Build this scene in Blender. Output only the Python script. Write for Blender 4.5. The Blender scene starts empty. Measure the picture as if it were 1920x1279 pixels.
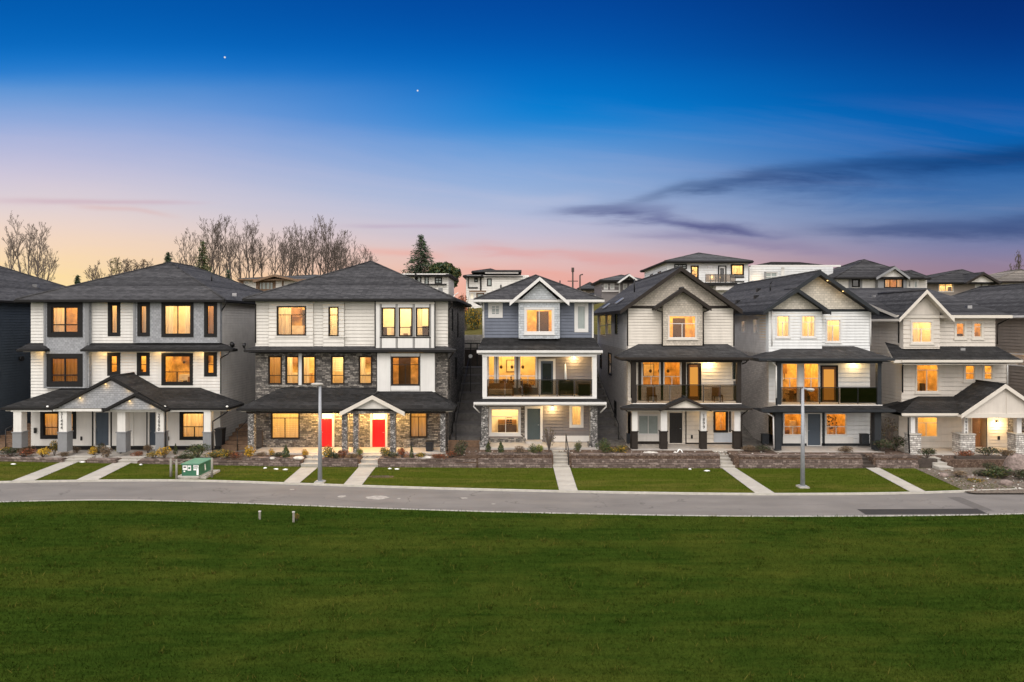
import bpy, math, random
from mathutils import Vector
import numpy as np
R = random.Random(7)
SC = bpy.context.scene
COL = SC.collection
CX, CY, F, H = 960.0, 605.0, 1280.0, 9.2          # photo: principal column, horizon row, focal length in px, eye height


def gx(px, Y): return (px - CX) / F * Y
def gz(py, Y): return H - (py - CY) / F * Y
def at(px, py, Y): return Vector((gx(px, Y), Y, gz(py, Y)))
def gnd(px, py, z=0.0):
    Y = F * (H - z) / (py - CY)
    return Vector((gx(px, Y), Y, z))


# ------------------------------------------------------------------ node helpers
class G:
    def __init__(s, nt): s.nt = nt
    def n(s, t, **k):
        nd = s.nt.nodes.new(t)
        for a, v in k.items():
            if a.startswith('i_'):
                s.put(nd.inputs[int(a[2:]) if a[2:].isdigit() else a[2:].replace('_', ' ')], v)
            else: setattr(nd, a, v)
        return nd
    def put(s, sock, v):
        if isinstance(v, bpy.types.NodeSocket): s.nt.links.new(v, sock)
        elif isinstance(v, bpy.types.Node): s.nt.links.new(v.outputs[0], sock)
        else: sock.default_value = v
    def m(s, op, a, b=0.0, c=0.0, clamp=False):
        nd = s.nt.nodes.new('ShaderNodeMath'); nd.operation = op; nd.use_clamp = clamp
        for i, v in enumerate((a, b, c)):
            if i < len(nd.inputs): s.put(nd.inputs[i], v)
        return nd.outputs[0]
    def add(s, a, b): return s.m('ADD', a, b)
    def sub(s, a, b): return s.m('SUBTRACT', a, b)
    def mul(s, a, b): return s.m('MULTIPLY', a, b)
    def rng(s, v, a, b, c=0.0, d=1.0, smooth=False):
        nd = s.nt.nodes.new('ShaderNodeMapRange'); nd.clamp = True
        if smooth: nd.interpolation_type = 'SMOOTHSTEP'
        for i, x in enumerate((v, a, b, c, d)): s.put(nd.inputs[i], x)
        return nd.outputs[0]
    def mix(s, f, a, b, blend='MIX'):
        nd = s.nt.nodes.new('ShaderNodeMix'); nd.data_type = 'RGBA'; nd.blend_type = blend
        s.put(nd.inputs[0], f)
        for i, v in ((6, a), (7, b)):
            s.put(nd.inputs[i], tuple(v) + (1,) if isinstance(v, (tuple, list)) and len(v) == 3 else v)
        return nd.outputs[2]
    def ramp(s, f, stops, interp='LINEAR'):
        nd = s.nt.nodes.new('ShaderNodeValToRGB'); cr = nd.color_ramp; cr.interpolation = interp
        while len(cr.elements) < len(stops): cr.elements.new(0.5)
        for e, (p, c) in zip(cr.elements, stops):
            e.position = p; e.color = tuple(c) + (1,) if len(c) == 3 else c
        s.put(nd.inputs[0], f)
        return nd.outputs[0]
    def pos(s): return s.n('ShaderNodeNewGeometry').outputs['Position']
    def scale(s, v, sc):
        return s.n('ShaderNodeVectorMath', operation='MULTIPLY', i_0=v, i_1=sc).outputs[0]
    def noise(s, v, scale, detail=4.0, rough=0.55, dist=0.0):
        return s.n('ShaderNodeTexNoise', i_Vector=v, i_Scale=scale, i_Detail=detail, i_Roughness=rough, i_Distortion=dist).outputs[0]
    def wallvec(s):                                  # (x + y, z): along the wall, up the wall
        sp = s.n('ShaderNodeSeparateXYZ', i_0=s.pos())
        cb = s.n('ShaderNodeCombineXYZ', i_0=s.add(sp.outputs[0], sp.outputs[1]), i_1=sp.outputs[2], i_2=0.0)
        return cb.outputs[0]
    def bump(s, h, st, dist=0.02, normal=None):
        nd = s.n('ShaderNodeBump', i_Strength=st, i_Distance=dist, i_Height=h)
        if normal is not None: s.put(nd.inputs['Normal'], normal)
        return nd.outputs[0]


def lin(r, g, b):
    f = lambda c: (c / 255 / 12.92) if c / 255 <= 0.04045 else ((c / 255 + 0.055) / 1.055) ** 2.4
    return (f(r), f(g), f(b))


MATS = {}
def newmat(name):
    m = bpy.data.materials.new(name); m.use_nodes = True
    g = G(m.node_tree); b = m.node_tree.nodes['Principled BSDF']
    MATS[name] = m
    return m, g, b


def simple(name, c, rough=0.6, metal=0.0, var=0.08, vs=3.0, bump=0.0, bs=40.0, spec=0.4):
    m, g, b = newmat(name)
    n1 = g.noise(g.pos(), vs, 5.0, 0.6)
    f = g.rng(n1, 0.3, 0.7, 1 - var, 1 + var)
    if name.startswith(('siding', 'panel', 'concrete', 'door_slate')):          # faint rain streaks
        f = g.mul(f, g.rng(g.noise(g.scale(g.pos(), (3.5, 3.5, .28)), 1.0, 5.0, .7), .35, .75, 1.03, .90))
    col = g.mix(1.0, c, g.n('ShaderNodeCombineColor', i_0=f, i_1=f, i_2=f).outputs[0], 'MULTIPLY')
    g.put(b.inputs['Base Color'], col)
    b.inputs['Roughness'].default_value = rough; b.inputs['Metallic'].default_value = metal
    b.inputs['Specular IOR Level'].default_value = spec
    if bump: g.put(b.inputs['Normal'], g.bump(g.noise(g.pos(), bs, 4.0), bump, 0.01))
    return m


def shake_mat(name, c, w=0.16, h=0.15, mort=None, var=0.14, st=0.7):
    m, g, b = newmat(name)
    v = g.wallvec()
    c1 = tuple(x * (1 - var) for x in c); c2 = tuple(min(1, x * (1 + var)) for x in c)
    br = g.n('ShaderNodeTexBrick', i_Vector=v, i_Color1=c1 + (1,), i_Color2=c2 + (1,), i_Mortar=(mort or tuple(x * 0.6 for x in c)) + (1,), i_Scale=1.0)
    br.inputs['Mortar Size'].default_value = 0.009; br.inputs['Mortar Smooth'].default_value = 0.15
    br.inputs['Brick Width'].default_value = w; br.inputs['Row Height'].default_value = h
    br.offset = 0.43
    n = g.noise(g.pos(), 6.0, 6.0, 0.65)
    f = g.rng(n, 0.3, 0.7, 0.88, 1.1)
    g.put(b.inputs['Base Color'], g.mix(1.0, br.outputs[0], g.n('ShaderNodeCombineColor', i_0=f, i_1=f, i_2=f).outputs[0], 'MULTIPLY'))
    b.inputs['Roughness'].default_value = 0.8
    sp = g.n('ShaderNodeSeparateXYZ', i_0=v)
    saw = g.sub(1.0, g.m('FRACT', g.m('DIVIDE', sp.outputs[1], h)))
    hgt = g.add(g.mul(saw, 0.6), g.add(g.mul(br.outputs[1], -0.7), g.mul(n, 0.3)))
    g.put(b.inputs['Normal'], g.bump(hgt, st, 0.02))
    return m


def stone_mat(name, cols, w=0.32, h=0.11, mort=(0.03, 0.028, 0.026), dist=0.05, st=1.0):
    m, g, b = newmat(name)
    v = g.wallvec()
    nz = g.n('ShaderNodeTexNoise', i_Vector=g.pos(), i_Scale=3.2, i_Detail=3.0)
    off = g.n('ShaderNodeVectorMath', operation='SCALE', i_0=g.n('ShaderNodeVectorMath', operation='SUBTRACT', i_0=nz.outputs[1], i_1=(0.5, 0.5, 0.5)).outputs[0], i_Scale=dist * 2.2)
    v2 = g.n('ShaderNodeVectorMath', operation='ADD', i_0=v, i_1=off.outputs[0]).outputs[0]
    br = g.n('ShaderNodeTexBrick', i_Vector=v2, i_Color1=(0, 0, 0, 1), i_Color2=(1, 1, 1, 1), i_Mortar=(0.5, 0.5, 0.5, 1), i_Scale=1.0)
    br.inputs['Mortar Size'].default_value = 0.012; br.inputs['Mortar Smooth'].default_value = 0.3
    br.inputs['Brick Width'].default_value = w; br.inputs['Row Height'].default_value = h
    br.offset = 0.37; br.squash = 0.6; br.squash_frequency = 3
    n = g.noise(g.pos(), 9.0, 6.0, 0.7)
    rv = g.add(br.outputs[0], g.mul(g.sub(g.noise(g.scale(g.pos(), (5, 5, 9)), 1.0, 2.0), 0.5), 0.9))
    col = g.ramp(rv, [(i / (len(cols) - 1), c) for i, c in enumerate(cols)])
    f = g.rng(n, 0.25, 0.75, 0.7, 1.25)
    col = g.mix(1.0, col, g.n('ShaderNodeCombineColor', i_0=f, i_1=f, i_2=f).outputs[0], 'MULTIPLY')
    col = g.mix(br.outputs[1], col, mort)
    g.put(b.inputs['Base Color'], col)
    b.inputs['Roughness'].default_value = 0.85
    hgt = g.add(g.mul(br.outputs[1], -1.0), g.add(g.mul(br.outputs[0], 0.5), g.mul(n, 0.7)))
    g.put(b.inputs['Normal'], g.bump(hgt, st, 0.04))
    return m


def cobble_mat(name, cols, scale=7.0, mort=(0.05, 0.047, 0.045)):
    m, g, b = newmat(name)
    v = g.scale(g.pos(), (1, 1, 1.35))
    vo = g.n('ShaderNodeTexVoronoi', i_Vector=v, i_Scale=scale)
    ve = g.n('ShaderNodeTexVoronoi', i_Vector=v, i_Scale=scale, feature='DISTANCE_TO_EDGE')
    sp = g.n('ShaderNodeSeparateColor', i_0=vo.outputs['Color'])
    col = g.ramp(sp.outputs[0], [(i / (len(cols) - 1), c) for i, c in enumerate(cols)])
    n = g.noise(g.pos(), 18.0, 5.0, 0.7)
    f = g.rng(n, 0.25, 0.75, 0.75, 1.2)
    col = g.mix(1.0, col, g.n('ShaderNodeCombineColor', i_0=f, i_1=f, i_2=f).outputs[0], 'MULTIPLY')
    edge = g.rng(ve.outputs[0], 0.02, 0.12)
    g.put(b.inputs['Base Color'], g.mix(edge, mort, col))
    b.inputs['Roughness'].default_value = 0.85
    g.put(b.inputs['Normal'], g.bump(g.add(edge, g.mul(n, 0.4)), 1.0, 0.04))
    return m


def roof_mat(name, c1, c2):
    m, g, b = newmat(name)
    v = g.wallvec()
    br = g.n('ShaderNodeTexBrick', i_Vector=v, i_Color1=c1 + (1,), i_Color2=c2 + (1,), i_Mortar=tuple(x * 0.55 for x in c1) + (1,), i_Scale=1.0)
    br.inputs['Mortar Size'].default_value = 0.006; br.inputs['Mortar Smooth'].default_value = 0.2
    br.inputs['Brick Width'].default_value = 0.35; br.inputs['Row Height'].default_value = 0.075
    rowz = g.n('ShaderNodeSeparateXYZ', i_0=v).outputs[1]
    rown = g.n('ShaderNodeTexWhiteNoise', noise_dimensions='1D', i_1=g.m('FLOOR', g.m('DIVIDE', rowz, 0.15))).outputs[0]
    n = g.noise(g.pos(), 2.2, 8.0, 0.75)
    n2 = g.noise(g.pos(), 30.0, 3.0, 0.7)
    f = g.mul(g.mul(g.rng(n, 0.3, 0.7, 0.8, 1.2), g.rng(n2, 0.3, 0.7, 0.7, 1.4)), g.rng(rown, 0.0, 1.0, 0.62, 1.5))
    g.put(b.inputs['Base Color'], g.mix(1.0, br.outputs[0], g.n('ShaderNodeCombineColor', i_0=f, i_1=f, i_2=f).outputs[0], 'MULTIPLY'))
    b.inputs['Roughness'].default_value = 0.9; b.inputs['Specular IOR Level'].default_value = 0.15
    sp = g.n('ShaderNodeSeparateXYZ', i_0=v)
    saw = g.sub(1.0, g.m('FRACT', g.m('DIVIDE', sp.outputs[1], 0.075)))
    g.put(b.inputs['Normal'], g.bump(g.add(saw, g.add(g.mul(br.outputs[1], -0.7), g.mul(n2, 0.8))), 0.8, 0.03))
    return m


def emis(name, c, s):
    m = bpy.data.materials.new(name); m.use_nodes = True
    nt = m.node_tree; nt.nodes.clear(); g = G(nt)
    e = g.n('ShaderNodeEmission', i_Color=c + (1,), i_Strength=s)
    o = g.n('ShaderNodeOutputMaterial'); nt.links.new(e.outputs[0], o.inputs[0])
    MATS[name] = m
    return m


def glass(name, tint, gl=0.10, rough=0.02):
    m = bpy.data.materials.new(name); m.use_nodes = True
    nt = m.node_tree; nt.nodes.clear(); g = G(nt)
    t = g.n('ShaderNodeBsdfTransparent', i_Color=tint + (1,))
    gy = g.n('ShaderNodeBsdfGlossy', i_Color=(1, 1, 1, 1), i_Roughness=rough)
    wob = g.bump(g.noise(g.pos(), 1.3, 2.0), 0.05, 0.05); g.put(gy.inputs['Normal'], wob)
    lw = g.n('ShaderNodeFresnel', i_IOR=1.5)
    fac = g.add(g.mul(lw.outputs[0], 0.9), gl * 0.3)
    mx = g.n('ShaderNodeMixShader', i_0=fac); nt.links.new(t.outputs[0], mx.inputs[1]); nt.links.new(gy.outputs[0], mx.inputs[2])
    o = g.n('ShaderNodeOutputMaterial'); nt.links.new(mx.outputs[0], o.inputs[0])
    MATS[name] = m
    return m


def cloth(name, c):
    m = bpy.data.materials.new(name); m.use_nodes = True
    nt = m.node_tree; nt.nodes.clear(); g = G(nt)
    f = g.rng(g.noise(g.scale(g.pos(), (9, 9, 0.6)), 1.0, 3.0), 0.3, 0.7, 0.75, 1.15)
    col = g.mix(1.0, c, g.n('ShaderNodeCombineColor', i_0=f, i_1=f, i_2=f).outputs[0], 'MULTIPLY')
    d = g.n('ShaderNodeBsdfDiffuse', i_Color=col); t = g.n('ShaderNodeBsdfTranslucent', i_Color=col)
    mx = g.n('ShaderNodeMixShader', i_0=0.55); nt.links.new(d.outputs[0], mx.inputs[1]); nt.links.new(t.outputs[0], mx.inputs[2])
    o = g.n('ShaderNodeOutputMaterial'); nt.links.new(mx.outputs[0], o.inputs[0])
    MATS[name] = m
    return m


# paints and claddings
simple('siding_white', (0.66, 0.645, 0.615), 0.6, var=0.05, vs=1.2)
simple('siding_cream', (0.64, 0.615, 0.57), 0.6, var=0.05, vs=1.2)
simple('siding_beige', (0.66, 0.615, 0.55), 0.6, var=0.06, vs=1.2)
simple('siding_bright', (0.68, 0.695, 0.70), 0.6, var=0.05, vs=1.2)
simple('siding_taupe', (0.575, 0.53, 0.475), 0.6, var=0.06, vs=1.2)
simple('siding_brown', (0.25, 0.215, 0.185), 0.65, var=0.08, vs=1.2)
simple('siding_greige', (0.66, 0.635, 0.60), 0.65, var=0.1, vs=1.6)
simple('siding_side', (0.62, 0.60, 0.58), 0.7, var=0.12, vs=1.6)
simple('siding_navy', (0.040, 0.053, 0.070), 0.55, var=0.12, vs=1.5)
simple('siding_blue', (0.120, 0.138, 0.182), 0.55, var=0.1, vs=1.5)
simple('siding_grey', (0.170, 0.155, 0.155), 0.6, var=0.1, vs=1.5)
simple('panel_pale', (0.48, 0.52, 0.58), 0.6, var=0.05)
simple('panel_white', (0.66, 0.65, 0.63), 0.6, var=0.04, vs=1.0)
simple('trim_white', (0.62, 0.61, 0.595), 0.45, var=0.04)
simple('trim_beige', (0.58, 0.54, 0.48), 0.5, var=0.04)
simple('trim_dark', (0.015, 0.0143, 0.0143), 0.6, var=0.15, spec=0.15)
simple('trim_brown', (0.026, 0.021, 0.018), 0.6, var=0.15, spec=0.15)
simple('trim_slate', (0.026, 0.029, 0.033), 0.6, var=0.12, spec=0.15)
simple('trim_grey', (0.20, 0.205, 0.215), 0.6, var=0.08)
shake_mat('shake_grey', (0.29, 0.30, 0.32), 0.22, 0.14)
shake_mat('shake_taupe', (0.50, 0.45, 0.385), 0.2, 0.15)
shake_mat('shake_cream', (0.56, 0.52, 0.45), 0.25, 0.16)
shake_mat('shake_pale', (0.46, 0.49, 0.52), 0.25, 0.16)
shake_mat('shake_side', (0.50, 0.465, 0.435), 0.3, 0.13)
stone_mat('stone_dark', [(0.062, 0.056, 0.052), (0.112, 0.102, 0.095), (0.17, 0.155, 0.14), (0.24, 0.218, 0.195), (0.34, 0.31, 0.275)])
stone_mat('stone_mid', [(0.12, 0.115, 0.11), (0.2, 0.19, 0.175), (0.3, 0.275, 0.25), (0.42, 0.39, 0.35)])
stone_mat('stone_pale', [(0.33, 0.31, 0.29), (0.46, 0.43, 0.40), (0.58, 0.55, 0.51), (0.68, 0.66, 0.62)], 0.3, 0.13, (0.13, 0.12, 0.11))
cobble_mat('cobble', [(0.10, 0.095, 0.09), (0.2, 0.19, 0.18), (0.34, 0.325, 0.31), (0.52, 0.5, 0.48)])
stone_mat('block_wall', [(0.09, 0.064, 0.054), (0.135, 0.098, 0.083), (0.19, 0.142, 0.122), (0.28, 0.222, 0.195)], 0.30, 0.135, (0.06, 0.044, 0.036), 0.055, 1.0)
stone_mat('block_big', [(0.3, 0.28, 0.25), (0.4, 0.37, 0.33), (0.5, 0.46, 0.41)], 1.3, 0.75, (0.1, 0.09, 0.08), 0.02)
roof_mat('shingle', (0.033, 0.0325, 0.034), (0.060, 0.059, 0.061))
roof_mat('shingle_dark', (0.018, 0.018, 0.0187), (0.034, 0.0335, 0.0347))
roof_mat('shingle_tan', (0.13, 0.115, 0.10), (0.18, 0.16, 0.14))
roof_mat('shingle_grey', (0.052, 0.0525, 0.054), (0.08, 0.081, 0.083))
simple('door_red', (0.62, 0.008, 0.012), 0.35, var=0.03)
simple('door_slate', (0.058, 0.078, 0.105), 0.4, var=0.05)
simple('door_teal', (0.060, 0.082, 0.088), 0.4, var=0.05)
simple('door_black', (0.012, 0.010, 0.009), 0.35, var=0.05)
simple('door_wood', (0.20, 0.085, 0.028), 0.45, var=0.25, vs=6)
simple('metal', (0.35, 0.35, 0.36), 0.35, 0.9)
simple('metal_black', (0.015, 0.015, 0.016), 0.4, 0.3)
simple('galvanised', (0.30, 0.315, 0.34), 0.55, 0.2, var=0.1, vs=8)
simple('plastic_black', (0.018, 0.018, 0.02), 0.5)
simple('lamp_lens', (0.8, 0.8, 0.78), 0.25)
simple('ink', (0.02, 0.02, 0.02), 0.6)
simple('paint_white', (0.8, 0.8, 0.78), 0.5)
simple('green_paint', (0.030, 0.125, 0.070), 0.5, var=0.15, vs=4)
simple('green_lid', (0.10, 0.24, 0.165), 0.5, var=0.15, vs=4)
simple('post_grey', (0.22, 0.205, 0.175), 0.8, var=0.2, vs=12)
simple('rock', (0.55, 0.52, 0.48), 0.85, var=0.25, vs=5, bump=0.8, bs=8)
simple('rock_pink', (0.20, 0.155, 0.138), 0.85, var=0.5, vs=6, bump=1.0, bs=7)
simple('wood_brown', (0.155, 0.095, 0.058), 0.7, var=0.3, vs=5)
simple('wood_dark', (0.052, 0.040, 0.033), 0.75, var=0.3, vs=5)
simple('step_dark', (0.115, 0.108, 0.104), 0.8, var=0.25, vs=4)
simple('concrete', (0.385, 0.362, 0.325), 0.85, var=0.14, vs=2.5, bump=0.3)
simple('concrete_porch', (0.42, 0.39, 0.36), 0.8, var=0.14, vs=2.0, bump=0.2)
simple('kerb', (0.42, 0.40, 0.355), 0.85, var=0.15, vs=4, bump=0.3)
simple('bark', (0.105, 0.084, 0.072), 0.9, var=0.3, vs=4)
simple('bark_pale', (0.15, 0.122, 0.105), 0.9, var=0.3, vs=4)
for nm, c in (('leaf_yellow', (0.50, 0.29, 0.012)), ('leaf_rust', (0.15, 0.055, 0.02)), ('leaf_green', (0.035, 0.062, 0.016)), ('leaf_olive', (0.095, 0.085, 0.022)),
              ('leaf_dark', (0.022, 0.030, 0.012)), ('leaf_lime', (0.16, 0.20, 0.022)), ('leaf_dry', (0.17, 0.115, 0.065)), ('leaf_fir', (0.022, 0.042, 0.022)),
              ('leaf_orange', (0.34, 0.085, 0.03)), ('leaf_brown', (0.10, 0.07, 0.045))):
    simple(nm, c, 0.7, var=0.45, vs=5.0)
glass('glass', (0.96, 0.95, 0.92), 0.05)
glass('glass_rail', (0.58, 0.52, 0.46), 0.05)
glass('glass_black', (0.10, 0.10, 0.11), 0.05)
simple('pane_dark', (0.020, 0.024, 0.028), 0.06, spec=0.8)
simple('pane_blind', (0.27, 0.31, 0.30), 0.15, spec=0.6)
cloth('curtain', (0.80, 0.70, 0.52)); cloth('blind', (0.85, 0.78, 0.62)); cloth('curtain_dark', (0.42, 0.28, 0.14))
simple('room_warm', (0.72, 0.58, 0.38), 0.9, var=0.12, vs=2.5)
simple('room_gold', (0.70, 0.47, 0.20), 0.9, var=0.45, vs=2.2)
simple('room_amber', (0.50, 0.30, 0.09), 0.9, var=0.5, vs=2.0)
simple('room_pale', (0.85, 0.78, 0.64), 0.9, var=0.08, vs=2.5)
simple('furn_dark', (0.06, 0.035, 0.02), 0.6, var=0.3)
simple('furn_wood', (0.26, 0.13, 0.05), 0.6, var=0.3)
simple('furn_pale', (0.7, 0.6, 0.45), 0.7, var=0.2)
emis('lamp_room', (1.0, 0.60, 0.17), 7.6)
emis('lamp_room_low', (1.0, 0.52, 0.11), 4.6)
emis('lamp_room_high', (1.0, 0.70, 0.30), 9.5)
emis('lamp_room_soft', (1.0, 0.50, 0.12), 6.0)
emis('lamp_room_pale', (1.0, 0.70, 0.32), 9.0)
emis('door_glow', (0.85, 0.37, 0.07), 0.9)
emis('bulb', (1.0, 0.78, 0.42), 30.0)
emis('bulb_soft', (1.0, 0.62, 0.22), 3.0)
emis('transom_glow', (1.0, 0.80, 0.45), 3.0)


def grass_mat(name, c1, c2, c3, sc=1.0):
    m, g, b = newmat(name)
    p = g.pos()
    n1 = g.add(g.mul(g.noise(g.scale(p, (0.05, 0.55, 0.2)), 1.0 * sc, 5.0, 0.6, 0.3), .55), g.mul(g.noise(g.scale(p, (0.22, 0.45, 0.2)), 1.0 * sc, 6.0, 0.65, 0.5), .45))
    n2 = g.noise(g.scale(p, (0.35, 3.2, 1.0)), 1.0 * sc, 6.0, 0.75)
    n3 = g.noise(p, 24.0, 4.0, 0.75)
    col = g.mix(g.rng(n2, 0.32, 0.68), c1, c2)
    col = g.mix(g.mul(g.rng(n1, 0.46, 0.66), 0.8), col, c3)
    f = g.rng(n3, 0.28, 0.72, 0.68, 1.32)
    g.put(b.inputs['Base Color'], g.mix(1.0, col, g.n('ShaderNodeCombineColor', i_0=f, i_1=f, i_2=f).outputs[0], 'MULTIPLY'))
    b.inputs['Roughness'].default_value = 0.9; b.inputs['Specular IOR Level'].default_value = 0.0
    g.put(b.inputs['Normal'], g.bump(g.add(n3, g.mul(n2, 0.6)), 0.9, 0.05))
    return m


grass_mat('grass_field', (0.0185, 0.039, 0.0048), (0.040, 0.067, 0.0090), (0.076, 0.086, 0.0132))
grass_mat('grass_front', (0.044, 0.066, 0.0075), (0.076, 0.097, 0.012), (0.125, 0.112, 0.026), 1.6)
grass_mat('grass_tussock', (0.06, 0.075, 0.012), (0.10, 0.10, 0.02), (0.15, 0.13, 0.03))
grass_mat('grass_hill', (0.075, 0.07, 0.022), (0.11, 0.098, 0.034), (0.15, 0.12, 0.05), 3.0)


def road_mat():
    m, g, b = newmat('asphalt')
    p = g.pos()
    n1 = g.noise(g.scale(p, (0.25, 0.9, 1)), 1.0, 6.0, 0.6)
    n2 = g.noise(p, 60.0, 3.0, 0.7)
    n3 = g.noise(g.scale(p, (0.5, 0.5, 1)), 1.0, 3.0)
    col = g.mix(g.rng(n1, 0.3, 0.7), (0.128, 0.118, 0.112), (0.178, 0.164, 0.154))
    f = g.mul(g.rng(n2, 0.25, 0.75, 0.8, 1.2), g.rng(n3, 0.35, 0.65, 0.93, 1.06))
    g.put(b.inputs['Base Color'], g.mix(1.0, col, g.n('ShaderNodeCombineColor', i_0=f, i_1=f, i_2=f).outputs[0], 'MULTIPLY'))
    wp = g.n('ShaderNodeVectorMath', operation='ADD', i_0=g.scale(p, (.22, .30, 0)), i_1=g.n('ShaderNodeVectorMath', operation='SCALE', i_0=g.n('ShaderNodeTexNoise', i_Vector=p, i_Scale=.9, i_Detail=5.0).outputs[1], i_Scale=.5).outputs[0]).outputs[0]
    cr = g.n('ShaderNodeTexVoronoi', i_Vector=wp, i_Scale=1.0, feature='DISTANCE_TO_EDGE').outputs[0]
    crk = g.mul(g.rng(cr, 0.004, 0.012, 1.0, 0.0), g.rng(n3, .45, .6, 0.0, .55))
    b.inputs['Roughness'].default_value = 0.85
    base = b.inputs['Base Color'].links[0].from_socket
    dirt = g.rng(g.noise(g.scale(p, (.12, .7, 1)), 1.0, 7.0, .7), .52, .70, 0.0, .45)
    g.put(b.inputs['Base Color'], g.mix(crk, g.mix(dirt, base, (0.21, 0.19, 0.168)), (0.05, 0.045, 0.042)))
    g.put(b.inputs['Normal'], g.bump(n2, 0.4, 0.01))
road_mat()
def walk_mat():
    m, g, b = newmat('concrete_walk')
    p = g.pos(); sp = g.n('ShaderNodeSeparateXYZ', i_0=p)
    j = g.rng(g.m('ABSOLUTE', g.sub(g.m('FRACT', g.m('DIVIDE', sp.outputs[1], 1.25)), .5)), .006, .014, 1.0, 0.0)
    n1 = g.noise(p, 1.6, 6.0, .7); n2 = g.noise(p, 30.0, 3.0, .7)
    slab = g.n('ShaderNodeTexWhiteNoise', noise_dimensions='1D', i_1=g.m('FLOOR', g.add(g.m('DIVIDE', sp.outputs[1], 1.25), .5))).outputs[0]
    f = g.mul(g.mul(g.rng(n1, .3, .7, .82, 1.12), g.rng(n2, .3, .7, .9, 1.1)), g.rng(slab, 0, 1, .92, 1.06))
    g.put(b.inputs['Base Color'], g.mix(g.mul(j, .6), g.mix(1.0, (0.385, 0.362, 0.325), g.n('ShaderNodeCombineColor', i_0=f, i_1=f, i_2=f).outputs[0], 'MULTIPLY'), (0.12, 0.11, 0.095)))
    b.inputs['Roughness'].default_value = .9; g.put(b.inputs['Normal'], g.bump(n2, .3, .01))
walk_mat()
simple('asphalt_dark', (0.026, 0.024, 0.024), 0.85, var=0.12, vs=4, bump=0.4, bs=60)
simple('asphalt_mid', (0.10, 0.092, 0.088), 0.85, var=0.12, vs=4, bump=0.4, bs=60)
simple('road_stain', (0.33, 0.31, 0.285), 0.9, var=0.25, vs=5)


def soil(name, cols, sc):
    m, g, b = newmat(name)
    p = g.pos()
    vo = g.n('ShaderNodeTexVoronoi', i_Vector=p, i_Scale=sc)
    sp = g.n('ShaderNodeSeparateColor', i_0=vo.outputs['Color'])
    n = g.noise(p, 2.5, 6.0, 0.7)
    col = g.ramp(g.add(g.mul(sp.outputs[0], 0.55), g.mul(n, 0.45)), [(i / (len(cols) - 1), c) for i, c in enumerate(cols)])
    g.put(b.inputs['Base Color'], col); b.inputs['Roughness'].default_value = 0.95
    g.put(b.inputs['Normal'], g.bump(g.sub(g.mul(n, 0.5), vo.outputs[0]), 1.0, 0.05))
soil('mulch', [(0.030, 0.018, 0.012), (0.06, 0.034, 0.022), (0.11, 0.07, 0.048), (0.2, 0.155, 0.125)], 12.0)
soil('gravel', [(0.05, 0.038, 0.03), (0.095, 0.074, 0.058), (0.15, 0.122, 0.095), (0.27, 0.235, 0.19)], 10.0)
soil('terrain', [(0.06, 0.055, 0.048), (0.11, 0.1, 0.088), (0.17, 0.155, 0.135), (0.25, 0.23, 0.2)], 7.0)


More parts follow.
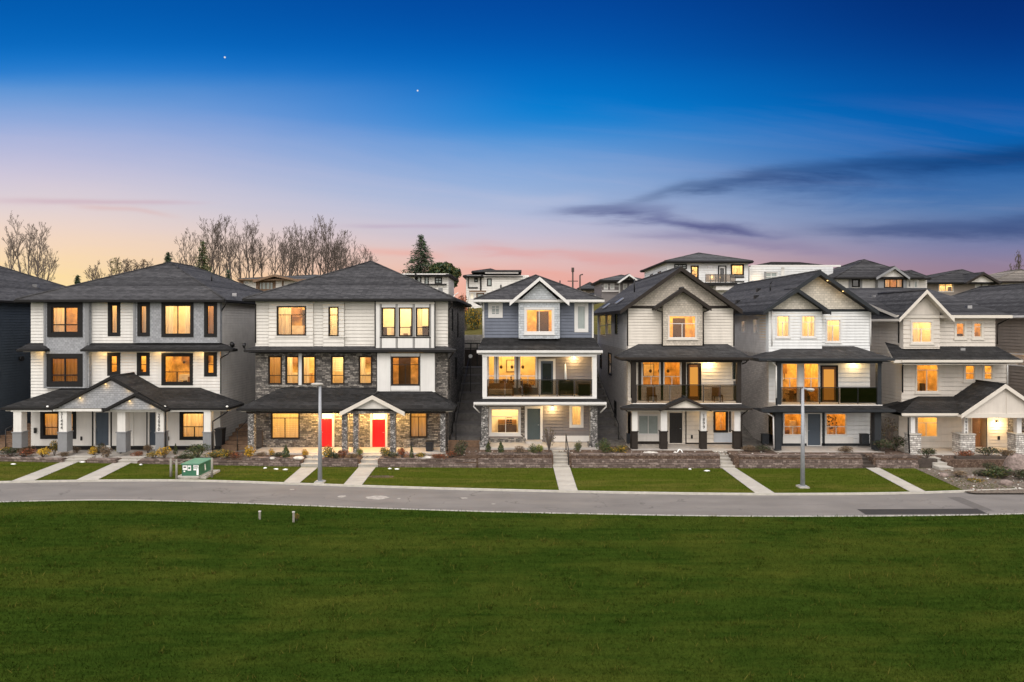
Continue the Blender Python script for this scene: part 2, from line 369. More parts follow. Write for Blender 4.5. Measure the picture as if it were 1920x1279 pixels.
# ------------------------------------------------------------------ mesh builder
class MB:
    def __init__(s): s.v = []; s.f = []; s.mi = []; s.mats = []; s.sm = []
    def mat(s, m):
        if m not in s.mats: s.mats.append(m)
        return s.mats.index(m)
    def face(s, pts, m, smooth=False):
        i = len(s.v); s.v.extend([tuple(p) for p in pts]); s.f.append(tuple(range(i, i + len(pts)))); s.mi.append(s.mat(m)); s.sm.append(smooth)
    def box(s, x0, x1, y0, y1, z0, z1, m):
        x0, x1 = min(x0, x1), max(x0, x1); y0, y1 = min(y0, y1), max(y0, y1); z0, z1 = min(z0, z1), max(z0, z1)
        i = len(s.v)
        s.v += [(x0, y0, z0), (x1, y0, z0), (x1, y1, z0), (x0, y1, z0), (x0, y0, z1), (x1, y0, z1), (x1, y1, z1), (x0, y1, z1)]
        k = s.mat(m)
        for q in ((0, 3, 2, 1), (4, 5, 6, 7), (0, 1, 5, 4), (1, 2, 6, 5), (2, 3, 7, 6), (3, 0, 4, 7)):
            s.f.append(tuple(i + j for j in q)); s.mi.append(k); s.sm.append(False)
    def prism(s, poly, y0, y1, m, mf=None):          # polygon in (x, z) pushed along y
        n = len(poly)
        s.face([(x, y0, z) for x, z in poly], mf or m); s.face([(x, y1, z) for x, z in reversed(poly)], m)
        for i in range(n):
            a, b = poly[i], poly[(i + 1) % n]
            s.face([(a[0], y0, a[1]), (a[0], y1, a[1]), (b[0], y1, b[1]), (b[0], y0, b[1])], m)
    def slab(s, pts, t, m, mside, munder=None):       # roof plane with vertical thickness
        s.face(pts, m)
        lo = [(p[0], p[1], p[2] - t) for p in pts]
        s.face(list(reversed(lo)), munder or mside)
        n = len(pts)
        for i in range(n):
            j = (i + 1) % n
            s.face([pts[i], lo[i], lo[j], pts[j]], mside)
    def tube(s, p, q, r0, r1, n, m, cap=True):
        p = Vector(p); q = Vector(q); d = q - p
        if d.length < 1e-6: return
        d.normalize(); a = d.orthogonal().normalized(); b = d.cross(a); i = len(s.v); k = s.mat(m)
        for c, r in ((p, r0), (q, r1)):
            for j in range(n):
                t = 2 * math.pi * j / n; s.v.append(tuple(c + (a * math.cos(t) + b * math.sin(t)) * r))
        for j in range(n):
            j2 = (j + 1) % n
            s.f.append((i + j, i + j2, i + n + j2, i + n + j)); s.mi.append(k); s.sm.append(n > 4)
        if cap:
            s.f.append(tuple(i + n + j for j in range(n))); s.mi.append(k); s.sm.append(False)
            s.f.append(tuple(i + n - 1 - j for j in range(n))); s.mi.append(k); s.sm.append(False)
    def path(s, pts, r, n, m):
        for a, b in zip(pts, pts[1:]): s.tube(a, b, r, r, n, m)
    def ball(s, c, rx, ry, rz, m, nu=12, nv=8, jit=0.0, rnd=None):
        i = len(s.v); k = s.mat(m)
        for v in range(nv + 1):
            th = math.pi * v / nv
            for u in range(nu):
                ph = 2 * math.pi * u / nu
                j = 1 + (rnd.uniform(-jit, jit) if rnd and 0 < v < nv else 0)
                s.v.append((c[0] + rx * j * math.sin(th) * math.cos(ph), c[1] + ry * j * math.sin(th) * math.sin(ph), c[2] + rz * j * math.cos(th)))
        for v in range(nv):
            for u in range(nu):
                u2 = (u + 1) % nu
                s.f.append((i + v * nu + u, i + (v + 1) * nu + u, i + (v + 1) * nu + u2, i + v * nu + u2)); s.mi.append(k); s.sm.append(True)
    def build(s, name, parent=None, origin=None):
        me = bpy.data.meshes.new(name)
        o0 = Vector(origin) if origin is not None else (parent['_o'] if parent is not None and '_o' in parent else Vector((0, 0, 0)))
        o0 = Vector(o0)
        me.from_pydata([(x - o0.x, y - o0.y, z - o0.z) for x, y, z in s.v], [], s.f)
        for m in s.mats: me.materials.append(MATS[m])
        me.polygons.foreach_set('material_index', s.mi); me.polygons.foreach_set('use_smooth', s.sm)
        me.update()
        o = bpy.data.objects.new(name, me); COL.objects.link(o)
        if parent is not None:
            o.parent = parent
        else:
            o.location = o0
        o['_o'] = tuple(o0)
        return o


def panel(mb, axis, a0, a1, z0, z1, c, holes, m, lap=0.2, sgn=-1, bulge=0.03, gap=0.032):
    a0, a1 = min(a0, a1), max(a0, a1); z0, z1 = min(z0, z1), max(z0, z1)
    def P(a, z, off):
        return (a, c + sgn * off, z) if axis == 'y' else (c + sgn * off, a, z)
    hs = [h for h in holes if h[0] < a1 and h[1] > a0 and h[2] < z1 and h[3] > z0]
    cuts = {z0, z1}
    for h in hs:
        for z in h[2:4]:
            if z0 < z < z1: cuts.add(z)
    if lap:
        k = math.ceil(z0 / lap + 1e-6)
        while k * lap < z1: cuts.add(k * lap); cuts.add(min(z1, k * lap + gap)); k += 1
    zs = sorted(cuts)
    for za, zb in zip(zs, zs[1:]):
        if zb - za < 1e-5: continue
        zm = (za + zb) / 2
        ints = [(a0, a1)]
        for h in hs:
            if h[2] < zm < h[3]:
                new = []
                for p, q in ints:
                    if h[1] <= p or h[0] >= q: new.append((p, q)); continue
                    if h[0] > p: new.append((p, h[0]))
                    if h[1] < q: new.append((h[1], q))
                ints = new
        if lap:
            k = math.floor(zm / lap); fo = lambda z: bulge * (1 - (z - k * lap) / lap)
            oa, ob = fo(za), fo(zb)
            if zm - k * lap < gap: oa = ob = -0.03
        else: oa = ob = 0.0
        for p, q in ints:
            mb.face([P(p, za, oa), P(q, za, oa), P(q, zb, ob), P(p, zb, ob)], m)
            if lap and abs(za - k * lap - gap) < 1e-4:
                mb.face([P(p, za, -0.03), P(q, za, -0.03), P(q, za, oa), P(p, za, oa)], m)


def tag(o, label=None, cat=None, group=None, kind=None):
    if label: o['label'] = label
    if cat: o['category'] = cat
    if group: o['group'] = group
    if kind: o['kind'] = kind
    return o


def empty(name, loc):
    o = bpy.data.objects.new(name, None); COL.objects.link(o); o.location = loc; o['_o'] = tuple(loc); o.empty_display_size = 0.3
    return o


def textmesh(name, s, size, m, parent, loc, rx=math.pi / 2, rz=0.0, ext=0.008, align='CENTER', line=1.0):
    cu = bpy.data.curves.new(name, 'FONT'); cu.body = s; cu.size = size; cu.extrude = ext; cu.align_x = align; cu.align_y = 'TOP'; cu.space_line = line
    t = bpy.data.objects.new(name, cu); COL.objects.link(t)
    bpy.context.view_layer.update()
    me = bpy.data.meshes.new_from_object(t.evaluated_get(bpy.context.evaluated_depsgraph_get()))
    bpy.data.objects.remove(t); bpy.data.curves.remove(cu)
    me.materials.clear(); me.materials.append(MATS[m])
    o = bpy.data.objects.new(name, me); COL.objects.link(o)
    o.rotation_euler = (rx, 0, rz); o.location = Vector(loc) - Vector(parent['_o'] if parent else (0, 0, 0))
    if parent: o.parent = parent
    return o
# ------------------------------------------------------------------ houses
class House:
    def __init__(s, name, label, cat, loc, Y, group=None):
        s.root = tag(empty(name, loc), label, cat, group); s.Y = Y; s.holes = []; s.walls = []
    def win(s, x0, x1, y0, y1, frame='trim_white', cas=3.0, bars=(), Y=None, lit=True, curt=None, pane='glass', proud=0.045, sill=False, inner=None, sash=1.1):
        """casing rectangle in photo pixels on the wall plane; bars: ('h', y) or ('v', x[, y0, y1])"""
        Y = Y or s.Y
        X0, X1, Z1, Z0 = gx(x0, Y), gx(x1, Y), gz(y0, Y), gz(y1, Y); c = cas * Y / F; k = Y / F
        s.holes.append((X0 + c * .5, X1 - c * .5, Z0 + c * .5, Z1 - c * .5, Y))
        mb = MB(); ya, yb = Y - proud, Y + 0.10
        def ring(a0, a1, b0, b1, t, ya, yb, m):
            mb.box(a0, a1, ya, yb, b1 - t, b1, m); mb.box(a0, a1, ya, yb, b0, b0 + t, m)
            mb.box(a0, a0 + t, ya, yb, b0 + t, b1 - t, m); mb.box(a1 - t, a1, ya, yb, b0 + t, b1 - t, m)
        ring(X0, X1, Z0, Z1, c, ya, yb, frame)
        t = sash * k; inner = inner or frame
        a0, a1, b0, b1 = X0 + c, X1 - c, Z0 + c, Z1 - c
        ring(a0, a1, b0, b1, t, Y - 0.005, Y + 0.09, inner)
        for b in bars:
            if b[0] == 'h':
                z = gz(b[1], Y); xa = gx(b[2], Y) if len(b) > 2 else a0 + t; xb = gx(b[3], Y) if len(b) > 2 else a1 - t
                mb.box(xa, xb, Y + 0.0, Y + 0.085, z - t * .55, z + t * .55, inner)
            else:
                x = gx(b[1], Y); zb = gz(b[2], Y) - t * .55 if len(b) > 2 else b1 - t; za = gz(b[3], Y) if len(b) > 3 else b0 + t
                mb.box(x - t * .55, x + t * .55, Y + 0.002, Y + 0.083, za, zb, inner)
        if sill: mb.box(X0 - .06, X1 + .06, ya - .04, Y + .02, Z0 - .07, Z0 - .002, frame)
        w = mb.build('window', s.root)
        mp = MB(); mp.face([(a0, Y + .045, b0), (a1, Y + .045, b0), (a1, Y + .045, b1), (a0, Y + .045, b1)], pane if lit else ('pane_dark' if pane == 'glass' else pane)); mp.build('pane', w)
        if curt:
            mc = MB(); mt = 'curtain'
            if curt in ('sides', 'full', 'left', 'dark'):
                mt = 'curtain_dark' if curt == 'dark' else 'curtain'
                wd = (a1 - a0); segs = []
                if curt == 'sides': segs = [(a0, a0 + wd * .28), (a1 - wd * .28, a1)]
                elif curt == 'left': segs = [(a0, a0 + wd * .45)]
                else: segs = [(a0, a1)]
                for p, q in segs:
                    n = max(6, int((q - p) / 0.06)); ph = R.random() * 6
                    for i in range(n):
                        u0, u1 = p + (q - p) * i / n, p + (q - p) * (i + 1) / n
                        y0, y1 = Y + .2 + .05 * math.sin(i * 1.25 + ph), Y + .2 + .05 * math.sin((i + 1) * 1.25 + ph)
                        mc.face([(u0, y0, b0 - .1), (u1, y1, b0 - .1), (u1, y1, b1 + .1), (u0, y0, b1 + .1)], mt, True)
                mc.build('curtain', w)
            elif curt.startswith('blind'):
                fr = float(curt[5:] or 1.0); z = b1
                while z > b1 - (b1 - b0) * fr:
                    mc.face([(a0, Y + .16, z), (a1, Y + .16, z), (a1, Y + .19, z - .10), (a0, Y + .19, z - .10)], 'blind'); z -= 0.13
                mc.build('blind', w)
        return w
    def room(s, x0, x1, y0, y1, Y=None, d=2.2, wall='room_warm', lamp='lamp_room', style=''):
        Y = Y or s.Y; ya = Y + .11; yb = Y + d
        if lamp == 'lamp_room': lamp = ('lamp_room', 'lamp_room_low', 'lamp_room_high', 'lamp_room')[R.randint(0, 3)]
        X0, X1, Z1, Z0 = gx(x0, Y), gx(x1, Y), gz(y0, Y) + (.06 if y0 < 640 else .30), gz(y1, Y) - .15
        mb = MB()
        mb.face([(X0, yb, Z0), (X1, yb, Z0), (X1, yb, Z1), (X0, yb, Z1)], wall)
        mb.face([(X0, ya, Z0), (X0, yb, Z0), (X0, yb, Z1), (X0, ya, Z1)], wall); mb.face([(X1, ya, Z0), (X1, yb, Z0), (X1, yb, Z1), (X1, ya, Z1)], wall)
        mb.face([(X0, ya, Z0), (X1, ya, Z0), (X1, yb, Z0), (X0, yb, Z0)], 'furn_wood'); mb.face([(X0, ya, Z1), (X1, ya, Z1), (X1, yb, Z1), (X0, yb, Z1)], 'room_pale')
        W, Ht = X1 - X0, Z1 - Z0
        fur = MB()
        r = R.random
        if 'sofa' in style:
            x = X0 + W * (.1 + .3 * r()); fur.box(x, x + W * .5, yb - 1.0, yb - .1, Z0 + .002, Z0 + .75, 'furn_dark'); fur.box(x, x + W * .5, yb - .35, yb - .06, Z0 + .75, Z0 + 1.0, 'furn_wood')
        if 'cab' in style:
            x = X0 + W * r() * .4; fur.box(x, x + W * .45, yb - .4, yb - .002, Z0 + Ht * .60, Z0 + Ht * .86, 'furn_wood'); fur.box(x - .1 if x > X0 + .15 else x, x + W * .55, yb - .6, yb - .002, Z0 + .002, Z0 + .92, 'furn_pale')
        if 'door' in style:
            x = X0 + W * (.15 + .5 * r()); fur.box(x, x + min(.85, W * .4), yb - .05, yb - .002, Z0 + .002, Z0 + min(2.05, Ht * .8), 'furn_dark')
        if 'art' in style:
            x = X0 + W * (.2 + .4 * r()); fur.box(x, x + min(.8, W * .35), yb - .05, yb - .002, Z0 + Ht * .45, Z0 + Ht * .72, 'furn_dark')
            fur.box(x + .05, x + min(.8, W * .35) - .05, yb - .06, yb - .052, Z0 + Ht * .45 + .05, Z0 + Ht * .72 - .05, 'furn_pale')
        if 'table' in style:
            x = X0 + W * (.15 + .2 * r()); fur.box(x, x + W * .5, ya + .6, ya + 1.2, Z0 + .72, Z0 + .78, 'furn_dark')
            for i in range(3): fur.box(x + W * .17 * i, x + W * .17 * i + .3, ya + .4, ya + .46, Z0 + .4, Z0 + 1.05, 'furn_wood')
        if 'pend' in style:
            for i in range(3):
                x = X0 + W * (.3 + .2 * i); fur.tube((x, ya + .9, Z1 - .02), (x, ya + .9, Z0 + Ht * .62), .012, .012, 4, 'furn_dark'); fur.ball((x, ya + .9, Z0 + Ht * .60), .11, .11, .13, 'furn_dark', 8, 5)
        if 'clut' in style:
            x = X0 + .1
            while x < X1 - .3:
                w = .12 + r() * .4; h = .25 + r() * .9; y = ya + .35 + r() * (d - 1.0)
                fur.box(x, min(x + w, X1 - .05), y, y + .25, Z0 + .003, Z0 + h, ('furn_dark', 'furn_wood', 'furn_pale')[int(r() * 3)]); x += w + r() * .25
        if 'plant' in style:
            x = X0 + W * (.3 + .4 * r())
            for i in range(40):
                a, b, c = (r() - .5) * .8, (r() - .5) * .5, r() * .9
                fur.face([(x + a, ya + .5 + b, Z0 + .5 + c), (x + a + .12, ya + .5 + b, Z0 + .55 + c), (x + a + .02, ya + .52 + b, Z0 + .66 + c)], 'furn_dark')
        rm = mb.build('room_interior', s.root)
        if fur.f: fur.build('furniture', rm)
        l = MB(); l.face([(X0 + W * .08, ya + .08, Z1 - .02), (X1 - W * .08, ya + .08, Z1 - .02), (X1 - W * .08, yb - .25, Z1 - .02), (X0 + W * .08, yb - .25, Z1 - .02)], lamp); l.build('ceiling_lamp', rm)
    def wall(s, x0, x1, y0, y1, m, Y=None, lap=0.22, cheek=0.0, name='wall', mc=None):
        Y = Y or s.Y
        s.walls.append((gx(x0, Y), gx(x1, Y), gz(y1, Y), gz(y0, Y), m, Y, lap, cheek, name, mc))
    def walls_done(s):
        for X0, X1, Z0, Z1, m, Y, lap, ch, name, mc in s.walls:
            mb = MB(); panel(mb, 'y', X0, X1, Z0, Z1, Y, [(h[0] - e, h[1] + e, h[2] - e, h[3] + e) for h in s.holes for e in ((0.0,) if abs(h[4] - Y) < .02 else (.14,)) if -.02 < Y - h[4] < .75], m, lap)
            if ch:
                for X in (X0, X1): mb.face([(X, Y - .02, Z0), (X, Y + ch, Z0), (X, Y + ch, Z1), (X, Y - .02, Z1)], mc or m)
                for Z in (Z0, Z1): mb.face([(X0, Y - .02, Z), (X1, Y - .02, Z), (X1, Y + ch, Z), (X0, Y + ch, Z)], mc or m)
            mb.build(name, s.root)
    def side(s, X, ya, yb, z0, z1, m, sgn, lap=0.2, wins=(), name='side_wall', split=None):
        """wins: (ya, yb, z0, z1, frame, mode)"""
        mb = MB(); hs = []
        for (p, q, a, b, fr, mode) in wins:
            w = MB(); t = .09; xa, xb = X - sgn * .06, X + sgn * .05
            w.box(xa, xb, p, q, b - t, b, fr); w.box(xa, xb, p, q, a, a + t, fr); w.box(xa, xb, p, p + t, a + t, b - t, fr); w.box(xa, xb, q - t, q, a + t, b - t, fr)
            w.box(xa, xb - sgn * .02, p + t, q - t, (a + b) / 2 - .03, (a + b) / 2 + .03, fr)
            o = w.build('window', s.root)
            g = MB(); xm = X - sgn * .01
            g.face([(xm, p + t, a + t), (xm, q - t, a + t), (xm, q - t, b - t), (xm, p + t, b - t)], 'glass' if mode else 'pane_dark'); g.build('pane', o)
            hs.append((p + .04, q - .04, a + .04, b - .04))
            if mode:
                rm = MB(); d = X - sgn * .75; xa = X - sgn * .08; e = .1
                rm.face([(d, p - e, a - e), (d, q + e, a - e), (d, q + e, b + e), (d, p - e, b + e)], mode)
                for yy in (p - e, q + e): rm.face([(xa, yy, a - e), (d, yy, a - e), (d, yy, b + e), (xa, yy, b + e)], mode)
                for zz in (a - e, b + e): rm.face([(xa, p - e, zz), (d, p - e, zz), (d, q + e, zz), (xa, q + e, zz)], mode)
                ro = rm.build('room_interior', s.root)
                l = MB(); l.face([(xa, p, b + e - .02), (d + sgn * .2, p, b + e - .02), (d + sgn * .2, q, b + e - .02), (xa, q, b + e - .02)], 'lamp_room'); l.build('ceiling_lamp', ro)
        if split:
            panel(mb, 'x', ya, yb, split[0], z1, X, hs, m, lap, sgn)
            panel(mb, 'x', ya, yb, z0, split[0], X, hs, split[1], None, sgn)
        else: panel(mb, 'x', ya, yb, z0, z1, X, hs, m, lap, sgn)
        mb.build(name, s.root)
    def back(s, X0, X1, Y, z0, z1, m):
        mb = MB(); mb.face([(X0, Y, z0), (X1, Y, z0), (X1, Y, z1), (X0, Y, z1)], m); mb.build('back_wall', s.root)
    def door(s, x0, x1, y0, y1, m, frame=None, fw=3.0, Y=None, transom=None, lite=False, hand=1):
        """slab rectangle in photo pixels"""
        Y = Y or s.Y; X0, X1, Z1, Z0 = gx(x0, Y), gx(x1, Y), gz(y0, Y), gz(y1, Y); k = Y / F
        s.holes.append((X0, X1, Z0, (gz(transom, Y) if transom else Z1), Y))
        mb = MB(); mb.box(X0, X1, Y + .03, Y + .08, Z0, Z1, m)
        wd, h = X1 - X0, Z1 - Z0
        if not lite:
            for a, b in ((.08, .46), (.52, .92)):
                for p, q in ((.14, .46), (.54, .86)):
                    mb.box(X0 + wd * p, X0 + wd * q, Y + .018, Y + .032, Z0 + h * a, Z0 + h * b, m)
        d = mb.build('door', s.root)
        hb = MB(); hx = X1 - .09 if hand > 0 else X0 + .09
        hb.tube((hx, Y + .03, Z0 + 1.0), (hx, Y - .04, Z0 + 1.0), .02, .02, 8, 'metal'); hb.box(hx - .09, hx + .02, Y - .06, Y - .035, Z0 + .985, Z0 + 1.015, 'metal'); hb.build('handle', d)
        if lite:
            g = MB(); g.box(X0 + wd * .14, X1 - wd * .14, Y + .02, Y + .034, Z0 + h * .1, Z1 - h * .07, lite); g.build('pane', d)
        zt = Z1
        if transom:
            zt = gz(transom, Y); t = MB(); t.face([(X0 + .04, Y + .05, Z1 + .06), (X1 - .04, Y + .05, Z1 + .06), (X1 - .04, Y + .05, zt), (X0 + .04, Y + .05, zt)], 'transom_glow'); t.build('transom_light', s.root)
        if frame:
            f = fw * k; fb = MB()
            fb.box(X0 - f, X0, Y - .05, Y + .09, Z0, zt + f, frame); fb.box(X1, X1 + f, Y - .05, Y + .09, Z0, zt + f, frame); fb.box(X0, X1, Y - .05, Y + .09, zt, zt + f, frame)
            if transom: fb.box(X0, X1, Y - .02, Y + .09, Z1, Z1 + .06, frame)
            fb.build('door_frame', s.root)
        return d
    def post(s, x0, x1, y0, y1, Y, top, bot=None, split=None, flare=0.0, ztop=None, cap=None):
        X0, X1, Z1, Z0 = gx(x0, Y), gx(x1, Y), gz(y0, Y), gz(y1, Y)
        if ztop: Z1 = ztop
        w = X1 - X0; zs = gz(split, Y) if split else Z0; mb = MB()
        mb.box(X0, X1, Y, Y + w, zs, Z1, top); p = mb.build('porch_post', s.root)
        if split:
            b = MB(); b.box(X0 - flare - .02, X1 + flare + .02, Y - flare - .02, Y + w + flare + .02, Z0, zs, bot)
            b.box(X0 - flare - .06, X1 + flare + .06, Y - flare - .06, Y + w + flare + .06, zs, zs + .06, cap or bot); b.build('post_base', p)
        return p
    def strip(s, x0, x1, y0, y1, Y, m, proud=.03, name='trim_board', d=.05):
        mb = MB(); mb.box(gx(x0, Y), gx(x1, Y), Y - proud, Y + d - proud, gz(y1, Y), gz(y0, Y), m); return mb.build(name, s.root)
    def part(s, name, mb): return mb.build(name, s.root)
    def lamp(s, px, py, Y, e=30.0, col=(1, .66, .28), size=.09, sconce=True):
        p = at(px, py, Y)
        if sconce:
            mb = MB(); mb.box(p.x - .07, p.x + .07, Y - .04, Y - .026, p.z - .02, p.z + .2, 'metal_black'); mb.box(p.x - .08, p.x + .08, Y - .17, Y - .04, p.z + .16, p.z + .2, 'metal_black')
            w = mb.build('wall_lamp', s.root); b = MB(); b.ball((p.x, Y - .12, p.z + .06), .05, .05, .075, 'bulb', 8, 6); b.build('bulb', w)
            loc = (p.x, Y - .42, p.z)
        else: loc = tuple(p)
        L = bpy.data.lights.new('porch_light', 'POINT'); L.energy = e; L.color = col; L.shadow_soft_size = size
        o = bpy.data.objects.new('porch_light', L); COL.objects.link(o); o.parent = s.root; o.location = Vector(loc) - Vector(s.root['_o'])
    def potlight(s, px, py, Y, e=8.0, col=(1, .62, .22)):
        p = at(px, py, Y); mb = MB(); mb.tube((p.x, p.y, p.z + .05), (p.x, p.y, p.z), .045, .04, 10, 'bulb_soft'); mb.build('soffit_light', s.root)
        L = bpy.data.lights.new('soffit_lamp', 'POINT'); L.energy = e; L.color = col; L.shadow_soft_size = .06
        o = bpy.data.objects.new('soffit_lamp', L); COL.objects.link(o); o.parent = s.root; o.location = Vector((p.x, p.y - .03, p.z - .12)) - Vector(s.root['_o'])


def hip_roof(h, X0, X1, Y0, Y1, ze, zr, xr, yr0, yr1, m='shingle', fas='trim_dark', t=.2, name='roof', soffit=None):
    mb = MB(); a, b, c, d = (X0, Y0, ze), (X1, Y0, ze), (X1, Y1, ze), (X0, Y1, ze); r0, r1 = (xr, yr0, zr), (xr, yr1, zr)
    for f in ([a, b, r0], [b, c, r1, r0], [c, d, r1], [d, a, r0, r1]): mb.slab(f, t, m, fas, soffit)
    o = mb.build(name, h.root)
    rc = MB()
    for p, q in ((a, r0), (b, r0), (c, r1), (d, r1), (r0, r1)):
        p = Vector(p) + Vector((0, 0, .02)); q = Vector(q) + Vector((0, 0, .02)); rc.tube(p, q, .07, .07, 5, m)
    rc.build('ridge_cap', o)
    g = MB(); g.box(X0, X1, Y0 - .11, Y0 - .003, ze - .15, ze - .01, fas); g.box(X1 + .003, X1 + .11, Y0, Y1, ze - .15, ze - .01, fas); g.box(X0 - .11, X0 - .003, Y0, Y1, ze - .15, ze - .01, fas); g.build('gutter', o)
    return o


def gable_roof(h, X0, X1, xr, Y0, Y1, ze, zr, m='shingle', fas='trim_dark', t=.22, name='roof', board=None, bw=.26, zeR=None):
    """ridge runs along y at xr; Y0 is the front rake"""
    mb = MB(); zR = zeR if zeR is not None else ze
    mb.slab([(X0, Y0, ze), (xr, Y0, zr), (xr, Y1, zr), (X0, Y1, ze)], t, m, fas); mb.slab([(xr, Y0, zr), (X1, Y0, zR), (X1, Y1, zR), (xr, Y1, zr)], t, m, fas)
    o = mb.build(name, h.root)
    rc = MB(); rc.tube((xr, Y0, zr + .02), (xr, Y1, zr + .02), .08, .08, 5, m); rc.build('ridge_cap', o)
    if board:
        b = MB()
        for (xa, za) in ((X0, ze), (X1, zR)):
            b.prism([(xa, za + .03), (xr, zr + .03), (xr, zr + .03 - bw), (xa, za + .03 - bw)], Y0 - .05, Y0 - .003, board)
        b.build('bargeboard', o)
    return o


def skirt(h, X0, X1, xi0, xi1, Yw, Ye, zt, ze, m='shingle_dark', fas='trim_dark', t=.16, name='lower_roof', Yb=None, gut=True):
    """lean-to roof: top edge xi0..xi1 on the wall Yw, eave X0..X1 at Ye"""
    mb = MB(); Yb = Yb or Yw
    mb.slab([(X0, Ye, ze), (X1, Ye, ze), (xi1, Yw, zt), (xi0, Yw, zt)], t, m, fas)
    if xi0 > X0 + .02: mb.slab([(X0, Ye, ze), (xi0, Yw, zt), (X0, Yw, ze)], t, m, fas)
    if xi1 < X1 - .02: mb.slab([(X1, Ye, ze), (X1, Yw, ze), (xi1, Yw, zt)], t, m, fas)
    o = mb.build(name, h.root)
    if gut:
        g = MB(); g.box(X0, X1, Ye - .10, Ye - .003, ze - .15, ze - .005, fas); g.build('gutter', o)
    return o


def soffit(h, X0, X1, Y0, Y1, z, m='trim_white', t=.05, name='porch_ceiling'):
    mb = MB(); mb.box(X0, X1, Y0, Y1, z, z + t, m); return mb.build(name, h.root)


def spout(h, pts, m='trim_dark', r=.045):
    mb = MB(); mb.path(pts, r, 6, m); return mb.build('downspout', h.root)


def slabbox(h, X0, X1, Y0, Y1, z0, z1, m, name):
    mb = MB(); mb.box(X0, X1, Y0, Y1, z0, z1, m); return mb.build(name, h.root)


def railing(h, X0, X1, Y, z0, z1, n, pane, postm='metal_black', name='balcony_railing'):
    mb = MB(); mb.box(X0, X1, Y - .03, Y + .03, z1 - .05, z1, postm)
    for i in range(n + 1):
        x = X0 + (X1 - X0) * i / n; mb.box(x - .025, x + .025, Y - .024, Y + .024, z0, z1 - .05, postm)
    o = mb.build(name, h.root)
    g = MB()
    for i in range(n):
        a = X0 + (X1 - X0) * i / n + .04; b = X0 + (X1 - X0) * (i + 1) / n - .04
        g.box(a, b, Y - .006, Y + .006, z0 + .08, z1 - .06, pane)
    g.build('glass_panel', o)
    return o


def vent(h, px, py, Y, X=None):
    p = at(px, py, Y); mb = MB(); mb.box(p.x - .16, p.x + .16, Y - .15, Y + .15, p.z - .1, p.z + .12, 'metal'); mb.build('roof_vent', h.root)
def pipe(h, px, py0, py1, Y, r=.05):
    mb = MB(); mb.tube(at(px, py1, Y) - Vector((0, 0, .1)), at(px, py0, Y), r, r, 8, 'metal_black'); mb.build('vent_pipe', h.root)


ROW = 'row houses facing the lawn'
# ============ dark house at the left edge (only its right flank is in view) ============
h = House('dark_house', 'dark navy lap sided house cut off by the left edge of the photo', 'house', (-43.5, 56, .35), 48, ROW)
h.side(-37.0, 48, 64, .2, 10.9, 'siding_navy', 1)
h.wall(-200, -26, 566, 845, 'siding_navy'); h.walls_done()
h.back(-50, -37, 64, .3, 10.8, 'siding_navy')
h.side(-50.0, 48, 64, .2, 10.9, 'siding_navy', -1)
hip_roof(h, -50.6, -36.4, 47.4, 64.6, 10.79, 13.95, -43.5, 54.2, 58.0)
vb = MB(); p = Vector((-39.4, 56.5, 12.25)); vb.box(p.x - .2, p.x + .2, p.y - .15, p.y + .15, p.z - .15, p.z + .12, 'metal'); h.part('roof_vent', vb)
vb = MB(); vb.box(-36.98, -36.86, 52.5, 52.8, 6.6, 7.0, 'metal_black'); vb.tube((-36.9, 51.2, 6.5), (-36.7, 51.2, 6.5), .16, .2, 12, 'metal_black'); h.part('wall_vent', vb)

# ============ white and grey duplex ============
Y = 48.0
h = House('duplex_house', 'white and grey shingled duplex with black window frames and dark gabled porch', 'house', (-27.1, 56, .35), Y, ROW)
XL, XR = gx(58, Y), gx(413, Y)
D = 'trim_dark'; B1 = Y - .30
# upper floor windows
h.win(89, 155, 567.5, 632, D, 8, [('h', 609), ('v', 122)], B1, curt='left', sash=2.0)
h.win(88, 155, 663, 725, D, 8, [('h', 703.5), ('v', 121.5)], B1, curt='dark', sash=2.0)
h.win(202.6, 226, 566.5, 630.6, D, 6, curt='full')
h.win(258, 281, 567.5, 630.6, D, 6, curt='full', Y=B1)
h.win(303, 363, 567.5, 632, D, 5.5, [('v', 333)], curt='sides', Y=B1)
h.win(383, 407, 567.5, 632, D, 5.5, Y=B1, curt='dark')
h.win(201.5, 226, 661, 704.5, D, 6, [('h', 683)])
h.win(257, 281, 661, 704.5, D, 6, [('h', 684)])
h.win(303, 362, 662, 722.5, D, 5.5, [('h', 697.5), ('v', 331.5, 697.5)])
h.win(383, 407, 660, 706, D, 6, [('h', 684)])
h.win(76, 143, 769, 823, D, 6, [('h', 801.5), ('v', 108)], curt='full')
h.win(337, 387, 770, 825, D, 5, [('h', 800.5), ('v', 364, 800.5)], curt='full')
h.door(179.5, 204.5, 773, 835, 'door_slate', 'siding_white', 3, hand=-1)
h.door(280.5, 292, 773, 835, 'door_slate', 'siding_white', 3, hand=-1)
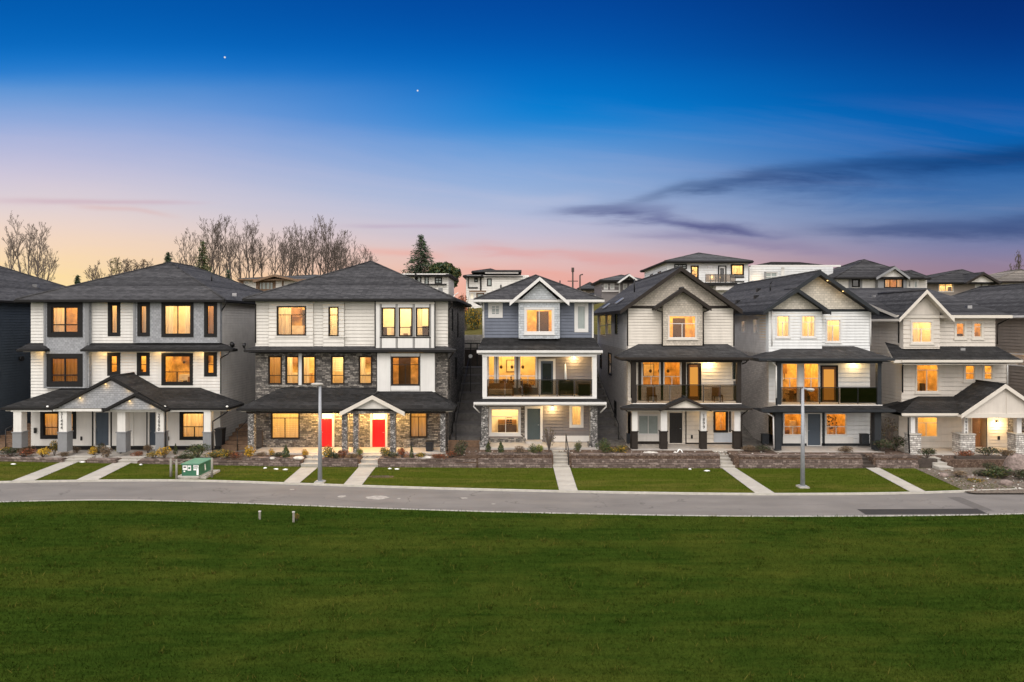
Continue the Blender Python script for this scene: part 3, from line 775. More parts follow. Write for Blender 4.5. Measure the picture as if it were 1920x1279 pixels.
# walls
h.wall(58, 82, 562, 655, 'siding_white'); h.wall(58, 82, 655, 760, 'siding_white')
h.wall(82, 167, 562, 728, 'shake_grey', B1, None, .3)
h.wall(82, 167, 562, 760, 'siding_white'); h.wall(167, 250, 562, 655, 'siding_white'); h.wall(167, 413, 655, 762, 'siding_white')
h.wall(250, 413, 562, 643, 'shake_grey', B1, None, .3); h.wall(250, 413, 562, 655, 'siding_white')
h.wall(58, 413, 762, 844, 'siding_white', lap=None)
h.room(84, 165, 568, 632, Y=B1, wall='room_amber', lamp='lamp_room', style='door art'); h.room(86, 163, 660, 721, Y=B1, wall='room_amber', lamp='lamp_room_soft', style='door cab')
h.room(196, 232, 568, 632, wall='room_warm'); h.room(252, 286, 568, 632, Y=B1, wall='room_warm'); h.room(298, 368, 568, 632, Y=B1, wall='room_warm', lamp='lamp_room_pale', style='art door'); h.room(378, 408, 568, 632, Y=B1, wall='room_gold')
h.room(196, 286, 655, 706, wall='room_gold', style='clut'); h.room(298, 412, 655, 726, wall='room_gold', style='cab clut pend')
h.room(66, 150, 768, 824, wall='room_gold', style='clut'); h.room(330, 392, 768, 826, wall='room_gold', style='sofa')
h.walls_done()
h.side(XR, Y, 64, .2, 10.9, 'siding_greige', 1, .19); h.side(XL, Y, 64, .2, 10.9, 'siding_white', -1); h.back(XL, XR, 64, .3, 10.9, 'siding_white')
h.strip(160, 164, 566, 727, B1 - .005, 'trim_grey'); h.strip(162, 167, 566, 643, B1 - .008, 'trim_grey'); h.strip(250, 254, 566, 641, B1 - .006, 'trim_grey'); h.strip(408, 413, 566, 641, B1 - .006, 'trim_grey')
h.strip(82, 86, 566, 727, B1 - .006, 'trim_grey')
h.strip(60, 178, 836, 843, Y, 'trim_dark', .04); h.strip(208, 280, 836, 843, Y, 'trim_dark', .04); h.strip(311, 413, 836, 843, Y, 'trim_dark', .04)
for px in (174, 208.5, 276, 309): h.strip(px - 1.3, px + 1.3, 770, 836, Y, 'trim_dark', .03, 'trim_board')
h.strip(249, 251, 772, 836, Y, 'siding_white', .05)
hip_roof(h, XL - .6, XR + .6, Y - .7, 64.6, 10.79, 13.98, (XL + XR) / 2, 54.3, 57.9)
skirt(h, gx(152, 47.2), gx(437, 47.2), gx(170, Y), gx(415, Y), Y, 47.2, 7.78, 7.36); skirt(h, gx(32, 47.2), gx(84, 47.2), gx(56, Y), gx(83, Y), Y, 47.2, 7.78, 7.36)
soffit(h, gx(160, 47.2), gx(432, 47.2), 47.25, Y - .03, 7.17, 'trim_beige', .04); soffit(h, gx(58, Y), gx(81, Y), 47.25, Y - .03, 7.17, 'trim_beige', .04)
zt = gz(727, Y); ze = gz(764, 45.5)
skirt(h, gx(3, 45.5), gx(200, 45.5), gx(118, Y), gx(218, Y), Y, 45.5, zt, ze); skirt(h, gx(200, 45.5), gx(430, 45.5), gx(218, Y), gx(376, Y), Y, 45.5, zt, ze)
soffit(h, gx(8, 45.5), gx(424, 45.5), 45.6, Y - .05, ze - .26, 'trim_beige')
gable_roof(h, gx(98, 45.2), gx(311, 45.2), gx(208, 45.2), 45.2, 47.95, gz(764, 45.2), gz(706, 45.2), 'shingle_dark', D, .16, 'porch_gable', D, .2)
gable_roof(h, gx(193, 44.9), gx(311, 44.9), gx(253, 44.9), 44.9, 47.0, gz(769, 44.9), gz(738, 44.9), 'shingle_dark', D, .14, 'porch_gable', D, .18)
mb = MB(); mb.prism([(gx(108, 45.35), gz(765, 45.35)), (gx(300, 45.35), gz(765, 45.35)), (gx(208, 45.35), gz(713, 45.35))], 45.35, 45.45, 'shake_grey'); h.part('gable_wall', mb)
mb = MB(); mb.prism([(gx(206, 45.05), gz(768, 45.05)), (gx(300, 45.05), gz(768, 45.05)), (gx(253, 45.05), gz(745, 45.05))], 45.05, 45.15, 'shake_grey'); h.part('gable_wall', mb)
slabbox(h, gx(102, 45.5), gx(192, 45.5), 45.38, 45.75, gz(771, 45.5), gz(766, 45.5), 'siding_white', 'porch_beam'); slabbox(h, gx(208, 45.5), gx(304, 45.5), 45.38, 45.75, gz(772, 45.5), gz(767, 45.5), 'siding_white', 'porch_beam')
slabbox(h, gx(24, 45.7), gx(101, 45.7), 45.5, 45.8, ze - .28, ze - .18, 'siding_white', 'porch_beam'); slabbox(h, gx(305, 45.7), gx(396, 45.7), 45.5, 45.8, ze - .28, ze - .18, 'siding_white', 'porch_beam')
for a, b, y1 in ((25, 40, 840), (110, 125, 847), (220, 235, 848), (293, 307, 847), (382, 395, 843)):
    h.post(a, b, 770, y1, 45.55, 'siding_white', 'trim_grey', 811.5, .02)
slabbox(h, gx(22, 45.3), gx(398, 45.3), 45.25, Y + .05, -.1, gz(843, Y) - .004, 'concrete_porch', 'porch_floor')
textmesh('house_number', '3\n1\n4\n4\n4', .30, 'ink', h.root, (gx(115, 45.5), 45.525, gz(772, 45.5)), line=.78); textmesh('house_number', '2\n2\n9\n9\n0', .30, 'ink', h.root, (gx(297.5, 45.5), 45.525, gz(775, 45.5)), line=.78)
for px, py in ((188, 658), (293, 658), (373, 658), (71, 657)): h.potlight(px, py, 47.55, 16)
for px, py in ((150, 747), (198, 721), (240, 728)): h.potlight(px, py, 45.22, 2.6)
for px, py in ((243, 753), (284, 759)): h.potlight(px, py, 44.93, 2.0)
for px in (153, 316):
    mb = MB(); p = at(px, 822, Y); mb.box(p.x - .06, p.x + .06, Y - .06, Y - .02, p.z - .14, p.z + .14, 'metal_black'); h.part('wall_socket', mb)
mb = MB(); mb.box(gx(65, Y), gx(69, Y), Y - .1, Y - .02, gz(812, Y), gz(802, Y), 'metal_black'); h.part('wall_socket', mb)
spout(h, [(gx(422, 47.3), 47.25, 10.65), (gx(424, 47.3), 47.3, 10.5), (gx(414, 47.6), 47.9, 10.15), (gx(414.5, Y), Y - .06, 9.9), (gx(414.5, Y), Y - .06, 7.8)])
spout(h, [(gx(431, 47.2), 47.15, 7.2), (gx(428, 47.2), 47.2, 7.05), (gx(414.5, Y), Y - .06, 6.7), (gx(414.5, Y), Y - .06, 4.2)])
spout(h, [(gx(428, 45.5), 45.45, 3.3), (gx(420, 45.5), 45.5, 3.1), (gx(399, 45.6), 45.6, 2.6), (gx(399, 45.6), 45.6, .4)])
spout(h, [(gx(311, 45.2), 45.1, 3.35), (gx(310, 45.4), 45.45, 3.1), (gx(310, 45.4), 45.45, .4)])
mb = MB(); mb.slab([(gx(154, 50.2), 50.2, gz(537, 50.2)), (gx(157, 50.2), 50.2, gz(537.4, 50.2)), (gx(176, 47.6), 47.6, gz(560, 47.6)), (gx(172, 47.6), 47.6, gz(560, 47.6))], .02, 'galvanised', 'galvanised'); h.part('roof_flashing', mb)
pipe(h, 333.5, 497, 508, 53.0); pipe(h, 397, 514, 525, 54.0); vent(h, 441, 553, 49.5)
for px in (310.5, 427, 91):
    mb = MB(); p = at(px, 762, 45.4); mb.ball((p.x, p.y - .1, p.z), .09, .06, .06, 'paint_white', 8, 6); h.part('flood_light', mb)
mb = MB(); p = at(436, 650, 47.6); mb.tube((p.x, p.y, p.z - .2), (p.x, p.y, p.z + .1), .03, .03, 6, 'metal_black'); mb.tube((p.x, p.y - .05, p.z + .15), (p.x + .1, p.y - .12, p.z + .2), .2, .05, 12, 'metal_black'); h.part('satellite_dish', mb)

# ============ stone and white duplex with red doors ============
Y = 47.0
h = House('duplex_house', 'stone and cream duplex with two red front doors under a dark porch roof', 'house', (-11, 55, .6), Y, ROW)
XL, XR = gx(479, Y), gx(840, Y); P1 = Y - .4; D = 'trim_brown'; B1 = Y - .14
h.win(519, 574, 574, 629.5, D, 1.6, [('h', 590.5), ('v', 546, 590.5)], B1, curt='left')
h.win(616, 635, 575, 631, D, 1.6, [('h', 590.5)], B1, curt='blind', sill=False)
for a in (715.5, 747.5, 779.5): h.win(a, a + 26, 576.5, 631, D, 1.6, [('h', 614)], P1, curt='left' if a > 770 else None)
for a in (503, 535.5, 566.5, 620.5, 672.5): h.win(a, a + 25.5, 667.5, 721, D, 1.6, [('h', 704)], curt={503: 'dark', 620.5: 'blind.55'}.get(a, 'left'))
h.win(734, 786.6, 668.5, 723, D, 1.6, [('h', 684), ('v', 760, 684)], P1)
h.win(508, 562, 773, 823.5, D, 1.6, [('h', 784), ('v', 534, 784)], curt='blind')
h.win(768.5, 801.5, 773, 821, D, 1.6, [('h', 782), ('v', 785, 782)], curt='full')
h.door(602.5, 623, 785, 837.5, 'door_red', 'trim_beige', 4, transom=772, hand=-1); h.door(698, 722.5, 786.5, 838, 'door_red', 'trim_beige', 4, transom=773, hand=1)
h.room(508, 586, 568, 632, Y=B1, wall='room_amber', lamp='lamp_room_high', style='door cab'); h.room(606, 645, 568, 632, Y=B1, wall='room_pale', lamp='lamp_room_pale')
h.room(708, 814, 568, 634, Y=P1, wall='room_pale', lamp='lamp_room', style='clut'); h.room(484, 598, 664, 724, wall='room_gold', style='cab', lamp='lamp_room'); h.room(612, 704, 664, 724, wall='room_warm', lamp='lamp_room', style='cab door')
h.room(722, 800, 664, 726, Y=P1, wall='room_gold', style='door', lamp='lamp_room'); h.room(498, 574, 768, 826, wall='room_warm', lamp='lamp_room'); h.room(758, 812, 768, 826, wall='room_warm', lamp='lamp_room')
h.wall(479, 504, 560, 655, 'siding_cream'); h.wall(504, 587, 560, 654, 'siding_cream', B1, .26, .14); h.wall(587, 606, 560, 655, 'siding_cream'); h.wall(606, 645, 560, 652, 'siding_cream', B1, .26, .14)
h.wall(645, 840, 560, 655, 'siding_cream', lap=.24)
h.wall(703, 816, 563, 655, 'panel_white', P1, None, .4); h.wall(706, 816, 661, 735, 'panel_white', P1, None, .4)
h.wall(479, 840, 655, 735, 'stone_dark', lap=None, name='stone_wall'); h.wall(479, 827, 735, 842, 'stone_dark', lap=None, name='stone_wall'); h.wall(827, 840, 735, 842, 'stone_dark', lap=None, name='stone_wall')
h.walls_done()
for px in (703.5, 815.5): h.strip(px - 1.1, px + 1.1, 563, 655, P1 - .002, 'trim_dark', .04)
for px in (714, 743.8, 775.8, 806.5):
    h.strip(px - 1.6, px - .6, 567, 655, P1 - .002, 'trim_dark', .02); h.strip(px + .6, px + 1.6, 567, 655, P1 - .002, 'trim_dark', .02)
h.strip(705, 815, 567, 570, P1 - .002, 'trim_beige', .05); h.strip(712, 808, 632, 634, P1 - .002, 'trim_dark', .012)
for px in (706.5, 733, 787.5, 816): h.strip(px - .6, px + .6, 662, 733, P1 - .002, 'trim_dark', .02)
h.strip(733, 787, 661, 667, P1 - .002, 'panel_white', .05); h.strip(733, 787, 724, 732, P1 - .002, 'panel_white', .04)
h.strip(530, 535, 663, 723, Y, 'stone_mid', .06); h.strip(560.2, 566, 663, 723, Y, 'panel_white', .06); h.strip(616, 650, 630.8, 632.3, B1, 'siding_cream', .08); h.strip(500, 594, 722, 725, Y, 'stone_mid', .08, 'window_sill')
h.strip(516, 578, 629.6, 632, B1, 'siding_cream', .06, 'window_sill')
sw = [(50.0, 50.6, 8.6, 10.2, 'trim_dark', None), (55, 55.6, 8.0, 10.0, 'trim_dark', None), (53, 54, 4.8, 6.5, 'trim_dark', None)]
h.side(XR, Y, 63.5, .3, 10.9, 'stone_mid', 1, None, sw, name='stone_wall'); h.side(XL, Y, 63.5, .3, 10.9, 'stone_dark', -1, None, [(49.5, 50.8, 4.9, 6.7, 'trim_dark', None)], name='stone_wall'); h.back(XL, XR, 63.5, .5, 10.9, 'siding_cream')
hip_roof(h, XL - .55, XR + .55, Y - .7, 64.1, 10.83, 13.98, (XL + XR) / 2, 53.4, 56.8)
skirt(h, gx(459, 46.3), gx(855, 46.3), gx(481, Y), gx(836, Y), Y, 46.2, gz(649, Y), gz(656, 46.2), 'shingle')
soffit(h, gx(465, 46.3), gx(850, 46.3), 46.3, Y - .03, gz(656, 46.2) - .22, 'trim_dark', .03)
zt = gz(727, Y); ze = gz(766, 44.8)
skirt(h, gx(444, 44.8), gx(853, 44.8), gx(528, Y), gx(801, Y), Y, 44.8, zt, ze)
soffit(h, gx(450, 44.8), gx(848, 44.8), 44.95, Y - .05, ze - .24, 'trim_beige')
gable_roof(h, gx(637, 44.5), gx(759, 44.5), gx(698, 44.5), 44.5, 46.7, gz(773.5, 44.5), gz(742, 44.5), 'shingle_dark', 'trim_dark', .14, 'porch_gable', 'trim_beige', .27)
mb = MB(); mb.prism([(gx(652, 44.75), gz(770, 44.75)), (gx(744, 44.75), gz(770, 44.75)), (gx(698, 44.75), gz(748, 44.75))], 44.75, 44.85, 'siding_greige'); h.part('gable_wall', mb)
slabbox(h, gx(640, 45), gx(745, 45), 44.8, 45.15, gz(775, 45), gz(770.5, 45), 'stone_mid', 'porch_beam'); slabbox(h, gx(462, 45), gx(636, 45), 44.95, 45.2, ze - .35, ze - .2, 'trim_brown', 'porch_beam'); slabbox(h, gx(748, 45), gx(836, 45), 44.95, 45.2, ze - .35, ze - .2, 'trim_brown', 'porch_beam')
for a, b, y1 in ((464.5, 476, 849), (641, 651, 852), (662, 672, 854), (731, 741.5, 856), (825.5, 835, 848)):
    h.post(a, b, 771, y1, 45.0, 'cobble')
slabbox(h, gx(470, 44.9), gx(836, 44.9), 44.9, Y + .05, -.1, gz(838.6, Y), 'concrete_porch', 'porch_floor')
spout(h, [(gx(847, 46.3), 46.15, 10.6), (gx(849, 46.3), 46.3, 10.45), (gx(841.5, Y), Y - .05, 10.1), (gx(841.5, Y), Y - .05, 7.7)], 'trim_brown'); spout(h, [(gx(479.5, Y), Y - .05, 10.5), (gx(479.5, Y), Y - .05, 7.8)], 'trim_dark')
spout(h, [(gx(851, 46.3), 46.15, 7.2), (gx(842, Y), Y - .05, 6.7), (gx(842, Y), Y - .05, 4.6)], 'trim_brown'); spout(h, [(gx(838, 45), 45, 3.2), (gx(838, 45), 45, .6)], 'trim_dark')
for px, py in ((612, 788), (710, 789)): h.lamp(px, py - 9, Y - .75, 130, sconce=False, col=(1, .58, .18))
for px in (590, 640, 676, 748): h.potlight(px, 774.5, 46.35, 130)
for pts in (((600, 533), (622, 541)), ((562, 528), (588, 551)), ):
    (a, b), (c, d) = pts; ya, yb = Y + 2.0, Y + .6
    mb = MB(); mb.tube(at(a, b, Y + (562 - b) * .14), at(c, d, Y + (562 - d) * .14), .035, .035, 5, 'galvanised'); h.part('roof_flashing', mb)
pipe(h, 632, 530, 536, 49.6); pipe(h, 718, 518, 524, 51.0)
mb = MB(); p = at(459, 652, 46.4); mb.tube((p.x, p.y - .05, p.z + .15), (p.x - .1, p.y - .15, p.z + .2), .2, .05, 12, 'metal_black'); mb.tube((p.x, p.y, p.z - .2), (p.x, p.y, p.z + .15), .03, .03, 6, 'metal_black'); h.part('satellite_dish', mb)
mb = MB(); mb.path([at(848, 560, 46.5), at(853, 553, 46.4), at(859, 549, 46.3)], .03, 6, 'paint_white'); h.part('antenna', mb)
mb = MB(); mb.box(gx(478, Y), gx(493, Y), Y - .14, Y - .02, gz(838, Y), gz(806, Y), 'wood_dark'); h.part('meter_cabinet', mb)
mb = MB(); mb.box(gx(757, Y), gx(770, Y), Y - .25, Y - .02, gz(838, Y), gz(822, Y), 'stone_mid'); h.part('meter_cabinet', mb)

# ============ narrow blue house ============
h = House('narrow_house', 'narrow blue lap sided house with white trim and one glass railed balcony', 'house', (1.8, 55, .9), Y, ROW)
XL, XR = gx(905, Y), gx(1113, Y); W = 'trim_white'; P1 = Y - .6
h.win(983, 1039.5, 576.5, 626.5, W, 4, [('v', 1011)], P1, curt=None, sill=True)
h.win(915.5, 942.5, 567, 596, W, 6, [('h', 578), ('h', 585.5), ('v', 929)], lit=False, pane='pane_blind'); h.win(1077, 1103, 568, 623, W, 5.5, lit=False, pane='pane_blind')
for a, b in ((913, 930), (931.5, 968), (972, 1007.5)): h.win(a, b, 664, 727, W, 2.2, [('h', 705)] + ([('v', (a + b) / 2, 705)] if a > 920 else []), sash=1.6)
h.door(1014, 1037, 677, 742, 'door_slate', W, 4.5, lite='pane_dark')
h.win(917, 976.5, 763, 816, W, 4, [('h', 781), ('v', 948, 781)], curt=None, sill=True); h.win(1067.5, 1094, 757, 802, W, 4.5, curt='full')
h.door(988.5, 1013, 766, 824, 'door_teal', W, 4.5)
h.room(976, 1046, 572, 628, Y=P1, wall='room_gold', style='door', lamp='lamp_room'); h.room(908, 1012, 662, 740, wall='room_warm', d=3.0, style='table pend clut art plant', lamp='lamp_room'); h.room(912, 984, 758, 818, wall='room_pale', style='sofa', lamp='lamp_room_pale'); h.room(1060, 1102, 756, 806, wall='room_warm', lamp='lamp_room')
h.wall(905, 1113, 562, 650, 'siding_blue', lap=.22); h.wall(972.5, 1049.5, 566, 635, 'shake_pale', P1, None, .6); h.wall(905, 1113, 650, 756, 'siding_grey', lap=.22); h.wall(905, 1113, 756, 829, 'siding_grey', lap=.22)
h.walls_done()
h.side(XR, Y, 63, .6, 10.95, 'siding_blue', 1, .22, [(51, 52, 4.5, 6, 'trim_white', None)]); h.side(XL, Y, 63, .6, 10.95, 'siding_blue', -1, .22); h.back(XL, XR, 63, .8, 10.9, 'siding_blue')
h.strip(905, 908, 568, 634, Y, W); h.strip(1110, 1113, 568, 634, Y, W); h.strip(972.5, 975.5, 569, 634, P1, 'shake_pale'); h.strip(1046.5, 1049.5, 569, 634, P1, 'shake_pale')
h.strip(1038, 1107, 817, 828, Y, W, .05); h.strip(905, 986, 821, 829, Y, 'stone_mid', .06, 'stone_wall'); h.strip(976.8, 983.6, 757, 829, Y, 'stone_dark', .05, 'stone_wall')
hip_roof(h, XL - .55, XR + .55, Y - .7, 63.6, 10.76, 12.75, (XL + XR) / 2, 51.4, 58.5, 'shingle', W, .2, soffit='trim_white')
gable_roof(h, gx(955.5, 45.9), gx(1067.5, 45.9), gx(1012, 45.9), 45.9, 51.2, gz(567.5, 45.9), gz(520, 45.9), 'shingle', W, .16, 'bay_gable', W, .25)
mb = MB(); mb.prism([(gx(972, P1 - .02), gz(566, P1)), (gx(1050, P1), gz(566, P1)), (gx(1012, P1), gz(530, P1))], P1 - .02, P1 + .08, 'shake_pale'); h.part('gable_wall', mb)
zt = gz(633, Y); ze = gz(657, 45.2)
mb = MB(); x0, x1, xi0, xi1 = gx(894, 45.2), gx(1130, 45.2), XL - .05, XR + .1
skirt(h, x0, x1, gx(906, Y), gx(1113, Y), Y, 45.2, zt, ze, 'shingle_dark', W, .2)
soffit(h, x0 + .1, x1 - .1, 45.3, Y - .03, ze - .28, W)
ZB = gz(744, 45.4)                                     # balcony floor
slabbox(h, gx(905, 45.3), gx(1119, 45.3), 45.3, Y + .02, ZB - .30, ZB, W, 'balcony_floor')
for a, b in ((904.5, 913), (1110.5, 1119)): h.post(a, b, 664, 744, 45.35, W, ztop=ze - .25)
slabbox(h, gx(904, 45.35), gx(1119, 45.35), 45.3, 45.6, ze - .42, ze - .27, W, 'porch_beam')
railing(h, gx(914, 45.4), gx(1110, 45.4), 45.42, ZB + .02, gz(711.5, 45.42), 6, 'glass_rail')
skirt(h, gx(888, 44.7), gx(1137, 44.7), gx(905, 45.3), gx(1119, 45.3), 45.3, 44.7, ZB - .12, gz(754, 44.7), 'shingle_dark', W, .16)
soffit(h, gx(892, 44.9), gx(1134, 44.9), 44.8, Y - .03, gz(754, 44.7) - .24, W)
for a, b in ((902.5, 915.5), (1106.5, 1120)): h.post(a, b, 760, 846, 45.1, 'cobble', 'cobble', 832, .09)
slabbox(h, gx(900, 44.9), gx(1122, 44.9), 44.9, Y + .05, .0, gz(829, Y), 'concrete_porch', 'porch_floor'); slabbox(h, gx(986, Y), gx(1016, Y), 46.3, Y - .05, gz(829, Y), gz(824.5, Y), 'concrete_porch', 'door_step')
h.lamp(1076, 672, Y, 90); h.lamp(1035.6, 766, Y, 90)
for s_, xx in ((-1, 890), (1, 1135)):
    spout(h, [(gx(xx, 44.7), 44.75, 3.85), (gx(xx + s_ * 2, 44.8), 44.8, 3.7), (gx(xx - s_ * 9, 45), 45.1, 3.25)], W)
spout(h, [(gx(900, 46.4), 46.3, 10.6), (gx(902, 46.5), 46.5, 10.4), (gx(906, Y), Y - .06, 10.0), (gx(906, Y), Y - .06, 8.2)], W)
mb = MB()
for zz, hh, segs in ((783.5, .02, ((950, 960),)), (788, .05, ((950.5, 955), (956, 959.5))), (792, .05, ((950, 954), (954.6, 959.8))), (796, .03, ((950, 953), (954, 957), (957.6, 960)))):
    for a_, b_ in segs: mb.box(gx(a_, Y), gx(b_, Y), Y + .03, Y + .038, gz(zz, Y) - hh, gz(zz, Y) + hh, 'ink')
h.part('window_poster', mb)
pipe(h, 1050, 526, 532, 54)

# ============ beige house, steep front gable ============
h = House('gabled_house', 'beige house with shingled steep front gable and dark framed balcony above an arched porch', 'house', (11.6, 55, .9), Y, ROW)
XL, XR = gx(1177, Y), gx(1375, Y); D = 'trim_brown'; P1 = Y - .45
h.win(1252, 1307, 590, 636, 'trim_beige', 2.4, [('h', 607), ('v', 1279, 607)], P1, curt=None, sill=True, inner='trim_white')
h.win(1203, 1238.5, 674, 725, 'trim_white', 1.5, [('h', 706), ('v', 1221, 706)]); h.win(1243.5, 1277.5, 674, 725, 'trim_white', 1.5, [('h', 706), ('v', 1260, 706)])
h.door(1291, 1311.5, 684, 750, 'door_wood', 'trim_dark', 3, lite='door_glow')
h.win(1371, 1382, 674, 714, 'trim_beige', 1.5, lit=False)
h.win(1195.5, 1236, 777, 816, 'trim_white', 1.8, [('v', 1215.5)], lit=False, pane='pane_blind')
h.door(1255, 1279, 774, 831, 'door_black', 'trim_beige', 2.5)
h.win(1337.5, 1365, 769, 811, D, 3, curt=None)
h.room(1246, 1312, 586, 640, Y=P1, wall='room_gold', style='door', lamp='lamp_room'); h.room(1200, 1284, 668, 750, wall='room_gold', d=2.6, style='table pend clut art'); h.room(1333, 1370, 766, 814, wall='room_gold', style='', lamp='lamp_room')
h.wall(1177, 1375, 574, 662, 'siding_beige', lap=.2); h.wall(1243, 1317, 541 + 30, 648, 'shake_taupe', P1, None, .45); h.wall(1177, 1375, 662, 762, 'siding_beige', lap=.24); h.wall(1186, 1375, 762, 839, 'siding_beige', lap=.3)
h.walls_done()
mb = MB(); yy = Y - .015; mb.prism([(XL, gz(576, Y)), (XR, gz(576, Y)), ((XL + XR) / 2, gz(506, Y))], yy, yy + .2, 'shake_taupe'); h.part('gable_wall', mb)
mb = MB(); yy = P1 - .015; mb.prism([(gx(1243, P1), gz(572, P1)), (gx(1317, P1), gz(572, P1)), (gx(1280, P1), gz(547, P1))], yy, yy + .2, 'shake_taupe'); h.part('gable_wall', mb)
h.strip(1174, 1244, 573.5, 578, Y - .02, D, .06); h.strip(1316, 1378, 573.5, 578, Y - .02, D, .06)
sw = [(51.5, 52.6, 8.3, 9.9, 'trim_dark', None), (54.5, 57.2, 8.2, 9.9, 'trim_beige', 'room_warm'), (57.8, 62.0, 8.0, 9.9, 'trim_beige', 'room_warm'), (54.6, 56.4, 4.95, 6.75, 'trim_dark', 'room_warm'), (60.5, 61.6, 5.1, 6.8, 'trim_dark', 'room_warm'), (52, 53, 1.9, 3.2, 'trim_dark', None)]
h.side(XL, Y, 63.5, .5, 10.35, 'siding_side', -1, .19, sw, split=(7.3, 'shake_side')); h.side(XR, Y, 63.5, .5, 10.35, 'siding_side', 1, .19); h.back(XL, XR, 63.5, .8, 10.3, 'siding_side')
gable_roof(h, gx(1163, 46.3), gx(1392, 46.3), gx(1277, 46.3), 46.3, 64.0, gz(582, 46.3), gz(500.5, 46.3), 'shingle', D, .22, 'roof', D, .3)
gable_roof(h, gx(1228, 46.0), gx(1334, 46.0), gx(1281, 46.0), 46.0, 48.2, gz(576.5, 46.0), gz(540, 46.0), 'shingle', D, .18, 'bay_gable', D, .27)
zt = gz(645, Y); ze = gz(670, 44.9)
skirt(h, gx(1161, 44.9), gx(1411, 44.9), gx(1197, Y), gx(1364, Y), Y, 44.9, zt, ze, 'shingle', D, .16)
soffit(h, gx(1166, 44.9), gx(1406, 44.9), 45.0, Y - .03, ze - .24, 'trim_brown')
ZB = gz(756, 45.3)
slabbox(h, gx(1186, 45.3), gx(1390, 45.3), 45.25, Y + .02, ZB - .3, ZB, 'siding_greige', 'balcony_floor')
for a, b in ((1185, 1193), (1382, 1390)): h.post(a, b, 672, 756, 45.3, D, ztop=ze - .2)
slabbox(h, gx(1184, 45.3), gx(1391, 45.3), 45.25, 45.5, ze - .36, ze - .22, D, 'porch_beam')
h.strip(1196.5, 1202, 672, 756, Y, D, .04); h.strip(1239, 1243.2, 672, 756, Y, D, .04); h.strip(1278, 1286, 672, 756, Y, D, .04)
railing(h, gx(1193.5, 45.3), gx(1382, 45.3), 45.34, ZB + .06, gz(721, 45.34), 6, 'glass_rail')
skirt(h, gx(1166, 44.6), gx(1410, 44.6), gx(1184, 45.25), gx(1390, 45.25), 45.25, 44.6, ZB - .05, gz(765, 44.6), 'shingle_dark', D, .16)
soffit(h, gx(1172, 44.8), gx(1404, 44.8), 44.75, Y - .03, gz(765, 44.6) - .24, 'trim_beige')
gable_roof(h, gx(1237, 44.45), gx(1334, 44.45), gx(1286, 44.45), 44.45, 45.3, gz(767, 44.45), gz(746, 44.45), 'shingle_dark', D, .14, 'porch_gable', D, .2)
mb = MB(); mb.prism([(gx(1243, 44.6), gz(771, 44.6)), (gx(1328, 44.6), gz(771, 44.6)), (gx(1328, 44.6), gz(768, 44.6)), (gx(1286, 44.6), gz(751, 44.6)), (gx(1243, 44.6), gz(768, 44.6))], 44.6, 44.7, 'siding_beige'); h.part('gable_wall', mb)
for a, b in ((1185, 1195.5), (1239, 1251), (1314, 1325), (1377, 1388.5)): h.post(a, b, 771, 842, 45.0, 'trim_white' if a != 1185 else 'siding_white', 'trim_brown', 810, .0)
h.strip(1196, 1239, 816.5, 827, Y, 'siding_white', .03); h.strip(1193, 1252, 827.5, 833, Y, D, .05); h.strip(1285, 1314, 830, 833.5, Y, D, .04); h.strip(1338, 1378, 811.5, 829, Y, 'panel_pale', .05); h.strip(1325, 1378, 830, 833.5, Y, D, .04)
h.strip(1367, 1370, 770, 810, Y, D, .04); h.strip(1285, 1287, 771, 832, Y, D, .04)
slabbox(h, gx(1183, 45.0), gx(1392, 45.0), 44.75, Y + .05, .0, gz(832.5, Y), 'concrete_porch', 'porch_floor')
h.lamp(1327, 683, Y, 80); h.potlight(1331, 770.5, 46.2, 14)
textmesh('house_number', '1\n8\n9\n9', .30, 'ink', h.root, (gx(1319.5, 45), 44.975, gz(775, 45)), line=.85)
textmesh('window_letters', 'D\nL\nE', .42, 'furn_pale', h.root, (gx(1354, Y), Y + .2, gz(773, Y)), line=.95)
mb = MB(); mb.ball((gx(1342, Y), Y + .2, gz(802, Y)), .09, .05, .09, 'furn_pale', 10, 8); h.part('window_ornament', mb)
mb = MB(); p = at(1297, 819, Y); mb.box(p.x - .06, p.x + .06, Y - .06, Y - .02, p.z - .12, p.z + .12, 'metal_black'); h.part('wall_socket', mb)
for s_, a in ((-1, 1231), (1, 1331)):
    spout(h, [(gx(a, 46), 46.0, gz(577, 46)), (gx(a - s_ * 2, 46), 46.1, gz(582, 46)), (gx(1280 + s_ * 38.5, P1), P1 - .05, gz(585, P1)), (gx(1280 + s_ * 38.5, P1), P1 - .05, gz(648, P1))], D)
spout(h, [(XL - .02, Y - .06, 10.2), (XL - .02, Y - .06, 7.6)], D); spout(h, [(XR + .02, Y - .06, 10.2), (XR + .02, Y - .06, 7.6)], 'trim_brown')
spout(h, [(gx(1405, 44.9), 45.0, 6.8), (gx(1400, 45), 45.2, 6.55), (gx(1391.5, 45.3), 45.35, 6.45)], D); spout(h, [(gx(1172, 44.9), 45.0, 6.8), (gx(1182, 45.2), 45.2, 6.6), (gx(1184, 45.3), 45.35, 6.4), (gx(1184, 45.3), 45.35, 4.2)], D)
spout(h, [(gx(1404, 44.6), 44.7, 3.5), (gx(1391, 44.9), 44.95, 3.1), (gx(1391, 44.9), 44.95, .9)], D); spout(h, [(gx(1172, 44.6), 44.7, 3.5), (gx(1183, 44.9), 44.95, 3.2), (gx(1183, 44.9), 44.95, .9)], D)
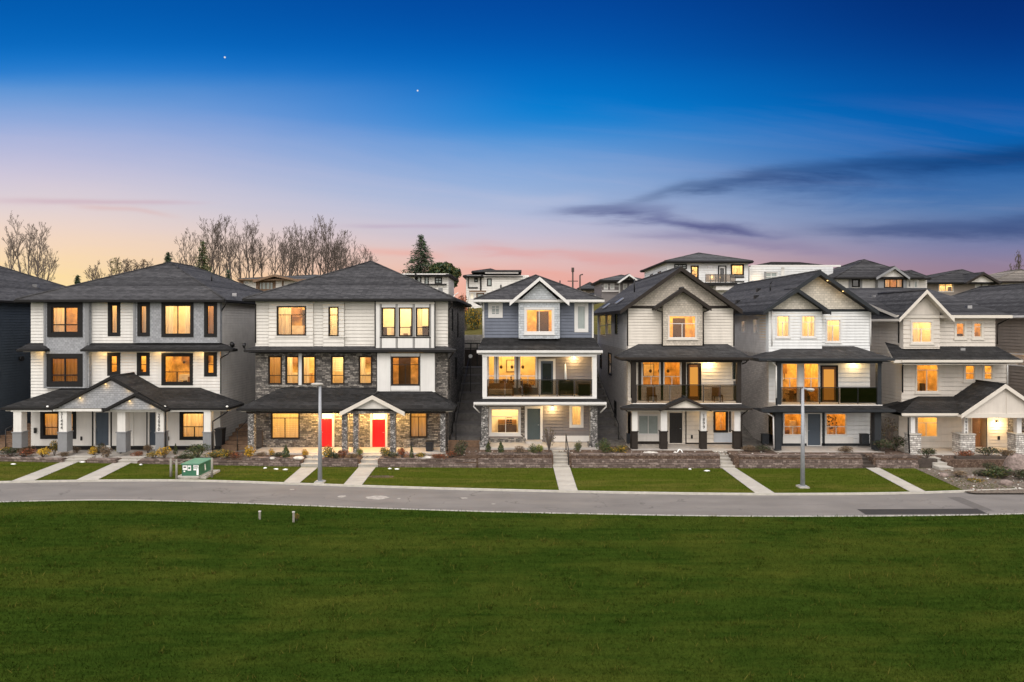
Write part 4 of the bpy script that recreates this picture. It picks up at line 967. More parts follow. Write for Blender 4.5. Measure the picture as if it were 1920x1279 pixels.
for (xx, yy) in ((8.4, 53.0), (8.0, 57.5)):
    mb = MB(); zz = gz(500.5, 46.3) - (11.45 - xx) * .70
    mb.slab([(xx - .35, yy - .45, zz - .1), (xx + .2, yy - .45, zz + .28), (xx + .2, yy + .45, zz + .28), (xx - .35, yy + .45, zz - .1)], .08, 'metal', 'metal'); h.part('roof_skylight', mb)
mb = MB(); mb.tube((9.5, 53, 11.5), (9.5, 53, 12.6), .05, .05, 8, 'metal_black'); h.part('vent_pipe', mb)

# ============ white house with stepped gables ============
h = House('gabled_house', 'bright white house with two overlapping dark edged gables and slate grey posts', 'house', (21.2, 55, .8), Y, ROW)
XL, XR = gx(1441, Y), gx(1631, Y); D = 'trim_slate'; P1 = Y - .5
for a, b in ((1454.5, 1481), (1501.5, 1529.5)): h.win(a, b, 591, 633, 'trim_white', 1.7, [('h', 604), ('v', (a + b) / 2, 604)], P1, curt='sides', sill=True)
h.win(1548.5, 1576.5, 598.5, 642, 'trim_white', 1.7, [('h', 611), ('v', 1561.5, 611)], curt='left', sill=True)
h.win(1465, 1497, 680, 756, 'trim_white', 1.5, [('h', 709.5), ('h', 727), ('v', 1481, 709.5, 727)]); h.win(1505.5, 1537, 680, 756, 'trim_white', 1.5, [('h', 709.5), ('h', 727), ('v', 1521, 709.5, 727)])
h.door(1541, 1568, 688, 757, 'door_wood', 'trim_dark', 3, lite='door_glow')
h.win(1468.5, 1505, 774, 817, 'trim_white', 1.6, [('h', 800), ('v', 1486.5, 800)]); h.win(1547.5, 1588, 774, 817, 'trim_white', 1.6, [('h', 800), ('v', 1568, 800)])
h.door(1514, 1538, 776, 835, 'door_slate', 'trim_white', 2, hand=-1)
h.room(1446, 1536, 588, 634, Y=P1, wall='room_warm', lamp='lamp_room_pale'); h.room(1544, 1582, 594, 644, wall='room_warm'); h.room(1461, 1540, 676, 758, wall='room_gold', d=2.8, style='table clut art cab'); h.room(1465, 1510, 771, 819, wall='room_gold', style='clut'); h.room(1544, 1592, 771, 819, wall='room_gold', style='clut plant')
h.wall(1441, 1631, 580, 664, 'siding_bright', lap=.2); h.wall(1441, 1541, 580, 662, 'siding_bright', P1, .2, .5); h.wall(1441, 1631, 664, 764, 'siding_bright', lap=.3); h.wall(1454, 1631, 764, 838, 'siding_bright', lap=.3)
h.walls_done()
mb = MB(); yy = Y - .015; mb.prism([(XL, gz(582, Y)), (XR, gz(582, Y)), ((XL + XR) / 2 + .1, gz(515, Y))], yy, yy + .2, 'shake_cream'); h.part('gable_wall', mb)
mb = MB(); yy = P1 - .015; mb.prism([(gx(1441, P1), gz(581, P1)), (gx(1548, P1), gz(581, P1)), (gx(1495.5, P1), gz(548, P1))], yy, yy + .2, 'shake_cream'); h.part('gable_wall', mb)
h.strip(1436, 1552, 579.5, 584, P1 - .02, D, .05); h.strip(1552, 1632, 579.5, 584, Y - .02, D, .05)
sw = [(49.0, 49.9, 8.4, 9.5, 'trim_white', 'room_warm'), (51.6, 52.5, 8.4, 9.4, 'trim_white', 'room_warm')]
h.side(XL, Y, 63.5, .4, 10.2, 'siding_side', -1, .19, sw, split=(7.0, 'shake_side')); h.side(XR, Y, 63.5, .4, 10.2, 'siding_side', 1, .19); h.back(XL, XR, 63.5, .8, 10.1, 'siding_side')
gable_roof(h, gx(1428, 46.3), gx(1648, 46.3), gx(1538.5, 46.3), 46.3, 64.0, gz(584, 46.3), gz(508, 46.3), 'shingle', D, .22, 'roof', D, .3)
gable_roof(h, gx(1431, 45.9), gx(1558, 45.9), gx(1495.5, 45.9), 45.9, 48.0, gz(584, 45.9), gz(541, 45.9), 'shingle', D, .18, 'bay_gable', D, .27)
zt = gz(649, Y); ze = gz(672, 44.9)
skirt(h, gx(1422, 44.9), gx(1677, 44.9), gx(1478, Y), gx(1601, Y), Y, 44.9, zt, ze, 'shingle', D, .16)
soffit(h, gx(1427, 44.9), gx(1672, 44.9), 45.0, Y - .03, ze - .24, 'trim_slate')
ZB = gz(759, 45.3)
slabbox(h, gx(1458, 45.3), gx(1654, 45.3), 45.25, Y + .02, ZB - .3, ZB, 'siding_greige', 'balcony_floor')
for a, b in ((1457, 1464.5), (1645.5, 1653)): h.post(a, b, 674, 760, 45.3, D, ztop=ze - .2)
slabbox(h, gx(1456, 45.3), gx(1654, 45.3), 45.25, 45.5, ze - .36, ze - .22, D, 'porch_beam')
railing(h, gx(1465, 45.3), gx(1645, 45.3), 45.34, ZB + .06, gz(726, 45.34), 5, 'glass_rail'); 
mb = MB(); mb.box(gx(1575, 45.5), gx(1644, 45.5), 45.42, 45.45, ZB + .1, gz(727, 45.45), 'trim_slate'); h.part('privacy_screen', mb)
skirt(h, gx(1427, 44.6), gx(1678, 44.6), gx(1456, 45.25), gx(1654, 45.25), 45.25, 44.6, ZB - .05, gz(768, 44.6), 'shingle_dark', D, .16)
soffit(h, gx(1433, 44.8), gx(1672, 44.8), 44.75, Y - .03, gz(768, 44.6) - .24, 'trim_slate')
for a, b in ((1453.5, 1465.5), (1640, 1652.5)): h.post(a, b, 772, 844, 45.0, D)
h.strip(1466, 1506, 818.5, 831, Y, 'panel_white', .04); h.strip(1546, 1600, 818.5, 831, Y, 'panel_white', .035); h.strip(1466, 1512, 831.5, 836, Y, D, .05); h.strip(1540, 1631, 831.5, 836, Y, D, .05); h.strip(1541.5, 1546, 774, 836, Y, D, .05); h.strip(1463, 1467.5, 774, 836, Y, D, .05)
slabbox(h, gx(1452, 45.0), gx(1655, 45.0), 44.75, Y + .05, .0, gz(836, Y), 'concrete_porch', 'porch_floor')
h.lamp(1600, 681, Y, 50, sconce=True)
for px, py in ((1551.5, 527), (1580.5, 547)): h.potlight(px, py, 46.42, 3)
spout(h, [(XL + .02, Y - .56, 10.0), (XL + .02, Y - .56, 7.6)], 'trim_white'); spout(h, [(gx(1432, 44.9), 45.0, 6.8), (gx(1448, 45.1), 45.1, 6.6), (gx(1455.5, 45.3), 45.3, 6.3), (gx(1455.5, 45.3), 45.3, 4.2)], 'trim_white')
spout(h, [(gx(1434, 44.7), 44.8, 3.4), (gx(1450, 44.95), 44.95, 3.0), (gx(1451, 44.95), 44.95, .9)], 'trim_white'); spout(h, [(XR + .02, Y - .06, 10.0), (XR + .02, Y - .06, 7.6)], 'trim_white')
for (xx, yy) in ((18.6, 52), (18.2, 55), (19.5, 54)):
    mb = MB(); zz = gz(508, 46.3) - (20.93 - xx) * .69; mb.box(xx - .15, xx + .15, yy - .15, yy + .15, zz - .15, zz + .18, 'metal_black'); h.part('roof_vent', mb)
mb = MB(); mb.path([(19.3, 51, 11.5), (19.3, 51, 12.1), (19.45, 51, 12.3)], .05, 8, 'metal_black'); h.part('vent_pipe', mb)

# ============ taupe house with stone pier porch ============
h = House('family_house', 'taupe house with white bargeboards and stone pier porch at the right', 'house', (30.3, 55, .65), Y, ROW)
XL, XR = gx(1690, Y), gx(1866, Y); W = 'trim_beige'; P1 = Y - .5
h.win(1707, 1750, 601, 645, W, 3, [('h', 617), ('v', 1727.5, 617)], P1, curt='left', sill=True, inner='trim_white')
for a, b in ((1789, 1812), (1822, 1844)): h.win(a, b, 602, 636, W, 4, [('h', 613)] if a > 1800 else [], curt=None, sill=True)
h.win(1716, 1761.5, 681.5, 737, W, 2.5, [('h', 694), ('v', 1738, 694)], inner='trim_white', sill=True)
for a, b in ((1806, 1831.5), (1841.5, 1864)): h.win(a, b, 681.5, 716, W, 4, [('h', 700)], sill=True)
h.win(1718, 1760, 780, 821, W, 2.2, [('h', 793), ('v', 1737, 793)], sill=True, inner='trim_white', sash=.9)
h.room(1700, 1757, 596, 648, Y=P1, wall='room_warm', lamp='lamp_room_pale'); h.room(1784, 1850, 597, 640, wall='room_gold', style='clut'); h.room(1710, 1768, 676, 740, wall='room_gold', style='cab clut'); h.room(1800, 1866, 677, 720, wall='room_gold', style='cab'); h.room(1712, 1766, 776, 824, wall='room_warm', lamp='lamp_room')
h.wall(1690, 1866, 592, 662, 'siding_taupe', lap=.26); h.wall(1693.5, 1762, 590, 654, 'siding_taupe', P1, .3, .5); h.wall(1690, 1889, 662, 770, 'siding_taupe', lap=.3); h.wall(1685, 1819, 770, 842, 'siding_taupe', lap=.5)
h.holes.append((gx(1822, Y), gx(1850, Y), gz(838, Y), gz(782, Y), Y))
h.wall(1819, 1852, 770, 842, 'siding_taupe', lap=.5); h.wall(1852, 1889, 770, 842, 'siding_taupe', lap=.22)
h.walls_done()
# recessed entry with the door standing open
X0, X1, Z0, Z1 = gx(1822, Y), gx(1850, Y), gz(838, Y), gz(782, Y); mb = MB()
mb.face([(X0, Y + .02, Z0), (X0, Y + 2.2, Z0), (X0, Y + 2.2, Z1), (X0, Y + .02, Z1)], 'room_amber'); mb.face([(X1, Y + .02, Z0), (X1, Y + 2.2, Z0), (X1, Y + 2.2, Z1), (X1, Y + .02, Z1)], 'room_warm'); mb.face([(X0, Y + 2.2, Z0), (X1, Y + 2.2, Z0), (X1, Y + 2.2, Z1), (X0, Y + 2.2, Z1)], 'furn_dark')
mb.face([(X0, Y + .02, Z0), (X1, Y + .02, Z0), (X1, Y + 2.2, Z0), (X0, Y + 2.2, Z0)], 'furn_wood'); mb.face([(X0, Y + .02, Z1), (X1, Y + .02, Z1), (X1, Y + 2.2, Z1), (X0, Y + 2.2, Z1)], 'room_warm'); rm = h.part('room_interior', mb)
mb = MB(); mb.box((X0 + X1) / 2 - .2, (X0 + X1) / 2 + .2, Y + .9, Y + 1.3, Z1 - .04, Z1 - .02, 'lamp_room_soft'); mb.build('ceiling_lamp', rm)
mb = MB(); mb.box(X0 + .03, X0 + .62, Y + .05, Y + .09, Z0 + .01, Z1 - .03, 'door_wood'); mb.box(X0 + .12, X0 + .53, Y + .04, Y + .052, Z0 + .3, Z1 - .4, 'door_wood'); d = h.part('door', mb)
mb = MB(); mb.tube((X0 + .56, Y + .05, Z0 + 1), (X0 + .56, Y - .02, Z0 + 1), .03, .03, 8, 'metal'); mb.build('handle', d)
mb = MB(); mb.box(X0 - .08, X0, Y - .05, Y + .06, Z0, Z1 + .08, W); mb.box(X1, X1 + .08, Y - .05, Y + .06, Z0, Z1 + .08, W); mb.box(X0, X1, Y - .05, Y + .06, Z1, Z1 + .08, W); h.part('door_frame', mb)
mb = MB(); yy = P1 - .015; mb.prism([(gx(1693, P1), gz(594, P1)), (gx(1762, P1), gz(594, P1)), (gx(1762, P1), gz(578, P1)), (gx(1738, P1), gz(556, P1)), (gx(1693, P1), gz(592, P1))], yy, yy + .2, 'siding_taupe'); h.part('gable_wall', mb)
gable_roof(h, gx(1686, 45.9), gx(1789, 45.9), gx(1738, 45.9), 45.9, 52.0, gz(598, 45.9), gz(544, 45.9), 'shingle', W, .16, 'bay_gable', W, .26)
# main roof, ridge parallel to the street
Xa, Xb, Ye, ze, Yr, zr = gx(1681, 46.4), gx(1897, 46.4), 46.4, gz(591, 46.4), 56.0, 12.05
mb = MB(); mb.slab([(Xa, Ye, ze), (Xb, Ye, ze), (Xb, Yr, zr), (Xa, Yr, zr)], .2, 'shingle', W); mb.slab([(Xa, Yr, zr), (Xb, Yr, zr), (Xb, 65.6, ze), (Xa, 65.6, ze)], .2, 'shingle', W); ro = h.part('roof', mb)
mb = MB(); mb.box(gx(1762, Ye), Xb, Ye - .1, Ye - .003, ze - .2, ze - .01, W); mb.box(Xa, gx(1690, Ye), Ye - .1, Ye - .003, ze - .2, ze - .01, W); mb.build('gutter', ro)
sw = [(50.2, 51.6, 6.1, 6.95, 'trim_white', 'room_warm')]
h.side(XL, Y, 65, .4, 9.7, 'siding_taupe', -1, .24, sw); h.side(XR, Y, 65, .4, 9.7, 'siding_taupe', 1, .24); h.back(XL, XR, 65, .5, 9.7, 'siding_taupe')
for X in (XL, XR):
    mb = MB(); mb.face([(X, Y, 9.5), (X, 65, 9.5), (X, 56, zr - .2)], 'siding_taupe'); h.part('gable_wall', mb)
zt = gz(649, Y); ze2 = gz(675, 45.3)
skirt(h, gx(1690, 45.3), gx(1916, 45.3), gx(1690, Y), gx(1868, Y), Y, 45.3, zt, ze2, 'shingle_dark', W, .2)
mb = MB(); a = Vector((gx(1690, 45.3), 45.3, ze2)); b = Vector((gx(1690, Y), Y + .0, zt)); mb.slab([a, a + Vector((-.5, 0, 0)), b + Vector((-.6, 1.0, .25)), b], .2, 'shingle_dark', W); h.part('lower_roof', mb)
soffit(h, gx(1694, 45.3), gx(1910, 45.3), 45.4, Y - .03, ze2 - .32, 'siding_taupe')
zt = gz(743, Y); ze3 = gz(775, 44.6)
skirt(h, gx(1690, 44.6), gx(1803, 44.6), gx(1722, Y), gx(1840, Y), Y, 44.6, zt, ze3, 'shingle_dark', W, .18)
mb = MB(); a = (gx(1690, 44.6), 44.6, ze3); mb.slab([a, (gx(1690, 44.6), Y + 1.0, ze3), (gx(1722, Y), Y + .02, zt)], .18, 'shingle_dark', W); h.part('lower_roof', mb)
soffit(h, gx(1694, 44.7), gx(1990, 44.7), 44.7, Y - .03, gz(783, 44.6) + .02, 'trim_beige')
gable_roof(h, gx(1802, 44.2), gx(1968, 44.2), gx(1885, 44.2), 44.2, 47.2, gz(778, 44.2), gz(721, 44.2), 'shingle_dark', W, .16, 'porch_gable', W, .27)
mb = MB(); mb.prism([(gx(1812, 44.4), gz(783, 44.4)), (gx(1962, 44.4), gz(783, 44.4)), (gx(1962, 44.4), gz(776, 44.4)), (gx(1885, 44.4), gz(728, 44.4)), (gx(1812, 44.4), gz(776, 44.4))], 44.4, 44.5, 'siding_taupe'); h.part('gable_wall', mb)
h_ = 44.5; mb = MB(); mb.box(gx(1806, h_), gx(1966, h_), 44.34, 44.8, gz(783, h_), gz(775, h_), W); mb.box(gx(1884.4, h_), gx(1885.6, h_), 44.36, 44.42, gz(775, h_), gz(735, h_), W); h.part('porch_beam', mb)
slabbox(h, gx(1712, 44.9), gx(1806, 44.9), 44.8, 45.1, gz(782, 44.9), gz(777, 44.9), W, 'porch_beam')
for a, b, c, d in ((1706.5, 1727, 1712, 1720), (1801, 1828.5, 1812.5, 1820), (1905, 1930, 1912, 1921)):
    X0, X1 = gx(a, 44.6), gx(b, 44.6); mb = MB(); w = gx(d, 44.6) - gx(c, 44.6); mb.box(gx(c, 44.6), gx(d, 44.6), 44.85, 44.85 + w, gz(815, 44.6), gz(780, 44.6), 'trim_white'); p = h.part('porch_post', mb)
    mb = MB(); mb.box(X0, X1, 44.6, 44.6 + (X1 - X0) * .9, .1, gz(816, 44.6), 'stone_pale'); mb.box(X0 - .04, X1 + .04, 44.56, 44.64 + (X1 - X0) * .9, gz(816, 44.6), gz(813.5, 44.6), 'concrete'); mb.build('post_base', p)
textmesh('house_number', '1\n0\n5\n6\n6', .22, 'ink', h.root, (gx(1816.3, 44.6), 44.83, gz(783, 44.6)), line=1.0)
slabbox(h, gx(1706, 44.6), gx(1960, 44.6), 44.5, Y + .05, -.1, gz(839, Y), 'concrete_porch', 'porch_floor')
h.strip(1690, 1819, 830.5, 832, Y, 'siding_taupe', .05); h.strip(1850, 1853.5, 778, 838, Y, W, .06)
X0 = gx(1889, Y); mb = MB(); mb.box(X0, X0 + 1.6, Y - .02, Y + .1, Z0 - .1, Z1 + .1, 'stone_mid'); mb.box(X0 + .02, X0 + 1.5, Y - .45, Y - .02, gz(812, Y), gz(808, Y), 'furn_dark'); h.part('stone_wall', mb)
h.lamp(1868, 795, Y, 90)
mb = MB(); p = at(1872, 821, Y); mb.box(p.x - .07, p.x + .07, Y - .07, Y - .02, p.z - .13, p.z + .13, 'metal_black'); h.part('wall_socket', mb)
spout(h, [(gx(1688, Ye), Ye - .05, 9.5), (gx(1684, Y), Y - .05, 9.3), (gx(1684, Y), Y - .05, 7.8)], 'trim_dark'); spout(h, [(gx(1893, Ye), Ye - .05, 9.5), (gx(1870, Y), Y - .05, 9.1), (gx(1869, Y), Y - .05, 7.7)], 'trim_brown')
spout(h, [(gx(1694, 45.4), 45.4, 6.5), (gx(1691.5, Y), Y - .06, 6.2), (gx(1691.5, Y), Y - .06, 4.4)], 'trim_dark'); spout(h, [(gx(1704, 44.6), 44.65, 3.0), (gx(1704, 44.6), 44.65, 1.7), (gx(1704, 44.6), 44.5, .7)], 'trim_dark')
spout(h, [(gx(1888, Y), Y - .05, 6.4), (gx(1888, Y), Y - .05, 4.9)], 'trim_white')
vent(h, 1636, 557, 52.5); vent(h, 1816, 576, 48.6); vent(h, 1803, 656, 46.6)
mb = MB(); mb.tube((gx(1655, 50.5), 50.5, gz(566, 50.5)), (gx(1684, 47.4), 47.4, gz(587, 47.4)), .04, .04, 5, 'metal'); h.part('roof_flashing', mb)

# ============ brown house at the right edge ============
h = House('family_house', 'brown lap sided house half hidden at the right edge of the photo', 'house', (42, 55, .65), Y, ROW)
XL, XR = 37.2, 45
sw = [(49.4, 51.1, 6.0, 6.95, 'trim_white', 'room_warm')]
h.side(XL, Y, 66, .4, 9.6, 'siding_brown', -1, .24, sw); h.side(XR, Y, 66, .4, 9.6, 'siding_brown', 1); h.wall(1973, 2186, 590, 842, 'siding_brown'); h.walls_done(); h.back(XL, XR, 66, .5, 9.6, 'siding_brown')
hip_roof(h, XL - .6, XR + .6, Y - .6, 66.6, 9.72, 12.3, 41.1, 52.5, 60, 'shingle', 'trim_white')
skirt(h, 36.6, 45.5, 38.5, 44.5, Y, 45.3, 7.6, 6.7, 'shingle_dark', 'trim_white')
# ------------------------------------------------------------------ ground
def interp(x, pts):
    if x <= pts[0][0]: return pts[0][1]
    for (a, b), (c, d) in zip(pts, pts[1:]):
        if x <= c: return b + (d - b) * (x - a) / (c - a)
    return pts[-1][1]
FAR = [(-400, 916), (-150, 910), (0, 906), (150, 903.5), (300, 902.5), (400, 903.5), (460, 906), (560, 909.5), (690, 914), (850, 919), (1040, 923.5), (1170, 926), (1340, 928.5), (1420, 929.2), (1600, 928.5), (1730, 926.5), (1815, 923), (1920, 920), (2100, 915), (2400, 905)]
NEAR = [(-400, 952), (-150, 946), (0, 941.5), (150, 937.5), (270, 938), (460, 944), (640, 951), (880, 959), (1060, 963), (1230, 966.5), (1400, 968.5), (1600, 968.5), (1800, 966.5), (1920, 963.5), (2100, 959), (2400, 950)]
farW = [gnd(x, y) for x, y in FAR]; nearW = [gnd(x, y) for x, y in NEAR]
def resample(P, step=0.8):
    out = [P[0]]
    for a, b in zip(P, P[1:]):
        n = max(1, int((b - a).length / step))
        for i in range(1, n + 1): out.append(a.lerp(b, i / n))
    for _ in range(6):
        out = [out[0]] + [(out[i - 1] + out[i] * 2 + out[i + 1]) / 4 for i in range(1, len(out) - 1)] + [out[-1]]
    return out
farW = resample(farW); nearW = resample(nearW)
def yat(P, x):
    for a, b in zip(P, P[1:]):
        if a.x <= x <= b.x: return a.y + (b.y - a.y) * (x - a.x) / max(1e-6, b.x - a.x)
    return P[0].y if x < P[0].x else P[-1].y
PAD = [(-60, .24), (-19.5, .25), (-18.4, .50), (-4.5, .53), (-2.6, .84), (6, .84), (7, .83), (15.5, .81), (17, .70), (25, .69), (26.5, .56), (60, .56)]
CUTS = [(119, 163, 44.6, 45.6), (220, 262, 44.4, 45.4), (564, 600, 43.2, 44.9), (672, 708, 43.1, 44.9), (1037, 1067.5, 42.9, 44.9), (1351, 1378, 42.8, 44.75), (1618, 1641, 42.8, 44.4), (1761, 1787, 42.2, 44.0)]
CUTX = [(gx(a, y0), gx(b, y0), y1) for a, b, y0, y1 in CUTS]
YW = [(-60, 45.6), (-34, 44.75), (-20, 43.9), (-14, 43.4), (-3, 43.1), (10, 42.95), (40, 42.9)]
def yw(x): return interp(x, YW)
def pad(x): return interp(x, PAD)
def hz(x, y):
    if y < yw(x): return -.05
    for a, b, e in CUTX:
        if a + .03 < x < b - .03 and y < e - .1: return -.05
    p = pad(x)
    return p + interp(y, [(47, 0), (50, .1), (63, 3.8), (65.9, 4.2), (66.1, 7.2), (70, 7.8), (82, 9.9), (100, 11.2), (140, 11.4), (300, 11.0), (900, 9.0)])
xs = sorted(set([-900, -500, -300, -200, -140, -100, -80, -60] + [i * 1.0 for i in range(-56, 57)] + [60, 80, 100, 140, 200, 300, 500, 900] + [v for a, b, e in CUTX for v in (a + .025, a + .035, b - .035, b - .025)]))
rows = []
for x in xs:
    w = yw(x); e_ = ([e for a, b, e in CUTX if a - 1 < x < b + 1] or [w + 1.2])[0]; ys = [-200, 0, 20, 33, 38, w - .03, w + .03, (w + e_) / 2, e_ - .101, e_ - .099, 46.3, 47.5, 49, 50] + [50 + i for i in range(1, 14)] + [64, 65, 65.9, 66.1, 67, 68.5, 70, 73, 76, 79, 82, 86, 91, 100, 115, 140, 200, 300, 600, 1500]
    rows.append([(x, y, hz(x, y) + (0.05 * math.sin(x * 1.7 + y * 2.3) * (y > 51))) for y in ys])
mb = MB()
for a, b in zip(rows, rows[1:]):
    for i in range(len(a) - 1):
        y = (a[i][1] + a[i + 1][1]) / 2
        mb.face([a[i], b[i], b[i + 1], a[i + 1]], 'grass_hill' if y > 66.5 else ('mulch' if y < 46.2 and i > 4 else 'terrain'))
g = mb.build('ground'); tag(g, kind='structure')


def sheet(name, polys, m, z, kind='structure', **k):
    mb = MB()
    for p in polys: mb.face([(a[0], a[1], (z(a[0], a[1]) if callable(z) else z)) for a in p], m)
    return tag(mb.build(name), kind=kind, **k)

# road
mb = MB(); n = 160
ax = [-70 + 140 * i / n for i in range(n + 1)]
for a, b in zip(ax, ax[1:]):
    mb.face([(a, yat(nearW, a), 0), (b, yat(nearW, b), 0), (b, yat(farW, b), 0), (a, yat(farW, a), 0)], 'asphalt')
tag(mb.build('road'), kind='structure')
# kerbs: far one raised, near one a low flat strip
for nm, P, off, w, zt in (('kerb', farW, 0.0, .13, .10), ('kerb', nearW, -.15, .15, .035)):
    mb = MB()
    for a, b in zip(ax, ax[1:]):
        if nm == 'kerb' and P is farW and a > 27.6: continue
        ya, yb = yat(P, a) + off, yat(P, b) + off
        mb.face([(a, ya, zt), (b, yb, zt), (b, yb + w, zt), (a, ya + w, zt)], 'kerb'); mb.face([(a, ya, -.05), (b, yb, -.05), (b, yb, zt), (a, ya, zt)], 'kerb'); mb.face([(a, ya + w, -.05), (b, yb + w, -.05), (b, yb + w, zt), (a, ya + w, zt)], 'kerb')
    tag(mb.build(nm), kind='structure')
def rp(px, py): v = gnd(px, py); return (v.x, v.y)
sheet('road_patch', [[rp(1607, 955), rp(1832, 954), rp(1852, 963.5), rp(1623, 965)]], 'asphalt_dark', .005)
sheet('road_patch', [[rp(1776, 932.5), rp(1800, 932), rp(1862, 957), rp(1836, 957.5)]], 'asphalt_mid', .004)
def blob(cx, cy, rx, ry, n=18, seed=1):
    r = random.Random(seed); return [(cx + rx * math.cos(t) * r.uniform(.7, 1.1), cy + ry * math.sin(t) * r.uniform(.7, 1.1)) for t in [2 * math.pi * i / n for i in range(n)]]
for i, (px, py, a, b) in enumerate(((708, 933, .62, .42), (641, 931, .25, .25), (870, 934, .2, .14), (748, 935, .10, .12), (548, 918, .15, .12), (925, 945, .12, .08))):
    v = gnd(px, py); sheet('road_stain', [blob(v.x, v.y, a, b, 18, i)], 'road_stain', .004)
# field in front: sheet
def zf(x, y): return .03 + .03 * math.sin(x * .23 + 1) * math.sin(y * .31) * (y < 30)
mb = MB(); yy = [-60, -20, 0, 10, 14] + [15 + i * .9 for i in range(20)]
axf = [-300, -150, -80] + [i * 1.5 for i in range(-40, 41)] + [80, 150, 300]
for a, b in zip(axf, axf[1:]):
    la, lb = yat(nearW, a) - .145, yat(nearW, b) - .145
    ya = [y for y in yy]; ya = [min(y, la - .02 * (len(yy) - i)) for i, y in enumerate(yy)] + [la]; yb = [min(y, lb - .02 * (len(yy) - i)) for i, y in enumerate(yy)] + [lb]
    for i in range(len(ya) - 1):
        mb.face([(a, ya[i], zf(a, ya[i])), (b, yb[i], zf(b, yb[i])), (b, yb[i + 1], zf(b, yb[i + 1])), (a, ya[i + 1], zf(a, ya[i + 1]))], 'grass_field', True)
tag(mb.build('field'), kind='structure')
# front lawn
LAWN_END = 31.5
mb = MB(); axl = [-70 + i * .8 for i in range(int((LAWN_END + 70) / .8) + 1)]
def zl(x, y):
    f, w = yat(farW, x), yw(x); t = max(0, min(1, (y - f) / max(.1, w - f)))
    return .075 + t * interp(x, [(-34, .06), (-20, .0), (0, -.01)])
for a, b in zip(axl, axl[1:]):
    for i in range(6):
        q = lambda x, t: (x, yat(farW, x) + .15 + (yw(x) + .0 - yat(farW, x) - .15) * t, zl(x, yat(farW, x) + (yw(x) - yat(farW, x)) * t))
        mb.face([q(a, i / 6), q(b, i / 6), q(b, (i + 1) / 6), q(a, (i + 1) / 6)], 'grass_front', True)
tag(mb.build('lawn'), kind='structure')
def gz_poly(pts): return [(gnd(x, y, .08).x, gnd(x, y, .08).y) for x, y in pts]
sheet('gravel', [gz_poly([(1716, 878.5), (1900, 873), (2000, 873), (2000, 925), (1830, 925), (1815, 923)])], 'gravel', lambda x, y: .085)
sheet('soil_patch', [blob(gnd(715, 896).x, gnd(715, 896).y, .9, .35, 16, 3)], 'mulch', lambda x, y: zl(x, y) + .008)

# concrete walks
def walk(p, z=.012):
    a, b, c, d = [gnd(x, y, .08) for x, y in p]
    return sheet('path', [[(a.x, yat(farW, a.x) + .02), (b.x, yat(farW, b.x) + .02), (c.x, c.y), (d.x, d.y)]], 'concrete_walk', lambda x, y: max(.104, zl(x, y) + .014))
WALKS = [[(17, 904), (57, 904), (150, 866), (119, 866)], [(136, 903), (176, 903), (251, 866), (219, 866)], [(526, 909), (557.5, 909.5), (596, 877), (564, 877)], [(642, 911), (676, 913), (704, 877), (672, 877)],
         [(1049, 923), (1084.6, 924), (1068, 875), (1037, 875)], [(1421, 928.6), (1458, 928.6), (1379, 878), (1353, 878)], [(1716, 927), (1745, 926), (1645, 876), (1620, 876)]]
for w_ in WALKS: walk(w_)

# front steps: each flight is one thing
def steps(name, label, px0, px1, n, y0, y1, z0, z1, m, wing=None):
    X0, X1 = gx(px0, y0), gx(px1, y0); mb = MB(); d = (y1 - y0) / n
    for i in range(n):
        z = z0 + (z1 - z0) * (i + 1) / n; mb.box(X0, X1, y0 + d * i + .001 * i, y1, -.05 if i == 0 else z - (z1 - z0) / n - .02, z, m)
        mb.box(X0 - .01, X1 + .01, y0 + d * i - .03, y0 + d * i + .04, z - .05, z + .004, m)
    return tag(mb.build(name, origin=((X0 + X1) / 2, (y0 + y1) / 2, z0)), label, 'steps', 'front steps')
steps('front_steps', 'low concrete steps at the leftmost garden walk', 119, 163, 2, 44.6, 45.6, .16, .34, 'concrete')
steps('front_steps', 'low concrete steps on the second garden walk from the left', 220, 262, 2, 44.4, 45.4, .14, .34, 'concrete')
steps('front_steps', 'three concrete steps below the red door nearest the street lamp', 564, 600, 3, 43.2, 44.9, .10, .58, 'concrete')
steps('front_steps', 'three concrete steps below the red door under the small gable', 672, 708, 3, 43.1, 44.9, .10, .58, 'concrete')
steps('front_steps', 'five concrete steps beside a thin black handrail, blue house', 1037, 1067.5, 5, 42.9, 44.9, .09, .84, 'concrete')
steps('front_steps', 'five concrete steps cut through the wall between beige and white houses', 1351, 1378, 5, 42.8, 44.75, .09, .84, 'concrete')
steps('front_steps', 'dark timber steps between block walls of the bright white house', 1618, 1641, 4, 42.8, 44.4, .09, .72, 'wood_dark')
steps('front_steps', 'pale stone slab steps on gravel before the stone pier porch', 1761, 1787, 3, 42.2, 44.0, .09, .58, 'concrete')
# hand rail by the blue house
mb = MB(); X = gx(1064.5, 43.5); mb.tube((X, 42.9, .2), (X, 42.9, 1.2), .03, .03, 6, 'metal_black'); mb.tube((X - .02, 44.7, .8), (X - .02, 44.7, 1.9), .03, .03, 6, 'metal_black'); mb.tube((X, 42.9, 1.2), (X - .02, 44.7, 1.9), .03, .03, 6, 'metal_black'); mb.box(X - .012, X + .012, 44.62, 44.74, .9, 1.85, 'trim_slate')
tag(mb.build('handrail', origin=(X, 43.8, .1)), 'thin black handrail climbing the concrete steps of the blue house', 'handrail')

